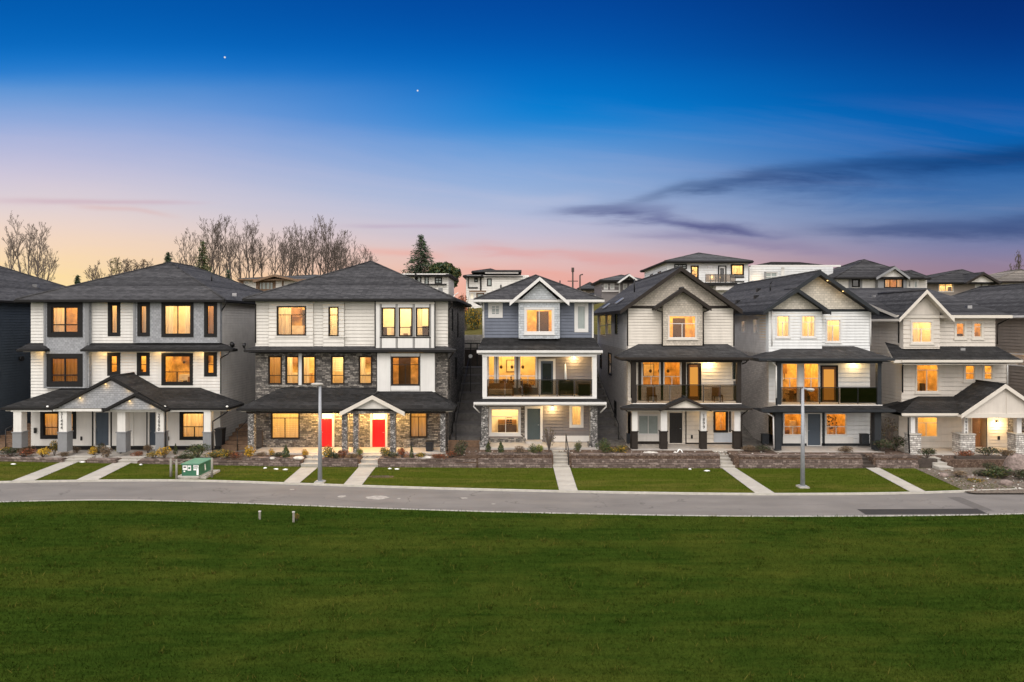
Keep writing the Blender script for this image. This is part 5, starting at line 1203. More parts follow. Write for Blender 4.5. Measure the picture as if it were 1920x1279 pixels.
# retaining walls (split where the steps cut through)
def rwall(label, pxa, pxb, top, cap='block_wall', m='block_wall', courses=2, hgt=None, setb=.12):
    ya = 43.0; n = max(2, int(abs(pxb - pxa) / 25)); mb = MB()
    X = [gx(pxa + (pxb - pxa) * i / n, interp(gx(pxa + (pxb - pxa) * i / n, 43.2), YW)) for i in range(n + 1)]
    for c in range(courses):
        zb, zt = (-.1 if c == 0 else .06 + (top - .06) * c / courses), .06 + (top - .06) * (c + 1) / courses
        for a, b in zip(X, X[1:]):
            A, B = yw(a) - .12 + setb * c, yw(b) - .12 + setb * c
            for q in ([(a, A, zb), (b, B, zb), (b, B, zt), (a, A, zt)], [(a, A, zt), (b, B, zt), (b, B + .42, zt), (a, A + .42, zt)], [(a, A + .42, zb), (b, B + .42, zb), (b, B + .42, zt), (a, A + .42, zt)]): mb.face(q, m)
            if c == courses - 1:
                mb.face([(a, A - .03, zt - .07), (b, B - .03, zt - .07), (b, B - .03, zt + .02), (a, A - .03, zt + .02)], m); mb.face([(a, A - .03, zt + .02), (b, B - .03, zt + .02), (b, B + .4, zt + .02), (a, A + .4, zt + .02)], m); mb.face([(a, A - .03, zt - .07), (b, B - .03, zt - .07), (b, B, zt - .07), (a, A, zt - .07)], m)
        for x in (X[0], X[-1]):
            A = yw(x) - .12 + setb * c; mb.face([(x, A, zb), (x, A + .42, zb), (x, A + .42, zt), (x, A, zt)], m)
    c = (X[0] + X[-1]) / 2
    return tag(mb.build('retaining_wall', origin=(c, yw(c), 0)), label, 'retaining wall', 'block retaining walls along the lawn')
rwall('low stone bed edging left of the leftmost garden walk', -200, 118, .34, courses=1)
rwall('low stone bed edging between the two left garden walks', 165, 218, .34, courses=1)
rwall('long low stone bed edging behind the green transformer box', 264, 455, .36, courses=1)
rwall('two course block wall left of the street lamp', 455, 562, .56)
rwall('two course block wall between the two red door walks', 602, 670, .56)
rwall('two course block wall with pale flat rock right of red doors', 710, 893, .58)
rwall('reddish block wall under the blue house window', 897, 1035, .92, courses=3, setb=.08)
rwall('long reddish block wall below the beige gabled house', 1072, 1350, .90, courses=3, setb=.08)
rwall('block wall below the bright white house behind a street lamp', 1386, 1617, .84, courses=3, setb=.08)
rwall('short block wall right of the dark timber steps', 1642, 1721, .80, courses=3, setb=.08)
def timber(label, px0, px1, y, z0, z1, th=.3):
    mb = MB(); X0, X1 = gx(px0, y), gx(px1, y); n = max(1, int((z1 - z0) / .18))
    for i in range(n): mb.box(X0 + R.uniform(0, .03), X1 - R.uniform(0, .03), y + .012 * i, y + th, z0 + (z1 - z0) * i / n + .006, z0 + (z1 - z0) * (i + 1) / n, 'wood_dark')
    return tag(mb.build('timber_planter', origin=((X0 + X1) / 2, y, z0)), label, 'planter', 'dark timber planters by the right house')
timber('short dark timber planter edge left of the pale slab steps', 1722, 1759, 42.9, .05, .62); timber('long dark timber planter edge right of the pale slab steps', 1793, 1893, 43.2, .05, .72)
# side stairs between the houses
def sidestairs(label, xa, xb, ya, yb, n, za, zb, m, rail=None, name='side_stairs'):
    mb = MB(); d = (yb - ya) / n
    for i in range(n):
        z = za + (zb - za) * i / (n - 1); mb.box(xa, xb, ya + d * i, ya + d * (i + 1) + .02, z - .9, z, m); mb.box(xa + .002, xb - .002, ya + d * i - .03, ya + d * i + .05, z - .04, z + .012, m)
    o = tag(mb.build(name, origin=((xa + xb) / 2, ya, za)), label, 'stairs', 'stairs between the houses')
    if rail:
        r = MB(); y = ya - .1; r.tube((rail, y, za - .4), (rail, y, za + 1.0), .03, .03, 6, 'metal_black'); r.tube((rail, yb, zb), (rail, yb, zb + 1.0), .03, .03, 6, 'metal_black'); r.tube((rail, y, za + 1.0), (rail, yb, zb + 1.0), .03, .03, 6, 'metal_black'); r.build('stair_rail', o)
    return o
sidestairs('brown timber stairs climbing between the two duplexes', gx(413, 47) + .1, gx(476, 47) - .05, 47.0, 50.5, 6, .75, 1.75, 'wood_brown', rail=gx(446, 47))
sidestairs('brown timber stairs beside the dark house at the left edge', -37.0 + .08, gx(56, 48), 48.1, 51.6, 6, .7, 1.6, 'wood_brown', rail=-35.6)
sidestairs('dark terraced stairs between the stone duplex and the blue house', gx(842, 47) + .05, gx(903, 47) - .1, 47.6, 62.5, 8, 1.25, 5.2, 'step_dark', rail=-3.9)
sidestairs('dark terraced stairs between the blue and beige houses', gx(1114, 47) + .1, gx(1176, 47) - .2, 48.5, 62.0, 9, 1.0, 4.4, 'step_dark', rail=7.55)
mb = MB()
for i in range(5): mb.box(gx(840, 46), gx(899, 46), 46.1 + .02 * i, 46.5, .5 + .14 * i, .5 + .14 * i + .13, 'wood_brown')
tag(mb.build('timber_wall', origin=(gx(870, 46), 46.3, .5)), 'brown timber retaining edge below the dark terraced stairs', 'retaining wall')
mb = MB(); mb.box(-6.0, -1.5, 65.5, 66.3, 4.0, 8.0, 'block_big'); tag(mb.build('block_wall', origin=(-3.7, 66, 4)), 'tall pale block wall below the grass bank, seen in the gap', 'retaining wall')
mb = MB(); mb.box(-4.9, -2.6, 63.9, 64.0, 4.9, 6.7, 'wood_dark')
for x in (-4.8, -3.9, -3.3, -2.7): mb.box(x, x + .09, 63.84, 63.9, 4.9, 7.3, 'metal_black')
mb.box(-4.9, -2.6, 63.82, 63.9, 7.2, 7.3, 'metal_black'); mb.box(-4.9, -2.6, 63.82, 63.9, 6.75, 6.85, 'metal_black'); tag(mb.build('side_gate', origin=(-3.7, 64, 4.9)), 'dark gate at the top of the terraced stairs', 'gate')
mb = MB(); mb.tube((gx(882, 56), 56, gz(668, 56)), (gx(882, 56), 56.2, gz(668, 56)), .16, .16, 12, 'paint_white'); mb.box(gx(882, 56) - .03, gx(882, 56) + .03, 56.1, 56.2, 3.0, gz(668, 56), 'metal_black'); tag(mb.build('garden_lantern', origin=(gx(882, 56), 56, 3)), 'round pale garden lantern on a post beside the terraced stairs', 'lantern')

# ------------------------------------------------------------------ street furniture
def street_lamp(label, px, pyb, pyt, head, arm):
    b = gnd(px, pyb, .08); Y = b.y; zt = gz(pyt, Y)
    t = tag(empty('street_lamp', b), label, 'street lamp', 'street lamps')
    mb = MB(); mb.tube((b.x, Y, .08), (b.x, Y, zt), .125, .075, 12, 'galvanised'); mb.build('pole', t)
    mb = MB(); mb.box(b.x - .27, b.x + .27, Y - .27, Y + .27, .06, .16, 'concrete'); mb.box(b.x - .2, b.x + .2, Y - .2, Y + .2, .16, .2, 'galvanised'); mb.build('base_plate', t)
    mb = MB(); hx = gx(head[0], Y); hzv = gz(head[1], Y)
    mb.ball((hx, Y, hzv), head[2], .22, .085, 'concrete', 16, 8); hd = mb.build('lamp_head', t)
    mb = MB(); mb.ball((hx + (-.06 if head[0] < px else .04), Y, hzv - .05), head[2] * .7, .16, .05, 'lamp_lens', 12, 6); mb.build('lens', hd)
    mb = MB()
    for k in arm: mb.path([at(x, y, Y) for x, y in k], .05, 8, 'galvanised')
    mb.build('arm', t)
street_lamp('tall grey street lamp standing before the left red door', 600, 905, 724, (594, 720.5), [[(601, 726), (601, 721), (596, 720)]]) if False else street_lamp('tall grey street lamp standing before the left red door', 600, 905, 724, (594.5, 720.5, .37), [[(601, 728), (601, 722), (597, 720.5)]])
street_lamp('tall grey street lamp before the bright white house', 1505, 914, 730, (1519, 730.5, .24), [[(1506, 732), (1506, 728), (1513, 729.5)]])
# green transformer box on a pad, guarded by posts
t = tag(empty('transformer_box', gnd(370, 895, .08)), 'dented green utility transformer box with white stickers on a concrete pad', 'utility box')
Y0 = 40.1; Y1 = 41.5
def q3(px, py, Y): return at(px, py, Y)
a, b_, c, d = at(341, 893, Y0), at(371.5, 893.5, Y0), at(397, 884, Y1 - .2), at(368, 884, Y1 - .2)
zb, zt = .2, gz(871, Y0)
A0, B0 = Vector((a.x, Y0, zb)), Vector((b_.x + .05, Y0, zb)); C0 = Vector((gx(398, Y1), Y1, zb)); D0 = A0 + (C0 - B0)
up = Vector((0, 0, zt - zb)); mb = MB()
mb.face([A0, B0, B0 + up, A0 + up], 'green_paint'); mb.face([B0, C0, C0 + up * 1.06, B0 + up], 'green_paint'); mb.face([D0, A0, A0 + up, D0 + up * 1.06], 'green_paint'); mb.face([C0, D0, D0 + up * 1.06, C0 + up * 1.06], 'green_paint')
mb.build('cabinet', t)
e = Vector((.04, .04, 0)); mb = MB(); mb.slab([A0 + up + Vector((-.05, -.05, .05)), B0 + up + Vector((.05, -.05, .05)), C0 + up * 1.06 + Vector((.05, .05, .06)), D0 + up * 1.06 + Vector((-.05, .05, .06))], .05, 'green_lid', 'green_lid'); mb.build('lid', t)
mb = MB(); mb.box(a.x - .25, C0.x + .35, Y0 - .25, Y1 + .3, .06, .2, 'concrete'); mb.build('concrete_pad', t)
w = B0.x - A0.x; hh = zt - zb; yq = Y0 - .006
mb = MB()
mb.box(A0.x + .05, A0.x + .05 + w * .26, yq - .004, yq, zt - .32, zt - .05, 'paint_white'); mb.box(A0.x + .1, A0.x + w * .2, yq - .004, yq, zt - .44, zt - .36, 'paint_white')
mb.box(A0.x + w * .34, A0.x + w * .54, yq - .004, yq, zt - .36, zt - .06, 'paint_white'); mb.box(A0.x + w * .38, A0.x + w * .5, yq - .008, yq - .004, zt - .28, zt - .15, 'green_paint')
mb.box(A0.x + w * .68, A0.x + w * .98, yq - .004, yq, zt - .18, zt - .04, 'paint_white'); mb.box(A0.x + w * .68, A0.x + w * .84, yq - .004, yq, zt - .34, zt - .23, 'paint_white'); mb.box(A0.x + w * .86, A0.x + w * .98, yq - .004, yq, zt - .62, zt - .22, 'paint_white')
mb.box(A0.x + .1, A0.x + .1 + w * .15, yq - .008, yq - .004, zt - .2, zt - .12, 'ink'); mb.box(A0.x + w * .72, A0.x + w * .94, yq - .008, yq - .004, zt - .12, zt - .08, 'ink')
mb.build('warning_sticker', t)
m_ = (B0 + C0) / 2 + up * .55; dr = (C0 - B0).normalized(); nn = Vector((dr.y, -dr.x, 0)) * .012; mb = MB()
mb.face([m_ + nn + dr * -.15 + Vector((0, 0, .2)), m_ + nn + dr * -.07 + Vector((0, 0, .22)), m_ + nn + dr * .0 + Vector((0, 0, -.12)), m_ + nn + dr * -.1 + Vector((0, 0, -.2))], 'paint_white'); mb.build('warning_sticker', t)
for px, pyb, pyt, lb, rr in ((320.5, 895, 861, 'grey wooden guard post left of all, standing on the lawn', .075), (331, 900, 862.5, 'grey guard post at the left corner of the transformer pad', .06), (397.5, 896, 860, 'grey guard post at the right corner of the transformer box', .065)):
    v = gnd(px, pyb, .06); mb = MB(); zt_ = gz(pyt, v.y); mb.tube((v.x, v.y, 0), (v.x, v.y, zt_), rr, rr, 10, 'post_grey'); mb.ball((v.x, v.y, zt_), rr, rr, .05, 'post_grey', 10, 6); tag(mb.build('guard_post', origin=v), lb, 'post', 'guard posts by the transformer')
a_ = gnd(331, 900, .06); b2 = gnd(397.5, 896, .06)
mb = MB(); mb.path([(gnd(320.5, 895).x, gnd(320.5, 895).y + .05, 1.02), (a_.x, a_.y + .05, 1.0), (gx(355, 41.3), 41.3, 1.0)], .022, 6, 'post_grey'); tag(mb.build('guard_rail', origin=(a_.x, a_.y, 1)), 'thin pale rail linking the tops of the two left guard posts', 'rail')
for z0_, z1_, lb in ((.2, .52, 'upper of two pale sloping bars at the right of the green box'), (.1, .36, 'lower of two pale sloping bars at the right of the green box')):
    mb = MB(); mb.tube((gx(372, 39.8), 39.8, z0_), (b2.x - .02, b2.y - .05, z1_), .028, .028, 6, 'post_grey'); tag(mb.build('guard_rail', origin=(gx(372, 39.8), 39.8, z0_)), lb, 'rail')
# survey stakes and a weed in the field
for px, py0, py1, lb in ((487, 974, 958.5, 'pale survey stake on its own at the field edge'), (550.5, 979.5, 959.5, 'pale survey stake beside a small yellow weed')):
    v = gnd(px, py0, .03); mb = MB(); z = gz(py1, v.y); mb.box(v.x - .045, v.x + .045, v.y - .03, v.y + .03, 0, z, 'post_grey'); mb.box(v.x - .055, v.x + .055, v.y - .04, v.y + .04, z - .03, z + .01, 'rock'); tag(mb.build('survey_stake', origin=v), lb, 'stake', 'survey stakes in the field')


# ------------------------------------------------------------------ planting
def leafball(mb, rx, ry, rz, cz, n, ms, size, rnd, shape='ball', base=(0, 0)):
    for _ in range(n):
        while True:
            x, y, z = rnd.uniform(-1, 1), rnd.uniform(-1, 1), rnd.uniform(-1, 1); q = x * x + y * y + z * z
            if q < 1 and (q > .25 or rnd.random() < .3): break
        if shape == 'cone': s = (1 - (z + 1) / 2) * .95 + .08; x *= s; y *= s
        p = Vector((base[0] + x * rx, base[1] + y * ry, cz + z * rz)); s = size * rnd.uniform(.6, 1.3)
        u = Vector((rnd.gauss(0, 1), rnd.gauss(0, 1), rnd.gauss(0, 1))).normalized(); v = u.orthogonal().normalized(); v = (v * math.cos(2) + u.cross(v) * math.sin(rnd.uniform(0, 6)))
        mb.face([p - u * s, p + v * s * .5, p + u * s, p - v * s * .5], ms[int(rnd.random() * len(ms))])
SHRUBS = {}
def shrub_proto(kind, seed):
    rnd = random.Random(seed); st = MB(); lf = MB()
    if kind == 'twiggy':
        for i in range(26):
            a = rnd.uniform(0, 6.28); r = rnd.uniform(.1, .5); p = (0, 0, 0); q = (r * math.cos(a) * .5, r * math.sin(a) * .5, rnd.uniform(.4, .7)); e = (r * math.cos(a), r * math.sin(a), rnd.uniform(.6, 1)); st.tube(p, q, .018, .012, 4, 'bark', False); st.tube(q, e, .012, .006, 4, 'bark', False)
        leafball(lf, .42, .42, .4, .62, 160, ['leaf_brown', 'leaf_dry', 'leaf_olive'], .05, rnd)
    elif kind == 'cone':
        st.tube((0, 0, 0), (0, 0, .8), .03, .01, 5, 'bark'); leafball(lf, .42, .42, .52, .5, 620, ['leaf_green', 'leaf_green', 'leaf_olive', 'leaf_dark'], .06, rnd, 'cone')
    else:
        ms = {'yellow': ['leaf_yellow', 'leaf_yellow', 'leaf_olive', 'leaf_yellow'], 'rust': ['leaf_rust', 'leaf_rust', 'leaf_brown', 'leaf_orange'], 'green': ['leaf_green', 'leaf_olive', 'leaf_green'], 'dark': ['leaf_dark', 'leaf_green', 'leaf_brown'],
              'lime': ['leaf_lime', 'leaf_lime', 'leaf_olive'], 'dry': ['leaf_dry', 'leaf_brown', 'leaf_dry'], 'olive': ['leaf_olive', 'leaf_olive', 'leaf_yellow', 'leaf_green'], 'orange': ['leaf_orange', 'leaf_rust']}[kind]
        for i in range(12):
            a = rnd.uniform(0, 6.28); r = rnd.uniform(.15, .4); st.tube((0, 0, 0), (r * math.cos(a), r * math.sin(a), rnd.uniform(.5, .85)), .02, .008, 4, 'bark', False)
        for k in range(5): leafball(lf, .3, .3, .28, rnd.uniform(.35, .7), 130, ms, .055, rnd, base=(rnd.uniform(-.22, .22), rnd.uniform(-.22, .22)))
    t = empty('shrub', (0, 0, 0)); t['_o'] = (0, 0, 0)
    s_ = st.build('stem', t); l_ = lf.build('foliage', t)
    return [t, s_, l_, False]
def shrub(kind, px, py, hpx, wpx, label, Y=None, base=None):
    v = Vector((gx(px, Y), Y, gz(py, Y))) if Y else None
    if v is None:
        # walk outwards until the pixel ray meets the planted ground
        Y = 42.0
        while Y < 47 and (gz(py, Y) > pad(gx(px, Y)) or Y < yw(gx(px, Y)) + .25): Y += .02
        v = Vector((gx(px, Y), Y, pad(gx(px, Y)) - .02))
    key = (kind, R.randint(0, 1))
    if key not in SHRUBS: SHRUBS[key] = shrub_proto(kind, hash(kind) % 1 + len(SHRUBS) * 7 + 3)
    P = SHRUBS[key]
    if not P[3]: t, ch = P[0], P[1:3]; P[3] = True
    else:
        t = P[0].copy(); COL.objects.link(t); ch = []
        for c in P[1:3]: k = c.copy(); COL.objects.link(k); k.parent = t; ch.append(k)
    s = Y / F * 1.25; t.location = v; t.scale = (wpx * s / .95, wpx * s / .95, hpx * s / .95); t.rotation_euler = (0, 0, R.uniform(0, 6.28))
    t.name = {'cone': 'conical_shrub', 'twiggy': 'twiggy_shrub'}.get(kind, 'shrub')
    tag(t, label, 'shrub', 'garden shrubs')
for a in [('dark', 21, 857, 15, 26, 'dark shrub at the far left end of the bed'), ('dry', 55, 850, 14, 24, 'dry beige shrub near the left corner post of the porch'), ('rust', 45, 858, 14, 30, 'rusty low shrub between the dark and the yellow shrubs at far left'),
          ('yellow', 81, 858, 17, 22, 'bright yellow shrub left of the leftmost garden walk'), ('olive', 102, 855, 25, 14, 'tall thin yellow green shrub beside the numbered left porch post'), ('dry', 144, 850, 12, 13, 'tiny dry shrub on the leftmost walk landing'),
          ('yellow', 176, 854, 15, 15, 'small round golden shrub before the left slate door'), ('dark', 186, 851, 18, 20, 'dark brown shrub just right of the small golden shrub'), ('dry', 201, 858, 19, 20, 'brown dried shrub between the two left walks'), ('lime', 226, 851, 14, 18, 'grey green shrub at the foot of the middle porch post'),
          ('dry', 277, 850, 14, 17, 'pale dried shrub right of the second walk'), ('yellow', 308, 860, 21, 20, 'largest bright yellow shrub behind the guard post'), ('cone', 329, 853, 17, 11, 'slim dark conical shrub right of the largest yellow shrub'), ('green', 370, 861, 23, 38, 'wide dark green mound behind the transformer box'), ('dark', 352, 862, 10, 26, 'flat dark shrub against the left of the green mound'),
          ('olive', 403, 859, 12, 30, 'low olive shrub right of the green mound'), ('olive', 425, 859, 14, 26, 'low yellowish shrub below the brown timber stairs'), ('yellow', 465, 859, 20, 20, 'yellow shrub at the left corner pillar of the stone duplex'),
          ('dry', 487, 857, 9, 20, 'low dry shrub between the yellow shrubs on the stone duplex porch'), ('yellow', 507.5, 855, 12, 12, 'small golden ball shrub below the blinds window'), ('cone', 536, 862, 20, 20, 'bushy green conical shrub below the blinds window'), ('yellow', 571, 856, 12, 13, 'small golden ball shrub left of the street lamp'),
          ('olive', 616, 863, 20, 22, 'yellow green shrub just right of the street lamp'), ('rust', 644, 861, 18, 20, 'golden brown shrub before the twin stone pillars'), ('lime', 675, 856, 13, 12, 'small lime green shrub left of the right red door walk'), ('olive', 722, 864, 18, 18, 'olive shrub left of the third stone pillar'),
          ('orange', 754, 862, 18, 18, 'rust orange shrub right of the third stone pillar'), ('cone', 772, 861, 19, 12, 'dark conical shrub beside the rust orange shrub'), ('dark', 866, 862, 26, 28, 'dark brown shrub before the timber edge of the terraced stairs'), ('rust', 846, 860, 10, 24, 'low reddish shrub left of the dark brown shrub'),
          ('cone', 915.5, 850, 18, 16, 'left one of two green conical shrubs at the blue house'), ('cone', 939, 851, 19, 17, 'right one of two green conical shrubs at the blue house'), ('green', 998, 851, 16, 18, 'green bush below the teal door'), ('lime', 1012, 851, 15, 17, 'lighter green bush below the teal door'), ('twiggy', 1029.5, 848, 38, 24, 'bare twiggy shrub left of the concrete steps'),
          ('green', 1084.5, 848, 19, 15, 'small green shrub right of the black handrail'), ('green', 1131, 850, 24, 26, 'large green bush right of the cobbled pillar'), ('olive', 1164, 850, 14, 22, 'olive bush left of the beige house porch'), ('twiggy', 1668, 842, 45, 26, 'bare twiggy shrub between the white and taupe houses'),
          ('dark', 1655, 848, 20, 30, 'dark shrub at the foot of the right slate post'), ('dark', 1680, 846, 26, 30, 'dark hedge plant left of the stone pier')]:
    shrub(*a)
for a in [('olive', 12, 850, 10, 22, 'low olive shrub at the extreme left of the bed'), ('dry', 118, 857, 9, 16, 'low dry shrub at the foot of the numbered left porch post'), ('rust', 256, 857, 10, 20, 'low rusty shrub by the second garden walk steps'), ('olive', 288, 860, 11, 22, 'low olive shrub left of the largest bright yellow shrub'), ('dark', 336, 862, 9, 22, 'flat dark shrub right of the slim conical shrub'), ('rust', 442, 860, 11, 24, 'low rusty shrub left of the yellow pillar shrub'),
          ('dark', 520, 861, 10, 20, 'low dark shrub left of the bushy conical shrub'), ('dark', 629, 864, 12, 20, 'low dark shrub between the lamp shrub and the twin pillars'), ('dry', 660, 862, 10, 20, 'low dry shrub below the twin stone pillars'), ('dark', 736, 866, 11, 22, 'low dark shrub at the third stone pillar'), ('olive', 788, 865, 10, 22, 'low olive shrub left of the large flat rock'), ('rust', 826, 862, 10, 26, 'low rusty shrub near the right end of the red door porch'), ('dry', 974, 851, 12, 24, 'dry grassy shrub between conical shrubs and teal door'), ('olive', 1148, 850, 10, 20, 'low olive shrub right of the large green bush'),
          ('dry', 1402, 846, 9, 24, 'dry low shrub left of the slate post wall'), ('dark', 1430, 848, 10, 26, 'dark low shrub on the wall below the white house'), ('dry', 1585, 848, 9, 26, 'dry low shrub on the wall near the timber steps')]: shrub(*a)
for kd, px, py, hh, ww, Yy, lb in (('dry', 1795, 893, 9, 26, 40.4, 'dry low weeds on the gravel right of the pale slab steps'), ('dark', 1862, 884, 14, 30, 41.6, 'dark weedy clump against the long timber planter'), ('olive', 1830, 905, 7, 30, 39.4, 'flat olive weeds near the road on the gravel'), ('rust', 1808, 858, 14, 28, 43.9, 'rusty shrub inside the long timber planter'), ('dark', 1850, 858, 16, 34, 43.9, 'dark shrub inside the long timber planter, middle'), ('dry', 1884, 858, 14, 28, 43.9, 'dried shrub inside the long timber planter, right end'), ('dark', 1738, 860, 16, 26, 43.4, 'dark shrub in the short timber planter'), ('dark', 1915, 905, 20, 30, 39.6, 'dark bramble below the boulder at the very edge')):
    shrub(kd, px, py, hh, ww, lb, Yy)
shrub('green', 1880, 898, 20, 44, 'dark green mound below the boulder at the right edge', 40.0); shrub('dark', 1848, 892, 8, 40, 'flat dark plant on the gravel left of the boulder', 40.6)
shrub('olive', 556.5, 978, 13, 9, 'small yellow weed beside a survey stake', gnd(556.5, 978).y)
shrub('orange', 870, 600, 46, 22, 'orange leaved shrub behind the roof corner of the stone duplex', 72)
for i, (px, py, hh, ww) in enumerate(((872, 622, 34, 26), (892, 624, 38, 26), (884, 602, 22, 30))):
    shrub('olive', px, py, hh, ww, ('olive bush low on the grass bank left side', 'olive bush low on the grass bank right side', 'olive bush high on the grass bank')[i], (70, 70.6, 75)[i])
rnd = random.Random(4)
for px, py, a, b, hh, m, lb in ((560, 862, .36, .3, .12, 'rock', 'pale flat rock left of the street lamp in the bed'), (512, 865, .2, .2, .1, 'rock', 'small grey rock below the blinds window'), (797.5, 857, .55, .4, .12, 'rock', 'large pale flat rock right of the red doors'), (1219.5, 852, .5, .3, .11, 'rock', 'long pale rock on the wall below the beige house'),
                               (1770, 893, .3, .22, .16, 'rock_pink', 'rough brown rock on the gravel before the slab steps'), (1820, 897, .22, .18, .13, 'rock_pink', 'small rough brown rock on the gravel, middle'), (1886, 908, .34, .24, .2, 'rock_pink', 'rough brown rock on the gravel near the road'),
                               (1266, 851, .12, .12, .12, 'rock', 'small round white stone on the wall below the beige house'), (1908, 882, .75, .6, .95, 'rock_pink', 'big rough pinkish boulder at the right edge')):
    Y = 43.6 if m == 'rock' else (40.9 if hh > .5 else gnd(px, py, .1).y); v = Vector((gx(px, Y), Y, 0)); v.z = pad(v.x) if m == 'rock' else .1
    mb = MB(); mb.ball((v.x, v.y, v.z + hh * .3), a, b, hh, m, 14, 9, .12, rnd); tag(mb.build('boulder' if hh > .5 else 'rock', origin=v), lb, 'boulder' if hh > .5 else 'rock', 'rocks in the beds')
mb = MB(); v = Vector((gx(1276, 43.6), 43.6, .86)); mb.path([(v.x - .25, v.y, .86), (v.x - .1, v.y, 1.1), (v.x + .05, v.y, 1.05), (v.x + .15, v.y, .86)], .04, 8, 'paint_white'); tag(mb.build('hose_pipe', origin=v), 'bent white hose on the wall below the beige house', 'hose')
LIT = [(497, 878, 'left scrap of white litter on the lawn by the lamp'), (518, 880, 'middle scrap of white litter on the lawn by the lamp'), (535, 881, 'right scrap of white litter on the lawn by the lamp'), (731, 879, 'white scrap on the lawn below the third pillar'), (744, 880, 'flat white scrap right of the one below the third pillar'), (1325, 883, 'white scrap on the lawn below the beige house'), (1294, 880, 'flat pale scrap on the lawn by the long wall'), (25, 872, 'pale scrap on the leftmost lawn'), (155, 868, 'white scrap near the leftmost walk'), (264, 872, 'white scrap right of the second walk'), (1598, 876, 'white scrap on the lawn by the timber steps'), (1182, 1010, 'x')]
for i, (px, py, lb) in enumerate(LIT[:-1]):
    v = gnd(px, py, .09); mb = MB(); mb.ball((v.x, v.y, zl(v.x, v.y) + .03), .11 + .04 * (i % 3), .09, .05, 'paint_white', 7, 5, .3, rnd); tag(mb.build('litter_scrap', origin=v), lb, 'litter', 'scraps of litter on the lawn')
# bins and air units
def wheelie(label, px0, px1, py0, py1, Y, m='plastic_black'):
    X0, X1, Z1, Z0 = gx(px0, Y), gx(px1, Y), gz(py0, Y), gz(py1, Y); c = Vector(((X0 + X1) / 2, Y + .3, Z0)); w = (X1 - X0) / 2
    t = tag(empty('wheelie_bin', c), label, 'bin', 'wheeled bins')
    mb = MB(); b = [(-w * .8, -.25), (w * .8, -.25), (w * .8, .25), (-w * .8, .25)]; T = [(-w * .95, -.32), (w * .95, -.32), (w * .95, .32), (-w * .95, .32)]
    P = [c + Vector((x, y, .05)) for x, y in b]; Q = [c + Vector((x, y, Z1 - Z0 - .08)) for x, y in T]
    for i in range(4): mb.face([P[i], P[(i + 1) % 4], Q[(i + 1) % 4], Q[i]], m)
    mb.face(P, m); mb.build('body', t)
    mb = MB(); mb.box(c.x - w, c.x + w, c.y - .36, c.y + .34, Z1 - .08, Z1, m); mb.build('lid', t)
    for s_ in (-1, 1):
        mb = MB(); mb.tube((c.x + s_ * w * .7, c.y + .28, Z0 + .1), (c.x + s_ * w * .9, c.y + .28, Z0 + .1), .1, .1, 12, m); mb.build('wheel', t)
wheelie('black wheeled bin at the right corner of the white and grey duplex', 402, 417, 804, 838, 47.2); wheelie('dark wheeled bin at the right end of the red door porch', 797.5, 812, 829, 849, 45.4)
def acunit(label, px0, px1, py0, py1, Y):
    X0, X1, Z1, Z0 = gx(px0, Y), gx(px1, Y), gz(py0, Y), gz(py1, Y); c = Vector(((X0 + X1) / 2, Y, Z0)); t = tag(empty('heat_pump', c), label, 'air unit', 'dark air units on the porches')
    mb = MB(); mb.box(X0, X1, Y, Y + .35, Z0 + .06, Z1, 'trim_slate'); mb.box(X0 - .02, X1 + .02, Y - .02, Y + .37, Z1, Z1 + .03, 'trim_slate'); mb.build('casing', t)
    mb = MB()
    for k in range(5): mb.tube((c.x, Y - .012, (Z0 + Z1) / 2), (c.x, Y - .004 - .001 * k, (Z0 + Z1) / 2), .05 * (k + 1) * (X1 - X0) / .55, .05 * (k + 1) * (X1 - X0) / .55, 16, 'plastic_black', k == 0)
    mb.build('fan_grille', t)
    for x in (X0 + .04, X1 - .09):
        mb = MB(); mb.box(x, x + .05, Y + .02, Y + .33, Z0, Z0 + .06, 'metal_black'); mb.build('foot', t)
acunit('dark air unit on the right end of the bright white house porch', 1616, 1630, 815, 834, 45.9); acunit('dark air unit low beside the left slate post', 1430, 1442, 815, 834, 46.4); acunit('small dark air unit at the left corner of the beige house', 1176, 1185, 815, 833, 46.2)
# balcony things
ZB = gz(744, 45.4)
X = gx(1062, 46.2); t = tag(empty('barbecue_grill', (X, 46.2, ZB)), 'black covered barbecue behind the glass rail of the blue house', 'barbecue')
mb = MB(); mb.box(X - .5, X + .45, 46.0, 46.5, ZB + .35, ZB + .8, 'plastic_black'); mb.build('firebox', t); mb = MB(); mb.tube((X - .48, 46.25, ZB + .82), (X + .43, 46.25, ZB + .82), .24, .24, 12, 'plastic_black'); mb.build('hood', t)
for sx in (-.45, .4):
    mb = MB(); mb.box(X + sx - .03, X + sx + .03, 46.05, 46.45, ZB, ZB + .35, 'metal_black'); mb.build('leg', t)
X = gx(1095, 46.1); mb = MB(); mb.box(X - .38, X + .38, 45.9, 46.5, ZB, ZB + .75, 'plastic_black'); mb.box(X - .4, X + .4, 45.88, 46.52, ZB + .75, ZB + .8, 'furn_dark'); tag(mb.build('storage_chest', origin=(X, 46.2, ZB)), 'black storage chest at the right end of the blue house balcony', 'chest')
X = gx(1063, 46.6); mb = MB(); mb.tube((X - .05, 46.6, ZB), (X - .12, 46.6, ZB + 2.2), .03, .03, 6, 'metal'); mb.tube((X - .075, 46.6, ZB + 1.0), (X - .12, 46.6, ZB + 2.1), .09, .05, 8, 'paint_white'); tag(mb.build('folded_parasol', origin=(X, 46.6, ZB)), 'folded white parasol leaning behind the black barbecue', 'parasol')
X = gx(930, 46.1); t = tag(empty('patio_sofa', (X, 46.2, ZB)), 'wicker patio sofa behind the glass rail of the blue house', 'sofa')
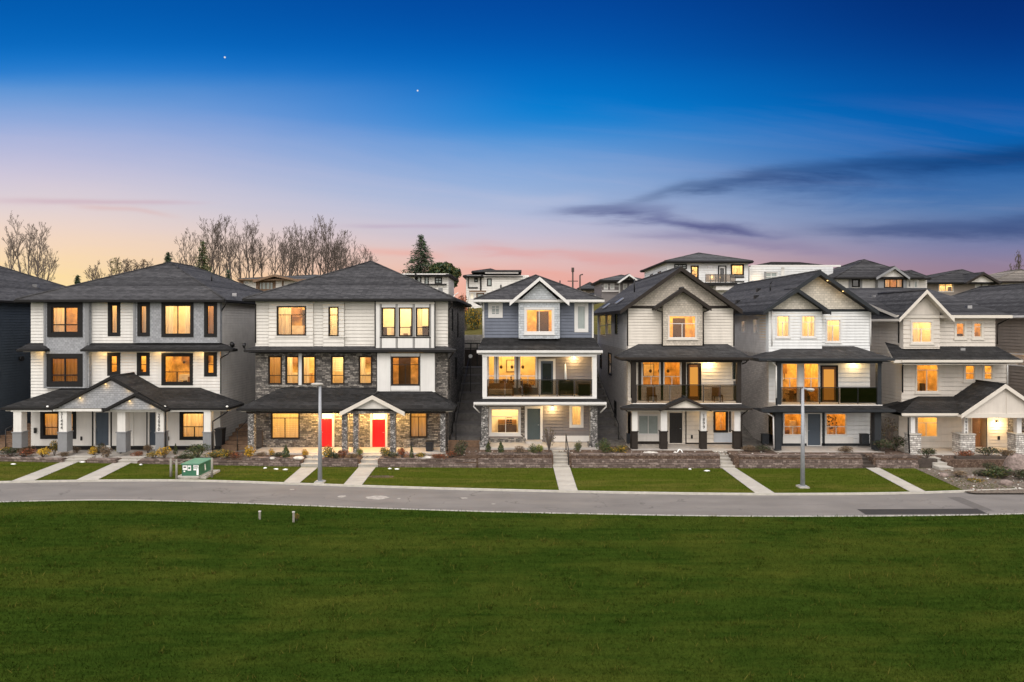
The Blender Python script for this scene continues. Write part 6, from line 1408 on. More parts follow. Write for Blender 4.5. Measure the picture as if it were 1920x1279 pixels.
for nm, bb in (('seat', (X - .5, X + 1.1, 45.9, 46.6, ZB + .12, ZB + .42)), ('backrest', (X - .5, X + 1.1, 46.5, 46.65, ZB + .42, ZB + .8)), ('armrest', (X - .6, X - .5, 45.9, 46.65, ZB, ZB + .6)), ('armrest', (X + 1.1, X + 1.2, 45.9, 46.65, ZB, ZB + .6))):
    mb = MB(); mb.box(*bb, 'furn_pale' if nm == 'seat' else 'furn_wood'); mb.build(nm, t)
shrub('rust', 986, 742, 22, 22, 'potted rusty plant right of the wicker sofa on the balcony', 46.2)
ZB2 = gz(756, 45.3)
for px, lb in ((1222, 'wooden chair on the left of the beige house balcony'), (1345, 'wooden chair on the right of the beige house balcony')):
    X = gx(px, 46.2); t = tag(empty('balcony_chair', (X, 46.2, ZB2)), lb, 'chair', 'chairs on the beige house balcony')
    for nm, bb in (('seat', (X - .3, X + .3, 45.9, 46.45, ZB2 + .38, ZB2 + .46)), ('backrest', (X - .3, X + .3, 46.4, 46.46, ZB2 + .46, ZB2 + .95)), ('leg', (X - .3, X - .25, 45.92, 45.97, ZB2, ZB2 + .38)), ('leg', (X + .25, X + .3, 45.92, 45.97, ZB2, ZB2 + .38)), ('leg', (X - .3, X - .25, 46.4, 46.45, ZB2, ZB2 + .38)), ('leg', (X + .25, X + .3, 46.4, 46.45, ZB2, ZB2 + .38))):
        mb = MB(); mb.box(*bb, 'furn_wood'); mb.build(nm, t)
# ------------------------------------------------------------------ trees
def bare_tree(name, label, px, pyt, Y, spread=1.0, seed=0, lean=0.0, fork=0.35, twig=1.0, m='bark', group='bare trees behind the roofs', nl=5, crown_px=40):
    rnd = random.Random(seed); z0 = hz(gx(px, Y), Y) - .3; x0 = gx(px, Y); Ht = gz(pyt, Y) - z0
    tr = MB(); cr = MB(); tips = []
    def wander(p, d, L, r0, r1, n, up, wob, mesh, sides):
        pts = [(p, d, r0)]; q = p
        for i in range(n):
            d = (d + Vector((rnd.gauss(0, wob), rnd.gauss(0, wob), up))).normalized(); e = q + d * (L / n); ra = r0 + (r1 - r0) * i / n; rb = r0 + (r1 - r0) * (i + 1) / n
            mesh.tube(q, e, ra, rb, sides, m, False); q = e; pts.append((q, d, rb))
        return pts
    def off(d, tilt):
        az = rnd.uniform(0, 6.283); o = d.orthogonal().normalized(); o = o * math.cos(az) + d.cross(o) * math.sin(az)
        return (d * math.cos(tilt) + o * math.sin(tilt)).normalized()
    def limb(p, d, L, r, lvl):
        pts = wander(p, d, L, r, max(r * .35, .014), 5, .14, .10 + .03 * lvl, cr, 4 if lvl < 2 else 3)
        if lvl >= 3: return
        k = (6, 4, 3)[lvl]
        for b in range(k):
            f = rnd.uniform(.25, 1.0); a = pts[min(4, int(f * 5))]; b2 = pts[min(5, int(f * 5) + 1)]
            limb(a[0].lerp(b2[0], rnd.random()), off(a[1], rnd.uniform(.35, .8)), L * rnd.uniform(.30, .5) * (1.15 - .4 * f), max(a[2] * .6, .016), lvl + 1)
    t = tag(empty(name, (x0, Y, z0)), label, 'tree', group); base = Vector((x0, Y, z0))
    stems = 1 if rnd.random() < .6 else 2
    for st in range(stems):
        d0 = Vector((lean + (rnd.uniform(-.12, .12) if stems > 1 else 0), rnd.gauss(0, .03), 1)).normalized()
        pts = wander(base, d0, Ht * (.86 if st == 0 else .72), Ht * .0085 * twig + .06, .035, 9, .03, .035, tr, 7)
        nb = 11 if stems == 1 else 8
        for b in range(nb):
            f = .40 + .59 * (b + rnd.random()) / nb; a = pts[min(8, int(f * 9))]; a2 = pts[min(9, int(f * 9) + 1)]
            limb(a[0].lerp(a2[0], rnd.random()), off(a[1], rnd.uniform(.38, .80) * (.6 + .4 * spread)), Ht * rnd.uniform(.24, .36) * (1.3 - .75 * f) * (.62 + .5 * spread), max(a[2] * .6, .045), 0)
        for b in range(2): limb(pts[-1][0], off(pts[-1][1], rnd.uniform(.1, .4)), Ht * .13, .035, 1)
    # fit the grown height to the one seen
    zm = max(v[2] for v in cr.v); k = Ht / (zm - z0)
    for M_ in (tr, cr): M_.v = [(x0 + (x - x0) * (.5 + .5 * k), Y + (y - Y) * (.5 + .5 * k), z0 + (z - z0) * k) for x, y, z in M_.v]
    tr.build('trunk', t); cr.build('crown', t)
    return t
BT = [('very tall bare tree, highest of the left edge cluster', 47, 396, 130, .8, 0, 'bark_pale'), ('bare tree leftmost of the left edge cluster', 27, 440, 128, .9, -.05, 'bark_pale'), ('slim bare tree right of the highest in the left edge cluster', 57, 418, 134, .6, .03, 'bark_pale'), ('slender leaning bare tree in the left edge cluster', 66, 414, 130, .45, .10, 'bark_pale'), ('wide spreading bare tree, rightmost of the left edge cluster', 76, 452, 126, 1.35, .16, 'bark_pale'),
      ('bare tree leftmost of the long row, set a little apart', 352, 424, 130, 1.0, 0, 'bark'), ('tall bare tree rising behind the ivy green conifer', 389, 411, 136, .9, 0, 'bark'), ('tall forked bare tree right of the ivy green conifer', 402, 407, 128, .9, 0, 'bark'), ('tallest slim bare tree near the middle left of the long row', 440, 400, 132, .7, -.05, 'bark'), ('bare tree with a bushy low crown left of the tan roof', 455, 435, 128, 1.1, 0, 'bark'), ('dense tall bare tree above the tan roof chimney side', 467, 402, 138, .8, .02, 'bark'), ('leaning bare tree right of the dense tall one', 474, 412, 130, .8, .05, 'bark'),
      ('bare tree standing alone with stiff upright limbs', 513, 425, 130, 1.0, 0, 'bark'), ('thin bare tree close right of the stiff upright one', 521, 440, 136, .6, .03, 'bark'), ('bare tree with a flat topped crown mid row', 537, 421, 130, .9, 0, 'bark'), ('small bare tree leaning right mid row', 548, 440, 126, 1.0, .06, 'bark'), ('bare tree at the left of the largest clump', 576, 411, 132, .85, -.05, 'bark'), ('bare tree in the middle of the largest clump', 588, 405, 128, .9, 0, 'bark'), ('tallest bare tree of the largest clump', 598, 401, 136, .85, .02, 'bark'), ('bare tree at the right of the largest clump', 607, 408, 130, .9, .05, 'bark'),
      ('bare tree right of the largest clump with a rounded crown', 620, 419, 128, .95, 0, 'bark'), ('thin bare tree beside the rounded crown', 629, 430, 134, .8, .04, 'bark'), ('bare tree second from the right end of the row', 655, 440, 130, 1.1, 0, 'bark'), ('bare tree third from the right end of the row', 645, 447, 126, 1.0, -.05, 'bark'), ('thin bare tree filling in right of the lone leftmost row tree', 368, 432, 134, 1.0, .04, 'bark'), ('broad bare tree between the ivy conifer and the tallest slim tree', 421, 428, 134, 1.15, 0, 'bark'), ('twisted bare tree left of the stiff upright one', 495, 438, 132, 1.2, -.04, 'bark'), ('pale thin bare tree left of the largest clump', 562, 428, 136, 1.0, .03, 'bark'), ('short broad bare tree right of the thin rounded crown one', 637, 440, 130, 1.2, 0, 'bark'), ('short bare tree at the right end of the row', 680, 455, 128, 1.2, .08, 'bark')]
for i, (lb, px, pyt, Y, sp, ln, m) in enumerate(BT): bare_tree('bare_tree', lb, px, pyt, Y, sp, 11 + i * 3, ln * .8, m=m)
bare_tree('bare_tree', 'dark feathery bare tree above the tan roof at far right', 1905, 468, 112, .9, 91, 0, m='bark', group='bare trees behind the roofs')


def leafy(name, label, cat_group, px, pyt, pyb, wpx, Y, ms, n, size, seed, trunk=True, lobes=7):
    rnd = random.Random(seed); x0 = gx(px, Y); z0 = hz(x0, Y) - .2; zt, zb = gz(pyt, Y), gz(pyb, Y); W = wpx * Y / F / 2
    t = tag(empty(name, (x0, Y, z0)), label, 'tree', cat_group); mb = MB(); mb.tube((x0, Y, z0), (x0, Y, z0 + (zt - z0) * .7), .22, .06, 7, 'bark')
    lf = MB(); hh = (zt - zb) / 2
    for k in range(lobes):
        a = rnd.uniform(0, 6.28); rr = rnd.uniform(.1, .62) * W; c = Vector((x0 + rr * math.cos(a), Y + rr * math.sin(a), zb + hh + rnd.uniform(-.45, .5) * hh)); mb.tube((x0, Y, z0 + (zt - z0) * .35), c, .08, .03, 5, 'bark', False)
        sub = MB(); leafball(lf, W * rnd.uniform(.38, .55), W * rnd.uniform(.38, .55), hh * rnd.uniform(.4, .52), c.z, n // lobes, ms, size, rnd, base=(c.x, c.y))
    mb.build('trunk', t); lf.build('crown', t)
G2 = 'small leafy trees above the left roof'
for i, (px, pyt, w, Y, ms, lb) in enumerate(((185, 487, 20, 120, 0, 'thin small tree, leftmost above the left duplex roof'), (217, 481, 26, 124, 1, 'small olive tree above the left duplex roof, second from left'), (248, 484, 26, 122, 2, 'brown leaved small tree third above the left duplex roof'), (270, 484, 20, 126, 2, 'brown leaved small tree, rightmost above the left duplex roof'))):
    bare_tree('bare_tree', lb, px, pyt, Y, 1.25, 70 + i, .0, group=G2, nl=5, fork=.2)
    if ms: 
        t_ = [o for o in COL.objects if o.get('label') == lb][0]; rnd = random.Random(i); lf = MB(); x0 = gx(px, Y); leafball(lf, w * .45 * Y / F, w * .45 * Y / F, 1.6, gz(pyt, Y) - 1.7, 330, [('leaf_olive',), ('leaf_brown', 'leaf_dry')][ms - 1], .16, rnd, base=(x0, Y)); lf.build('foliage', t_)
leafy('leafy_tree', 'rounded evergreen tree right of the tall fir', 'evergreens on the hill', 836, 489, 545, 60, 108, ['leaf_green', 'leaf_fir', 'leaf_olive', 'leaf_green'], 5200, .30, 5, lobes=11)
leafy('leafy_tree', 'low evergreen clump at the foot of the tall fir', 'evergreens on the hill', 806, 505, 545, 34, 110, ['leaf_green', 'leaf_fir', 'leaf_dark'], 2200, .28, 6)


def fir(label, px, pyt, pyb, wpx, Y, seed, group, tiers=16, m=('leaf_fir', 'leaf_green', 'leaf_fir')):
    rnd = random.Random(seed); x0 = gx(px, Y); z0 = hz(x0, Y) - .2; zt, zb = gz(pyt, Y), gz(pyb, Y); W = wpx * Y / F / 2
    t = tag(empty('fir_tree', (x0, Y, z0)), label, 'tree', group); tk = MB(); tk.tube((x0, Y, z0), (x0, Y, zt), .2, .03, 7, 'bark'); lf = MB()
    for i in range(tiers):
        f = i / (tiers - 1); z = zt - (zt - zb) * f; rad = W * (.10 + .95 * f ** .85)
        for b in range(6 + int(8 * f)):
            a = rnd.uniform(0, 6.28); L = rad * rnd.uniform(.65, 1.12); tip = Vector((x0 + L * math.cos(a), Y + L * math.sin(a), z - L * rnd.uniform(.05, .4))); root = Vector((x0, Y, z + .1)); tk.tube(root, tip, .04, .015, 3, 'bark', False)
            for k in range(int(7 + 14 * f)):
                u = rnd.uniform(.2, 1.05); p = root.lerp(tip, u) + Vector((rnd.gauss(0, .16), rnd.gauss(0, .16), rnd.gauss(-.03, .12))); s = rnd.uniform(.12, .3)
                d = Vector((math.cos(a) + rnd.gauss(0, .5), math.sin(a) + rnd.gauss(0, .5), rnd.gauss(-.25, .3))).normalized(); o = d.orthogonal().normalized()
                lf.face([p - d * s, p + o * s * .3, p + d * s, p - o * s * .3], m[int(rnd.random() * len(m))])
    tk.build('trunk', t); lf.build('crown', t)
EG = 'evergreens on the hill'
fir('tall dark fir standing above the white flat house', 789, 443, 515, 76, 112, 1, EG, 27)
fir('ivy green conifer among the bare trees', 380, 455, 515, 34, 126, 2, EG, 14, ('leaf_green', 'leaf_olive', 'leaf_green'))
fir('small fir tip just left of the left duplex ridge', 315, 476, 500, 17, 118, 3, EG, 8); fir('tiny fir in the dip between the two left roofs', 145, 519, 545, 12, 120, 4, EG, 8)
fir('small fir tip beside the tan roofed house', 428, 510, 540, 14, 116, 5, EG, 7)

for px, pyt, pyb, w_, Y, sd_, lb in ((1052, 538, 565, 26, 104, 21, 'low dark green tree at the foot of the tall utility pole'), (1102, 549, 575, 34, 100, 22, 'olive tree clump left of the beige house roof edge'), (1000, 518, 545, 22, 110, 23, 'small green tree behind the blue house ridge, right of the white rendered house'), (1414, 540, 575, 30, 80, 24, 'green bush mass under the flat roofed hill house')):
    leafy('leafy_tree', lb, 'evergreens on the hill', px, pyt, pyb, w_, Y, ['leaf_green', 'leaf_olive', 'leaf_dark'], 1500, .2, sd_)
# utility poles
for px, pyt, arms, lb in ((1074, 502, 0, 'tall dark utility pole above the blue house roof'), (1087.5, 516, 1, 'short crooked lamp pole right of the tall utility pole')):
    Y = 118; x0 = gx(px, Y); z0 = hz(x0, Y) - .1; t = tag(empty('utility_pole', (x0, Y, z0)), lb, 'pole', 'poles on the hill'); mb = MB(); mb.tube((x0, Y, z0), (x0, Y, gz(pyt, Y)), .16, .12, 8, 'wood_dark'); mb.build('pole', t)
    mb = MB()
    if arms: mb.tube((x0, Y, gz(pyt, Y)), (x0 + .5, Y, gz(pyt, Y) + .15), .09, .12, 6, 'wood_dark')
    else: mb.box(x0 - .22, x0 + .22, Y - .2, Y + .2, gz(pyt + 8, Y), gz(pyt, Y), 'wood_dark'); mb.box(x0 - .9, x0 + .9, Y - .06, Y + .06, gz(pyt + 26, Y), gz(pyt + 24.5, Y), 'wood_dark')
    mb.build('crossarm', t)

# ------------------------------------------------------------------ houses on the hill
HILL = 'houses on the hill behind'
def bg(name, label, Y, px0, px1, pye, pyb, wallm, dep=9, cat='house'):
    x0, x1 = gx(px0, Y), gx(px1, Y); h = House(name, label, cat, ((x0 + x1) / 2, Y + dep / 2, gz(pyb, Y)), Y, HILL)
    h.wall(px0, px1, pye, pyb, wallm, lap=.3); h.sid = (x0, x1, gz(pyb, Y), gz(pye, Y), wallm, dep)
    return h
def bgdone(h, swins=()):
    x0, x1, z0, z1, m, dep = h.sid; h.walls_done()
    h.side(x0, h.Y, h.Y + dep, z0, z1, m, -1, .3, swins if x0 > 0 else ()); h.side(x1, h.Y, h.Y + dep, z0, z1, m, 1, .3, swins if x1 < 0 else ()); h.back(x0, x1, h.Y + dep, z0, z1, m)
# a: brown and white house with a low gable, seen over the left roofs
h = bg('hill_house', 'white house with brown timber trim and low gable behind the left roofs', 96, 452, 640, 524, 580, 'siding_white')
h.win(484, 514, 527, 545, 'wood_brown', 1.6, [('v', 491), ('v', 498.5), ('v', 506)], lit=False, pane='pane_blind', inner='wood_brown', sash=1.4); h.win(458, 467, 526, 534, 'trim_white', 1, lit=False, pane='pane_blind')
bgdone(h); h.strip(449, 457, 522, 542, 96, 'wood_brown', .12); h.strip(480.5, 483.5, 524, 546, 96, 'wood_brown', .1); h.strip(514.5, 517, 524, 546, 96, 'wood_brown', .1); h.strip(529, 532, 525, 546, 96, 'wood_brown', .1); h.strip(479, 518, 545, 549, 96, 'wood_brown', .15)
gable_roof(h, gx(474, 94.6), gx(566, 94.6), gx(514, 94.6), 94.6, 104, gz(526, 94.6), gz(515, 94.6), 'shingle_tan', 'wood_brown', .25, 'bay_gable', 'wood_brown', .3); hip_roof(h, gx(446, 95), gx(650, 95), 95, 106, gz(523, 95), gz(511, 95), gx(590, 100), 100, 101, 'shingle_grey', 'wood_brown', .25)
# b: white house under the fir
h = bg('hill_house', 'white flat fronted house under the tall fir', 96, 748, 841, 513, 570, 'siding_white')
h.win(796, 804, 518, 534, 'trim_dark', .8, lit=False, pane='pane_blind'); h.win(815, 829, 520, 532, 'trim_dark', 1, [('h', 526), ('v', 822)], lit=False, pane='pane_blind'); h.win(781, 790, 517, 530, 'trim_dark', 1, lit=False, pane='pane_blind')
bgdone(h); h.strip(778, 781, 513, 545, 96, 'trim_dark', .1); h.strip(790, 838, 532.5, 535.5, 96, 'trim_dark', .35); h.strip(822, 830, 540, 556, 96, 'trim_grey', .1)
hip_roof(h, gx(744, 95.2), gx(846, 95.2), 95.2, 106, gz(515, 95.2), gz(509, 95.2), gx(790, 100), 100, 101, 'shingle', 'trim_dark', .3)
# c: big white house left of the blue roof
h = bg('hill_house', 'large white rendered house with curved dark trim left of the blue roof', 92, 874, 992, 516, 590, 'siding_white', 12)
h.win(889, 896, 521, 529.5, 'trim_dark', 1, [('h', 524)], lit=False, pane='pane_blind'); h.win(913, 922, 522, 537, 'trim_dark', .8, lit=False, pane='pane_blind'); h.win(880, 890, 548, 562, 'trim_white', 1.2, lit=False, pane='room_pale'); h.win(893, 908, 549, 563, 'wood_brown', 1.2, lit=False, pane='pane_blind')
bgdone(h, [(95, 96, 13, 14.5, 'trim_dark', None)]); h.strip(877, 879, 517, 540, 92, 'trim_dark', .08); h.strip(878, 896, 538.5, 541, 92, 'trim_dark', .12); h.strip(900, 903, 520, 545, 92, 'trim_dark', .08); h.strip(880, 912, 545, 548, 92, 'wood_brown', .5); h.strip(910, 972, 511, 513.5, 92, 'trim_white', .7); h.strip(901, 980, 518.5, 520.5, 92, 'trim_dark', .4); h.strip(938, 940.5, 534, 541, 92, 'trim_dark', .1)
hip_roof(h, gx(869, 91), gx(905, 91), 91, 104, gz(517, 91), gz(509, 91), gx(893, 97), 96, 98, 'shingle', 'trim_dark', .25); mb = MB(); mb.box(gx(905, 91), gx(978, 91), 91.2, 104, gz(510, 91), gz(506, 91), 'shingle'); h.part('flat_roof', mb); hip_roof(h, gx(885, 93), gx(935, 93), 93, 103, gz(509, 93), gz(500, 93), gx(920, 97), 97, 98, 'shingle', 'trim_dark', .2, 'upper_roof')
# d: dark far roof and timber framed house
h = bg('hill_house', 'dark roofed far house right of the utility poles', 130, 1086, 1126, 541, 590, 'siding_brown'); h.win(1092, 1098, 545, 551, 'trim_white', .7); h.room(1090, 1100, 544, 552, wall='room_warm'); bgdone(h); hip_roof(h, gx(1083, 129), gx(1130, 129), 129, 140, gz(541, 129), gz(527, 129), gx(1105, 134), 133, 135, 'shingle', 'trim_dark', .3)
h = bg('hill_house', 'low white walled far house between the blue and beige roofs', 112, 1094, 1140, 553, 590, 'siding_white'); bgdone(h); hip_roof(h, gx(1090, 111), gx(1146, 111), 111, 120, gz(553, 111), gz(547, 111), gx(1118, 115), 115, 116, 'shingle_grey', 'trim_white', .3)
h = bg('hill_house', 'grey house with white timber gable left of the beige gable', 104, 1128, 1204, 524, 580, 'siding_grey')
for a, b in ((1132, 1140), (1144, 1152), (1168, 1176), (1180, 1190)): h.win(a, b, 532, 543, 'trim_white', 1, [('v', (a + b) / 2)], lit=False, pane='pane_blind')
bgdone(h); h.strip(1128, 1160, 545, 547, 104, 'trim_white', .4); h.strip(1128, 1160, 536, 537, 104, 'trim_white', .1); h.strip(1160, 1162.5, 526, 560, 104, 'trim_white', .15)
hip_roof(h, gx(1124, 103), gx(1212, 103), 103, 114, gz(525, 103), gz(511.5, 103), gx(1165, 108), 108, 109, 'shingle_grey', 'trim_dark', .3); gable_roof(h, gx(1160, 102), gx(1200, 102), gx(1180, 102), 102, 108, gz(528, 102), gz(514, 102), 'shingle_grey', 'trim_white', .2, 'bay_gable', 'trim_white', .3)
mb = MB(); mb.prism([(gx(1164, 103.4), gz(527, 103.4)), (gx(1196, 103.4), gz(527, 103.4)), (gx(1180, 103.4), gz(517, 103.4))], 103.4, 103.5, 'siding_grey'); h.part('gable_wall', mb)
h.strip(1179.3, 1180.7, 517, 527, 103.39, 'trim_white', .05)
# e: big white house, top of the hill
Y = 84
h = bg('hill_house', 'big bright white house with lit windows on top of the hill', Y, 1250, 1403, 490, 575, 'siding_bright', 14)
h.win(1295, 1310, 498, 522, 'trim_dark', 1.6); h.win(1370, 1395, 495.5, 517, 'trim_dark', 1.8, [('h', 515)], curt='left'); h.win(1264, 1288, 495, 505, 'trim_dark', 1, [('v', 1272), ('v', 1280), ('h', 500)], lit=False, pane='pane_blind')
h.door(1350, 1357.5, 503, 529, 'door_black', 'trim_white', 2.5, lite='pane_dark'); h.room(1292, 1313, 495, 524, wall='room_warm', style='plant', lamp='lamp_room_pale'); h.room(1367, 1398, 493, 520, wall='room_warm', style='art')
bgdone(h, [(87, 89, 14.2, 15.8, 'trim_dark', None), (92, 94, 14.2, 15.8, 'trim_dark', None)]); h.strip(1346, 1348.5, 499, 529, Y, 'trim_dark', .05); h.strip(1359.5, 1362, 499, 529, Y, 'trim_dark', .05); h.strip(1346, 1362, 498, 500, Y, 'trim_dark', .06); h.strip(1370, 1395, 518, 521, Y, 'trim_dark', .1); h.strip(1371, 1395, 527, 529, Y, 'trim_dark', .1); h.strip(1327, 1337, 499, 502, Y, 'metal', .06, 'house_sign')
ZB = gz(530, Y - 1.6); slabbox(h, gx(1308, Y), gx(1374, Y), Y - 1.7, Y + .02, ZB - .35, ZB, 'trim_dark', 'balcony_floor'); railing(h, gx(1316, Y), gx(1371, Y), Y - 1.6, ZB, gz(514, Y - 1.6), 6, 'glass_rail'); slabbox(h, gx(1336, Y), gx(1371, Y), Y - 1.5, Y - .05, gz(545, Y), ZB - .36, 'siding_side', 'porch_beam')
h.lamp(1335, 520, Y - .1, 14, sconce=False)
hip_roof(h, gx(1246, 83.2), gx(1412, 83.2), 83.2, 98.8, gz(489.5, 83.2), gz(471, 83.2) + .25, gx(1306, 89), 88, 93, 'shingle_grey', 'trim_dark', .25)
h.room(1318, 1345, 505, 528, wall='room_warm')
# f: white flat roofed house
h = bg('hill_house', 'white flat roofed house between the beige and white gables', 86, 1405, 1562, 500, 570, 'siding_bright', 9)
h.win(1434, 1458, 510, 528, 'trim_white', 1, [('v', 1446), ('h', 519)], lit=False, pane='pane_blind'); bgdone(h)
h.strip(1430, 1434, 510, 530, 86, 'trim_grey', .5); h.strip(1403, 1570, 498, 501.5, 86, 'trim_white', .9); h.strip(1462, 1468, 502, 540, 86, 'siding_white', .5); mb = MB(); mb.prism([(gx(1408, 86.6), gz(498.5, 86.6)), (gx(1562, 86.6), gz(498.5, 86.6)), (gx(1500, 86.6), gz(491.5, 86.6)), (gx(1446, 86.6), gz(491, 86.6))], 86.6, 95.4, 'shingle'); h.part('roof', mb)
h.lamp(1422, 522, 85.2, 20, sconce=False); mb = MB(); Zr = gz(527, 85); mb.box(gx(1408, 85), gx(1432, 85), 84.9, 85.0, gz(533, 85), Zr, 'glass_rail'); mb.box(gx(1408, 85), gx(1432, 85), 84.88, 85.02, Zr, Zr + .08, 'trim_white'); h.part('balcony_railing', mb)
# g: grey house with lit bay
Y = 82
h = bg('hill_house', 'grey roofed house with a lit bay window behind the white gables', Y, 1572, 1722, 521, 570, 'siding_white', 11)
h.win(1597, 1612, 523, 539, 'trim_dark', 1.4, lit=False, pane='pane_dark'); h.win(1657.5, 1693.5, 522.5, 540.5, 'trim_dark', 1.2, [('v', 1669), ('v', 1681.5)], Y - .6, curt='sides'); h.win(1702, 1708, 526, 540, 'trim_white', 1, lit=False); h.win(1713, 1721, 526, 541, 'trim_white', 1, lit=False, pane='pane_blind')
h.room(1654, 1697, 519, 543, Y=Y - .6, wall='room_gold'); h.wall(1646, 1700, 519, 570, 'trim_grey', Y - .6, None, .6); bgdone(h); h.strip(1591, 1596, 522, 541, Y, 'trim_grey', .1); h.strip(1612, 1616, 522, 541, Y, 'trim_grey', .1)
hip_roof(h, gx(1566, 81), gx(1732, 81), 81, 94, gz(520, 81), gz(484, 81) + .3, gx(1617, 87), 86.5, 88, 'shingle', 'trim_dark', .25); gable_roof(h, gx(1643, 80.6), gx(1706, 80.6), gx(1678, 80.6), 80.6, 87, gz(520.5, 80.6), gz(500, 80.6), 'shingle', 'trim_dark', .2, 'bay_gable', 'trim_grey', .3)
mb = MB(); mb.prism([(gx(1650, 81.1), gz(519, 81.1)), (gx(1698, 81.1), gz(519, 81.1)), (gx(1677, 81.1), gz(504, 81.1))], 81.1, 81.2, 'siding_white'); h.part('gable_wall', mb)
h.wall(1690, 1738, 521, 570, 'siding_greige', 84); h.walls[:] = h.walls[-1:]; h.walls_done(); hip_roof(h, gx(1684, 83), gx(1745, 83), 83, 95, gz(521, 83), gz(502.5, 83), gx(1700, 88), 87, 92, 'shingle', 'trim_dark', .22)
# h: brown house with a lit window
Y = 86
h = bg('hill_house', 'brown house with one lit window, second from the right on the hill', Y, 1738, 1868, 530, 575, 'siding_brown', 10)
h.win(1759, 1788, 531, 548, 'trim_beige', 1.4, [('h', 535), ('v', 1773)]); h.win(1828, 1838, 533, 551, 'trim_white', 1.6, lit=False, pane='pane_blind'); h.win(1842, 1852, 533, 551, 'trim_white', 1.6, lit=False, pane='pane_blind'); h.room(1756, 1791, 528, 550, wall='room_warm', lamp='lamp_room_pale', style='clut'); bgdone(h)
hip_roof(h, gx(1720, 85), gx(1878, 85), 85, 97, gz(529, 85), gz(504, 85) + .3, gx(1800, 91), 90.5, 92, 'shingle', 'trim_dark', .25); gable_roof(h, gx(1812, 84.4), gx(1876, 84.4), gx(1845, 84.4), 84.4, 92, gz(529.5, 84.4), gz(511, 84.4), 'shingle', 'trim_dark', .2, 'bay_gable', 'trim_brown', .3)
mb = MB(); mb.prism([(gx(1820, 84.9), gz(529, 84.9)), (gx(1870, 84.9), gz(529, 84.9)), (gx(1845, 84.9), gz(515, 84.9))], 84.9, 85.0, 'siding_greige'); h.part('gable_wall', mb); railing(h, gx(1812, 84.6), gx(1872, 84.6), 84.6, gz(556, 84.6), gz(547, 84.6), 6, 'glass_black')
# i: tan roof at the edge
h = bg('hill_house', 'tan roofed house at the right edge on the hill', 92, 1876, 1960, 527, 575, 'siding_taupe', 10); h.win(1890, 1900, 531, 548, 'trim_white', 1.4, lit=False, pane='pane_blind'); bgdone(h); h.strip(1902, 1960, 533, 560, 92, 'trim_slate', .1)
hip_roof(h, gx(1862, 91), gx(1975, 91), 91, 103, gz(527, 91), gz(504, 91) + .3, gx(1905, 97), 96, 98, 'shingle_tan', 'trim_brown', .25)


# ------------------------------------------------------------------ grass blades (uncountable)
def blades(name, n, xr, yr, ok, zfun, mats, hgt, wid, seed):
    rg = np.random.default_rng(seed); ylo, yhi = yr
    u = rg.random(n * 2); y = ylo + (yhi - ylo) * u; x = (rg.random(n * 2) * 2 - 1) * (y * .82 + 7)
    keep = ok(x, y); x, y = x[keep][:n], y[keep][:n]; k = len(x)
    a = rg.random(k) * 2 * np.pi; hh = hgt * (.5 + rg.random(k)); w = wid * (.6 + .8 * rg.random(k)); z = zfun(x, y) - .01
    lx, ly = rg.normal(0, .45, k) * hh, rg.normal(0, .45, k) * hh
    V = np.empty((k, 3, 3)); V[:, 0] = np.stack([x - np.cos(a) * w, y - np.sin(a) * w, z], 1); V[:, 1] = np.stack([x + np.cos(a) * w, y + np.sin(a) * w, z], 1); V[:, 2] = np.stack([x + lx, y + ly, z + hh], 1)
    me = bpy.data.meshes.new(name); me.vertices.add(3 * k); me.vertices.foreach_set('co', V.reshape(-1)); me.loops.add(3 * k); me.loops.foreach_set('vertex_index', np.arange(3 * k, dtype=np.int32)); me.polygons.add(k)
    me.polygons.foreach_set('loop_start', np.arange(0, 3 * k, 3, dtype=np.int32)); me.polygons.foreach_set('material_index', rg.integers(0, len(mats), k).astype(np.int32))
    for m in mats: me.materials.append(MATS[m])
    me.update(); me.validate(); o = bpy.data.objects.new(name, me); COL.objects.link(o); tag(o, kind='stuff'); return o
nx = np.array([p.x for p in nearW]); ny = np.array([p.y for p in nearW]); fx = np.array([p.x for p in farW]); fy = np.array([p.y for p in farW]); wx = np.array([p[0] for p in YW]); wy = np.array([p[1] for p in YW])
def in_walk(x, y):
    r = np.zeros(len(x), bool)
    for p in WALKS:
        a, b, c, d = [gnd(u, v, .08) for u, v in p]; t = (y - a.y) / (c.y - a.y); r |= (x > a.x + (d.x - a.x) * t + .05) & (x < b.x + (c.x - b.x) * t - .05)
    return r
g_ = blades('grass', 290000, None, (16.0, 35), lambda x, y: y < np.interp(x, nx, ny) - .10, lambda x, y: .03 + .03 * np.sin(x * .23 + 1) * np.sin(y * .31) * (y < 30), ['grass_field'], .07, .013, 1)
tag(g_, 'dark green mown grass of the wide field in front', 'grass')
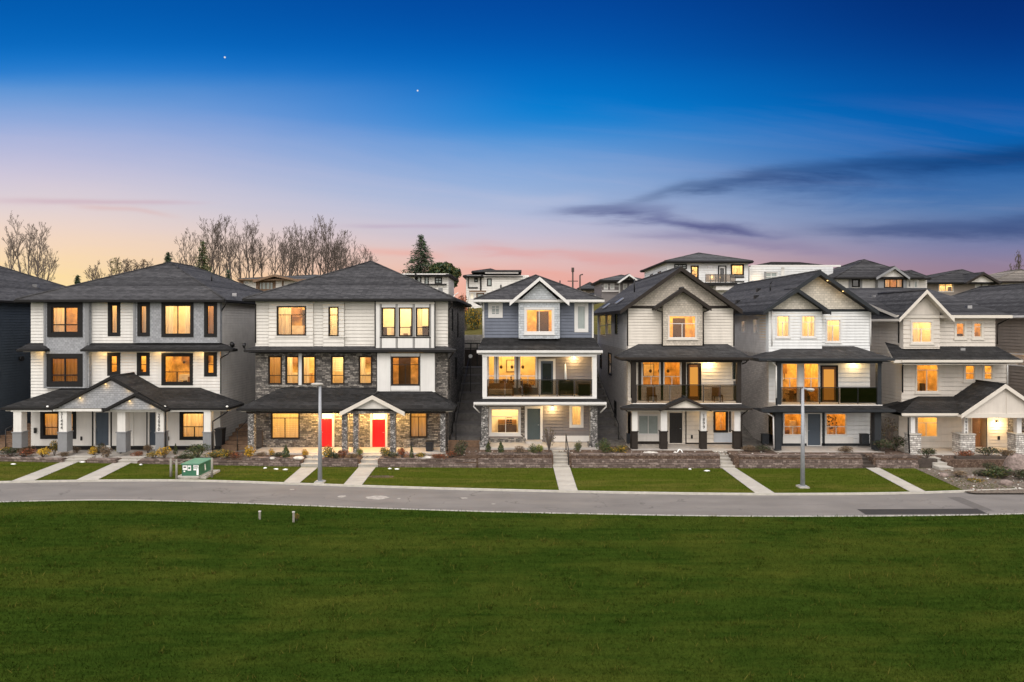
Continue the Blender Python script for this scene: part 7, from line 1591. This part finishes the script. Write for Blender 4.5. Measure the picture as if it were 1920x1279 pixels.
# thicker tussocks and stray weeds in the field
rg = np.random.default_rng(5); cx_ = (rg.random(1500) * 2 - 1) * 27; cy_ = 16 + 17 * rg.random(1500); kk = rg.integers(6, 26, 1500)
px_ = np.repeat(cx_, kk) + rg.normal(0, .13, kk.sum()); py_ = np.repeat(cy_, kk) + rg.normal(0, .09, kk.sum()); okk = py_ < np.interp(px_, nx, ny) - .25
def tuft_mesh(name, x, y, mats, hgt, wid):
    k = len(x); a = rg.random(k) * 2 * np.pi; hh = hgt * (.5 + rg.random(k)); z = .02 + .03 * np.sin(x * .23 + 1) * np.sin(y * .31) * (y < 30); w = wid
    V = np.empty((k, 3, 3)); V[:, 0] = np.stack([x - np.cos(a) * w, y - np.sin(a) * w, z], 1); V[:, 1] = np.stack([x + np.cos(a) * w, y + np.sin(a) * w, z], 1); V[:, 2] = np.stack([x + rg.normal(0, .6, k) * hh, y + rg.normal(0, .6, k) * hh, z + hh], 1)
    me = bpy.data.meshes.new(name); me.from_pydata(V.reshape(-1, 3).tolist(), [], np.arange(3 * k).reshape(-1, 3).tolist()); me.polygons.foreach_set('material_index', rg.integers(0, len(mats), k).astype(np.int32))
    for m in mats: me.materials.append(MATS[m])
    o = bpy.data.objects.new(name, me); COL.objects.link(o); return tag(o, 'taller grass tussocks and stray weeds in the dark field', 'grass', kind='stuff')
tuft_mesh('grass_tussocks', px_[okk], py_[okk], ['grass_field', 'grass_field', 'grass_field', 'grass_tussock'], .12, .016)
pz = np.array([zl(float(x), float(yw(x))) for x in range(-50, 41)])
g_ = blades('grass', 105000, None, (36.0, 45.5), lambda x, y: (y > np.interp(x, fx, fy) + .11) & (y < np.interp(x, wx, wy) - .15) & (x < gnd(1720, 890).x + (42.9 - y) * .62) & ~in_walk(x, y), lambda x, y: .075 + np.interp(x, [-34, -20, 0], [.06, 0, -.01]) * np.clip((y - np.interp(x, fx, fy)) / np.maximum(.1, np.interp(x, wx, wy) - np.interp(x, fx, fy)), 0, 1), ['grass_front'], .055, .013, 2)
tag(g_, 'short bright green turf of the front lawns', 'grass')
# scattered stones on the gravel and in the beds
rnd = random.Random(8); mb = MB()
for i in range(330):
    px, py = rnd.uniform(1735, 1925), rnd.uniform(880, 920)
    if (py - 880) / 40 < (1750 - px) / -80 * 0 + 0 or px < 1735 + (py - 880) * 2.0: continue
    v = gnd(px, py, .1); s = rnd.uniform(.02, .075); mb.ball((v.x, v.y, .1), s, s * .8, s * .6, rnd.choice(('rock_pink', 'rock_pink', 'post_grey', 'rock', 'wood_brown')), 6, 4, .2, rnd)
for i in range(500):
    x = rnd.uniform(-36, 33); y = yw(x) + rnd.uniform(.4, 1.6); s = rnd.uniform(.025, .07); mb.ball((x, y, pad(x) + .01), s, s * .8, s * .6, rnd.choice(('rock', 'rock_pink', 'post_grey', 'wood_brown')), 6, 4, .2, rnd)
tag(mb.build('pebbles'), 'loose pebbles scattered over beds and gravel', 'pebbles', kind='stuff')

# ------------------------------------------------------------------ sky, sun, camera
w = bpy.data.worlds.new('World'); SC.world = w; w.use_nodes = True; nt = w.node_tree; nt.nodes.clear(); g = G(nt)
d = g.n('ShaderNodeTexCoord').outputs['Generated']; sp = g.n('ShaderNodeSeparateXYZ', i_0=d); X, Y_, Z = sp.outputs
hyp = g.m('SQRT', g.add(g.mul(X, X), g.mul(Y_, Y_)))
V = g.m('DIVIDE', Z, g.m('MAXIMUM', Y_, g.mul(hyp, .6)))             # height above the horizon
U = g.m('DIVIDE', X, g.m('MAXIMUM', Y_, g.mul(hyp, .6)))             # east (+) to west (-)
wob = g.sub(g.noise(g.n('ShaderNodeCombineXYZ', i_0=g.mul(U, 1.6), i_1=g.mul(V, 7.0)), 1.0, 5.0, .55, .3), .5)
Vw = g.add(V, g.add(g.mul(wob, .025), g.mul(U, .0)))
def stops(L): return [(max(0.0, min(1.0, (605 - py) / 1280 / .5)), lin(*c)) for py, c in sorted(L, key=lambda t: -t[0])]
Lf = [(0, (0, 88, 172)), (80, (4, 104, 190)), (130, (28, 124, 208)), (165, (92, 150, 214)), (215, (138, 168, 219)), (260, (168, 180, 220)), (330, (205, 198, 218)), (390, (226, 212, 212)), (440, (246, 216, 194)), (490, (253, 221, 170)), (540, (255, 228, 160))]
Ct = [(0, (0, 68, 154)), (100, (0, 92, 182)), (180, (0, 120, 206)), (225, (4, 130, 212)), (265, (78, 148, 216)), (330, (138, 172, 219)), (390, (172, 187, 219)), (440, (198, 192, 212)), (475, (221, 192, 192)), (510, (234, 182, 172)), (545, (239, 172, 156))]
Rt = [(0, (0, 44, 116)), (100, (0, 58, 138)), (200, (0, 90, 172)), (260, (0, 100, 180)), (310, (22, 96, 168)), (350, (58, 112, 174)), (400, (90, 126, 176)), (440, (112, 128, 170)), (470, (132, 128, 164)), (500, (148, 128, 150)), (540, (158, 124, 136))]
vr = g.m('MULTIPLY', Vw, 2.0, clamp=True)
c1 = g.ramp(vr, stops(Lf), 'B_SPLINE'); c2 = g.ramp(vr, stops(Ct), 'B_SPLINE'); c3 = g.ramp(vr, stops(Rt), 'B_SPLINE')
sky = g.mix(g.rng(U, -.80, 0.08, smooth=True), c1, c2); sky = g.mix(g.rng(U, -.05, .72, smooth=True), sky, c3)
n1 = g.sub(g.noise(g.n('ShaderNodeCombineXYZ', i_0=g.mul(U, 3.0), i_1=g.mul(V, 16.0), i_2=3.1), 1.0, 6.0, .6, .4), .5)
n2 = g.sub(g.noise(g.n('ShaderNodeCombineXYZ', i_0=g.mul(U, 6.0), i_1=g.mul(V, 60.0), i_2=7.7), 1.0, 5.0, .65), .5)
wisp = g.noise(g.n('ShaderNodeCombineXYZ', i_0=g.mul(U, 1.1), i_1=g.add(g.mul(V, 15.0), g.mul(U, 1.3)), i_2=11.3), 1.0, 8.0, .62, .5)
sky = g.mix(g.mul(g.mul(g.rng(wisp, .50, .72), g.rng(V, .34, .16)), .16), sky, lin(226, 206, 218))
sky = g.mix(g.mul(g.mul(g.rng(wisp, .46, .28), g.rng(V, .30, .12)), .12), sky, lin(96, 104, 156))
def streak(sky, pts, w0, w1, colr, op, soft=.35, wv=.02):
    """a cloud band through photo points; w0, w1 half heights in px at its ends"""
    us = [(x - 960) / 1280 for x, y in pts]; vs = [(605 - y) / 1280 for x, y in pts]
    cur = g.rng(U, us[0], us[1], vs[0], vs[1], smooth=True)
    for i in range(1, len(us) - 1): cur = g.add(cur, g.rng(U, us[i], us[i + 1], 0.0, vs[i + 1] - vs[i], smooth=True))
    wd = g.rng(U, us[0], us[-1], w0 / 1280, w1 / 1280)
    t = g.m('DIVIDE', g.add(g.sub(V, cur), g.add(g.mul(n1, wv), g.mul(n2, wv * .35))), wd)
    prof = g.m('EXPONENT', g.mul(g.mul(t, t), -1.0))
    s = (us[-1] - us[0]) * soft
    win = g.mul(g.rng(U, us[0], us[0] + s, smooth=True), g.rng(U, us[-1] - s, us[-1], 1.0, 0.0, smooth=True))
    tex = g.rng(g.add(n1, g.mul(n2, .6)), -.22, .22, .55, 1.1)
    return g.mix(g.m('MULTIPLY', g.mul(g.mul(prof, win), tex), op, clamp=True), sky, colr)
sky = streak(sky, [(1040, 404), (1150, 392), (1300, 356), (1480, 332), (1700, 312), (1990, 288), (2300, 270)], 7, 30, lin(10, 48, 104), .8, .25, .05)
sky = streak(sky, [(1180, 392), (1400, 352), (1700, 336), (1990, 322), (2300, 300)], 16, 44, lin(20, 70, 134), .5, .3, .07)
sky = streak(sky, [(960, 406), (1080, 402), (1220, 400), (1340, 420), (1460, 440), (1560, 446)], 9, 14, lin(84, 90, 142), .65, .3, .06)
sky = streak(sky, [(1020, 402), (1120, 398), (1240, 400)], 6, 7, lin(60, 68, 122), .5, .35, .03)
sky = streak(sky, [(1240, 412), (1340, 424), (1440, 440)], 7, 8, lin(62, 66, 122), .55, .35, .04)
sky = streak(sky, [(1100, 436), (1300, 442), (1480, 468), (1640, 486)], 13, 15, lin(116, 108, 152), .5, .35, .06)
sky = streak(sky, [(1440, 424), (1650, 428), (1800, 424), (2000, 408), (2300, 400)], 14, 30, lin(44, 68, 122), .65, .25, .06)
sky = streak(sky, [(1560, 434), (1750, 440), (1950, 436), (2200, 430)], 14, 24, lin(40, 60, 112), .5, .3, .06)
sky = streak(sky, [(1500, 372), (1750, 354), (1950, 346), (2200, 340)], 14, 24, lin(62, 114, 178), .5, .3, .06)
sky = streak(sky, [(780, 464), (900, 462), (1030, 474), (1160, 488), (1320, 494)], 8, 10, lin(226, 154, 150), .5, .35, .05)
sky = streak(sky, [(640, 470), (760, 474), (860, 478)], 7, 7, lin(240, 164, 148), .5, .35, .03)
sky = streak(sky, [(820, 498), (950, 510), (1150, 524)], 9, 12, lin(240, 158, 138), .45, .35, .05)
sky = streak(sky, [(-80, 376), (120, 378), (300, 380), (430, 382)], 7, 3, lin(204, 172, 186), .65, .3, .012)
sky = streak(sky, [(110, 386), (230, 392), (360, 410)], 5, 5, lin(220, 184, 182), .65, .35, .012)
sky = streak(sky, [(600, 424), (760, 425), (940, 424)], 4, 4, lin(186, 166, 190), .55, .35, .01)
sky = streak(sky, [(860, 374), (1000, 380), (1150, 372)], 12, 12, lin(196, 196, 218), .35, .35)
# two evening planets
for px, py in ((421.5, 107.5), (783, 170)):
    v = Vector(((px - 960) / 1280, 1, (605 - py) / 1280)).normalized()
    dt = g.n('ShaderNodeVectorMath', operation='DISTANCE', i_0=d, i_1=tuple(v)).outputs['Value']
    sky = g.mix(g.rng(dt, .0007, .0014, 1.0, 0.0), sky, (.85, .85, .82))
# unseen sky behind and above the viewer: pale brightness added to fill the facades
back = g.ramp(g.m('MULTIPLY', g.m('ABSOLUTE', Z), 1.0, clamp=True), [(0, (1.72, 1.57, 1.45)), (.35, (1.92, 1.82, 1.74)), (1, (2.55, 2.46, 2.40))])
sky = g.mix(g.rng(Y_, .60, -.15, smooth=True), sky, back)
ni = g.n('ShaderNodeTexSky', sky_type='NISHITA', sun_disc=False, sun_elevation=math.radians(4), sun_rotation=math.radians(200))
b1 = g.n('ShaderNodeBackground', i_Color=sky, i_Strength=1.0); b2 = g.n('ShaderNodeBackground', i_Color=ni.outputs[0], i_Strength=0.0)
b2.inputs[1].default_value = 0.0008
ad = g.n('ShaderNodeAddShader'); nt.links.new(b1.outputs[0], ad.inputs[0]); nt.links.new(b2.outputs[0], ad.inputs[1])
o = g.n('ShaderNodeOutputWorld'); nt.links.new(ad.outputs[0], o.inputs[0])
sun = bpy.data.lights.new('sun', 'SUN'); sun.energy = 1.1; sun.angle = math.radians(24); sun.color = (1.0, .93, .86)
so = bpy.data.objects.new('sun', sun); COL.objects.link(so)
sd = Vector((-.22, -1, .92)); so.rotation_euler = sd.to_track_quat('Z', 'Y').to_euler()
cam = bpy.data.cameras.new('camera'); co = bpy.data.objects.new('camera', cam); COL.objects.link(co)
co.location = (0, 0, H); co.rotation_euler = (math.pi / 2, 0, 0); cam.sensor_width = 36; cam.lens = F / 1920 * 36; cam.shift_y = -(605 - 639.5) / 1920 * -1; cam.clip_end = 4000
SC.camera = co
SC.view_settings.view_transform = 'Standard'; SC.view_settings.look = 'None'; SC.view_settings.exposure = 0.0
SC.cycles.max_bounces = 8; SC.cycles.transparent_max_bounces = 12; SC.cycles.sample_clamp_indirect = 6.0
for o in COL.objects:
    if '_o' in o: del o['_o']
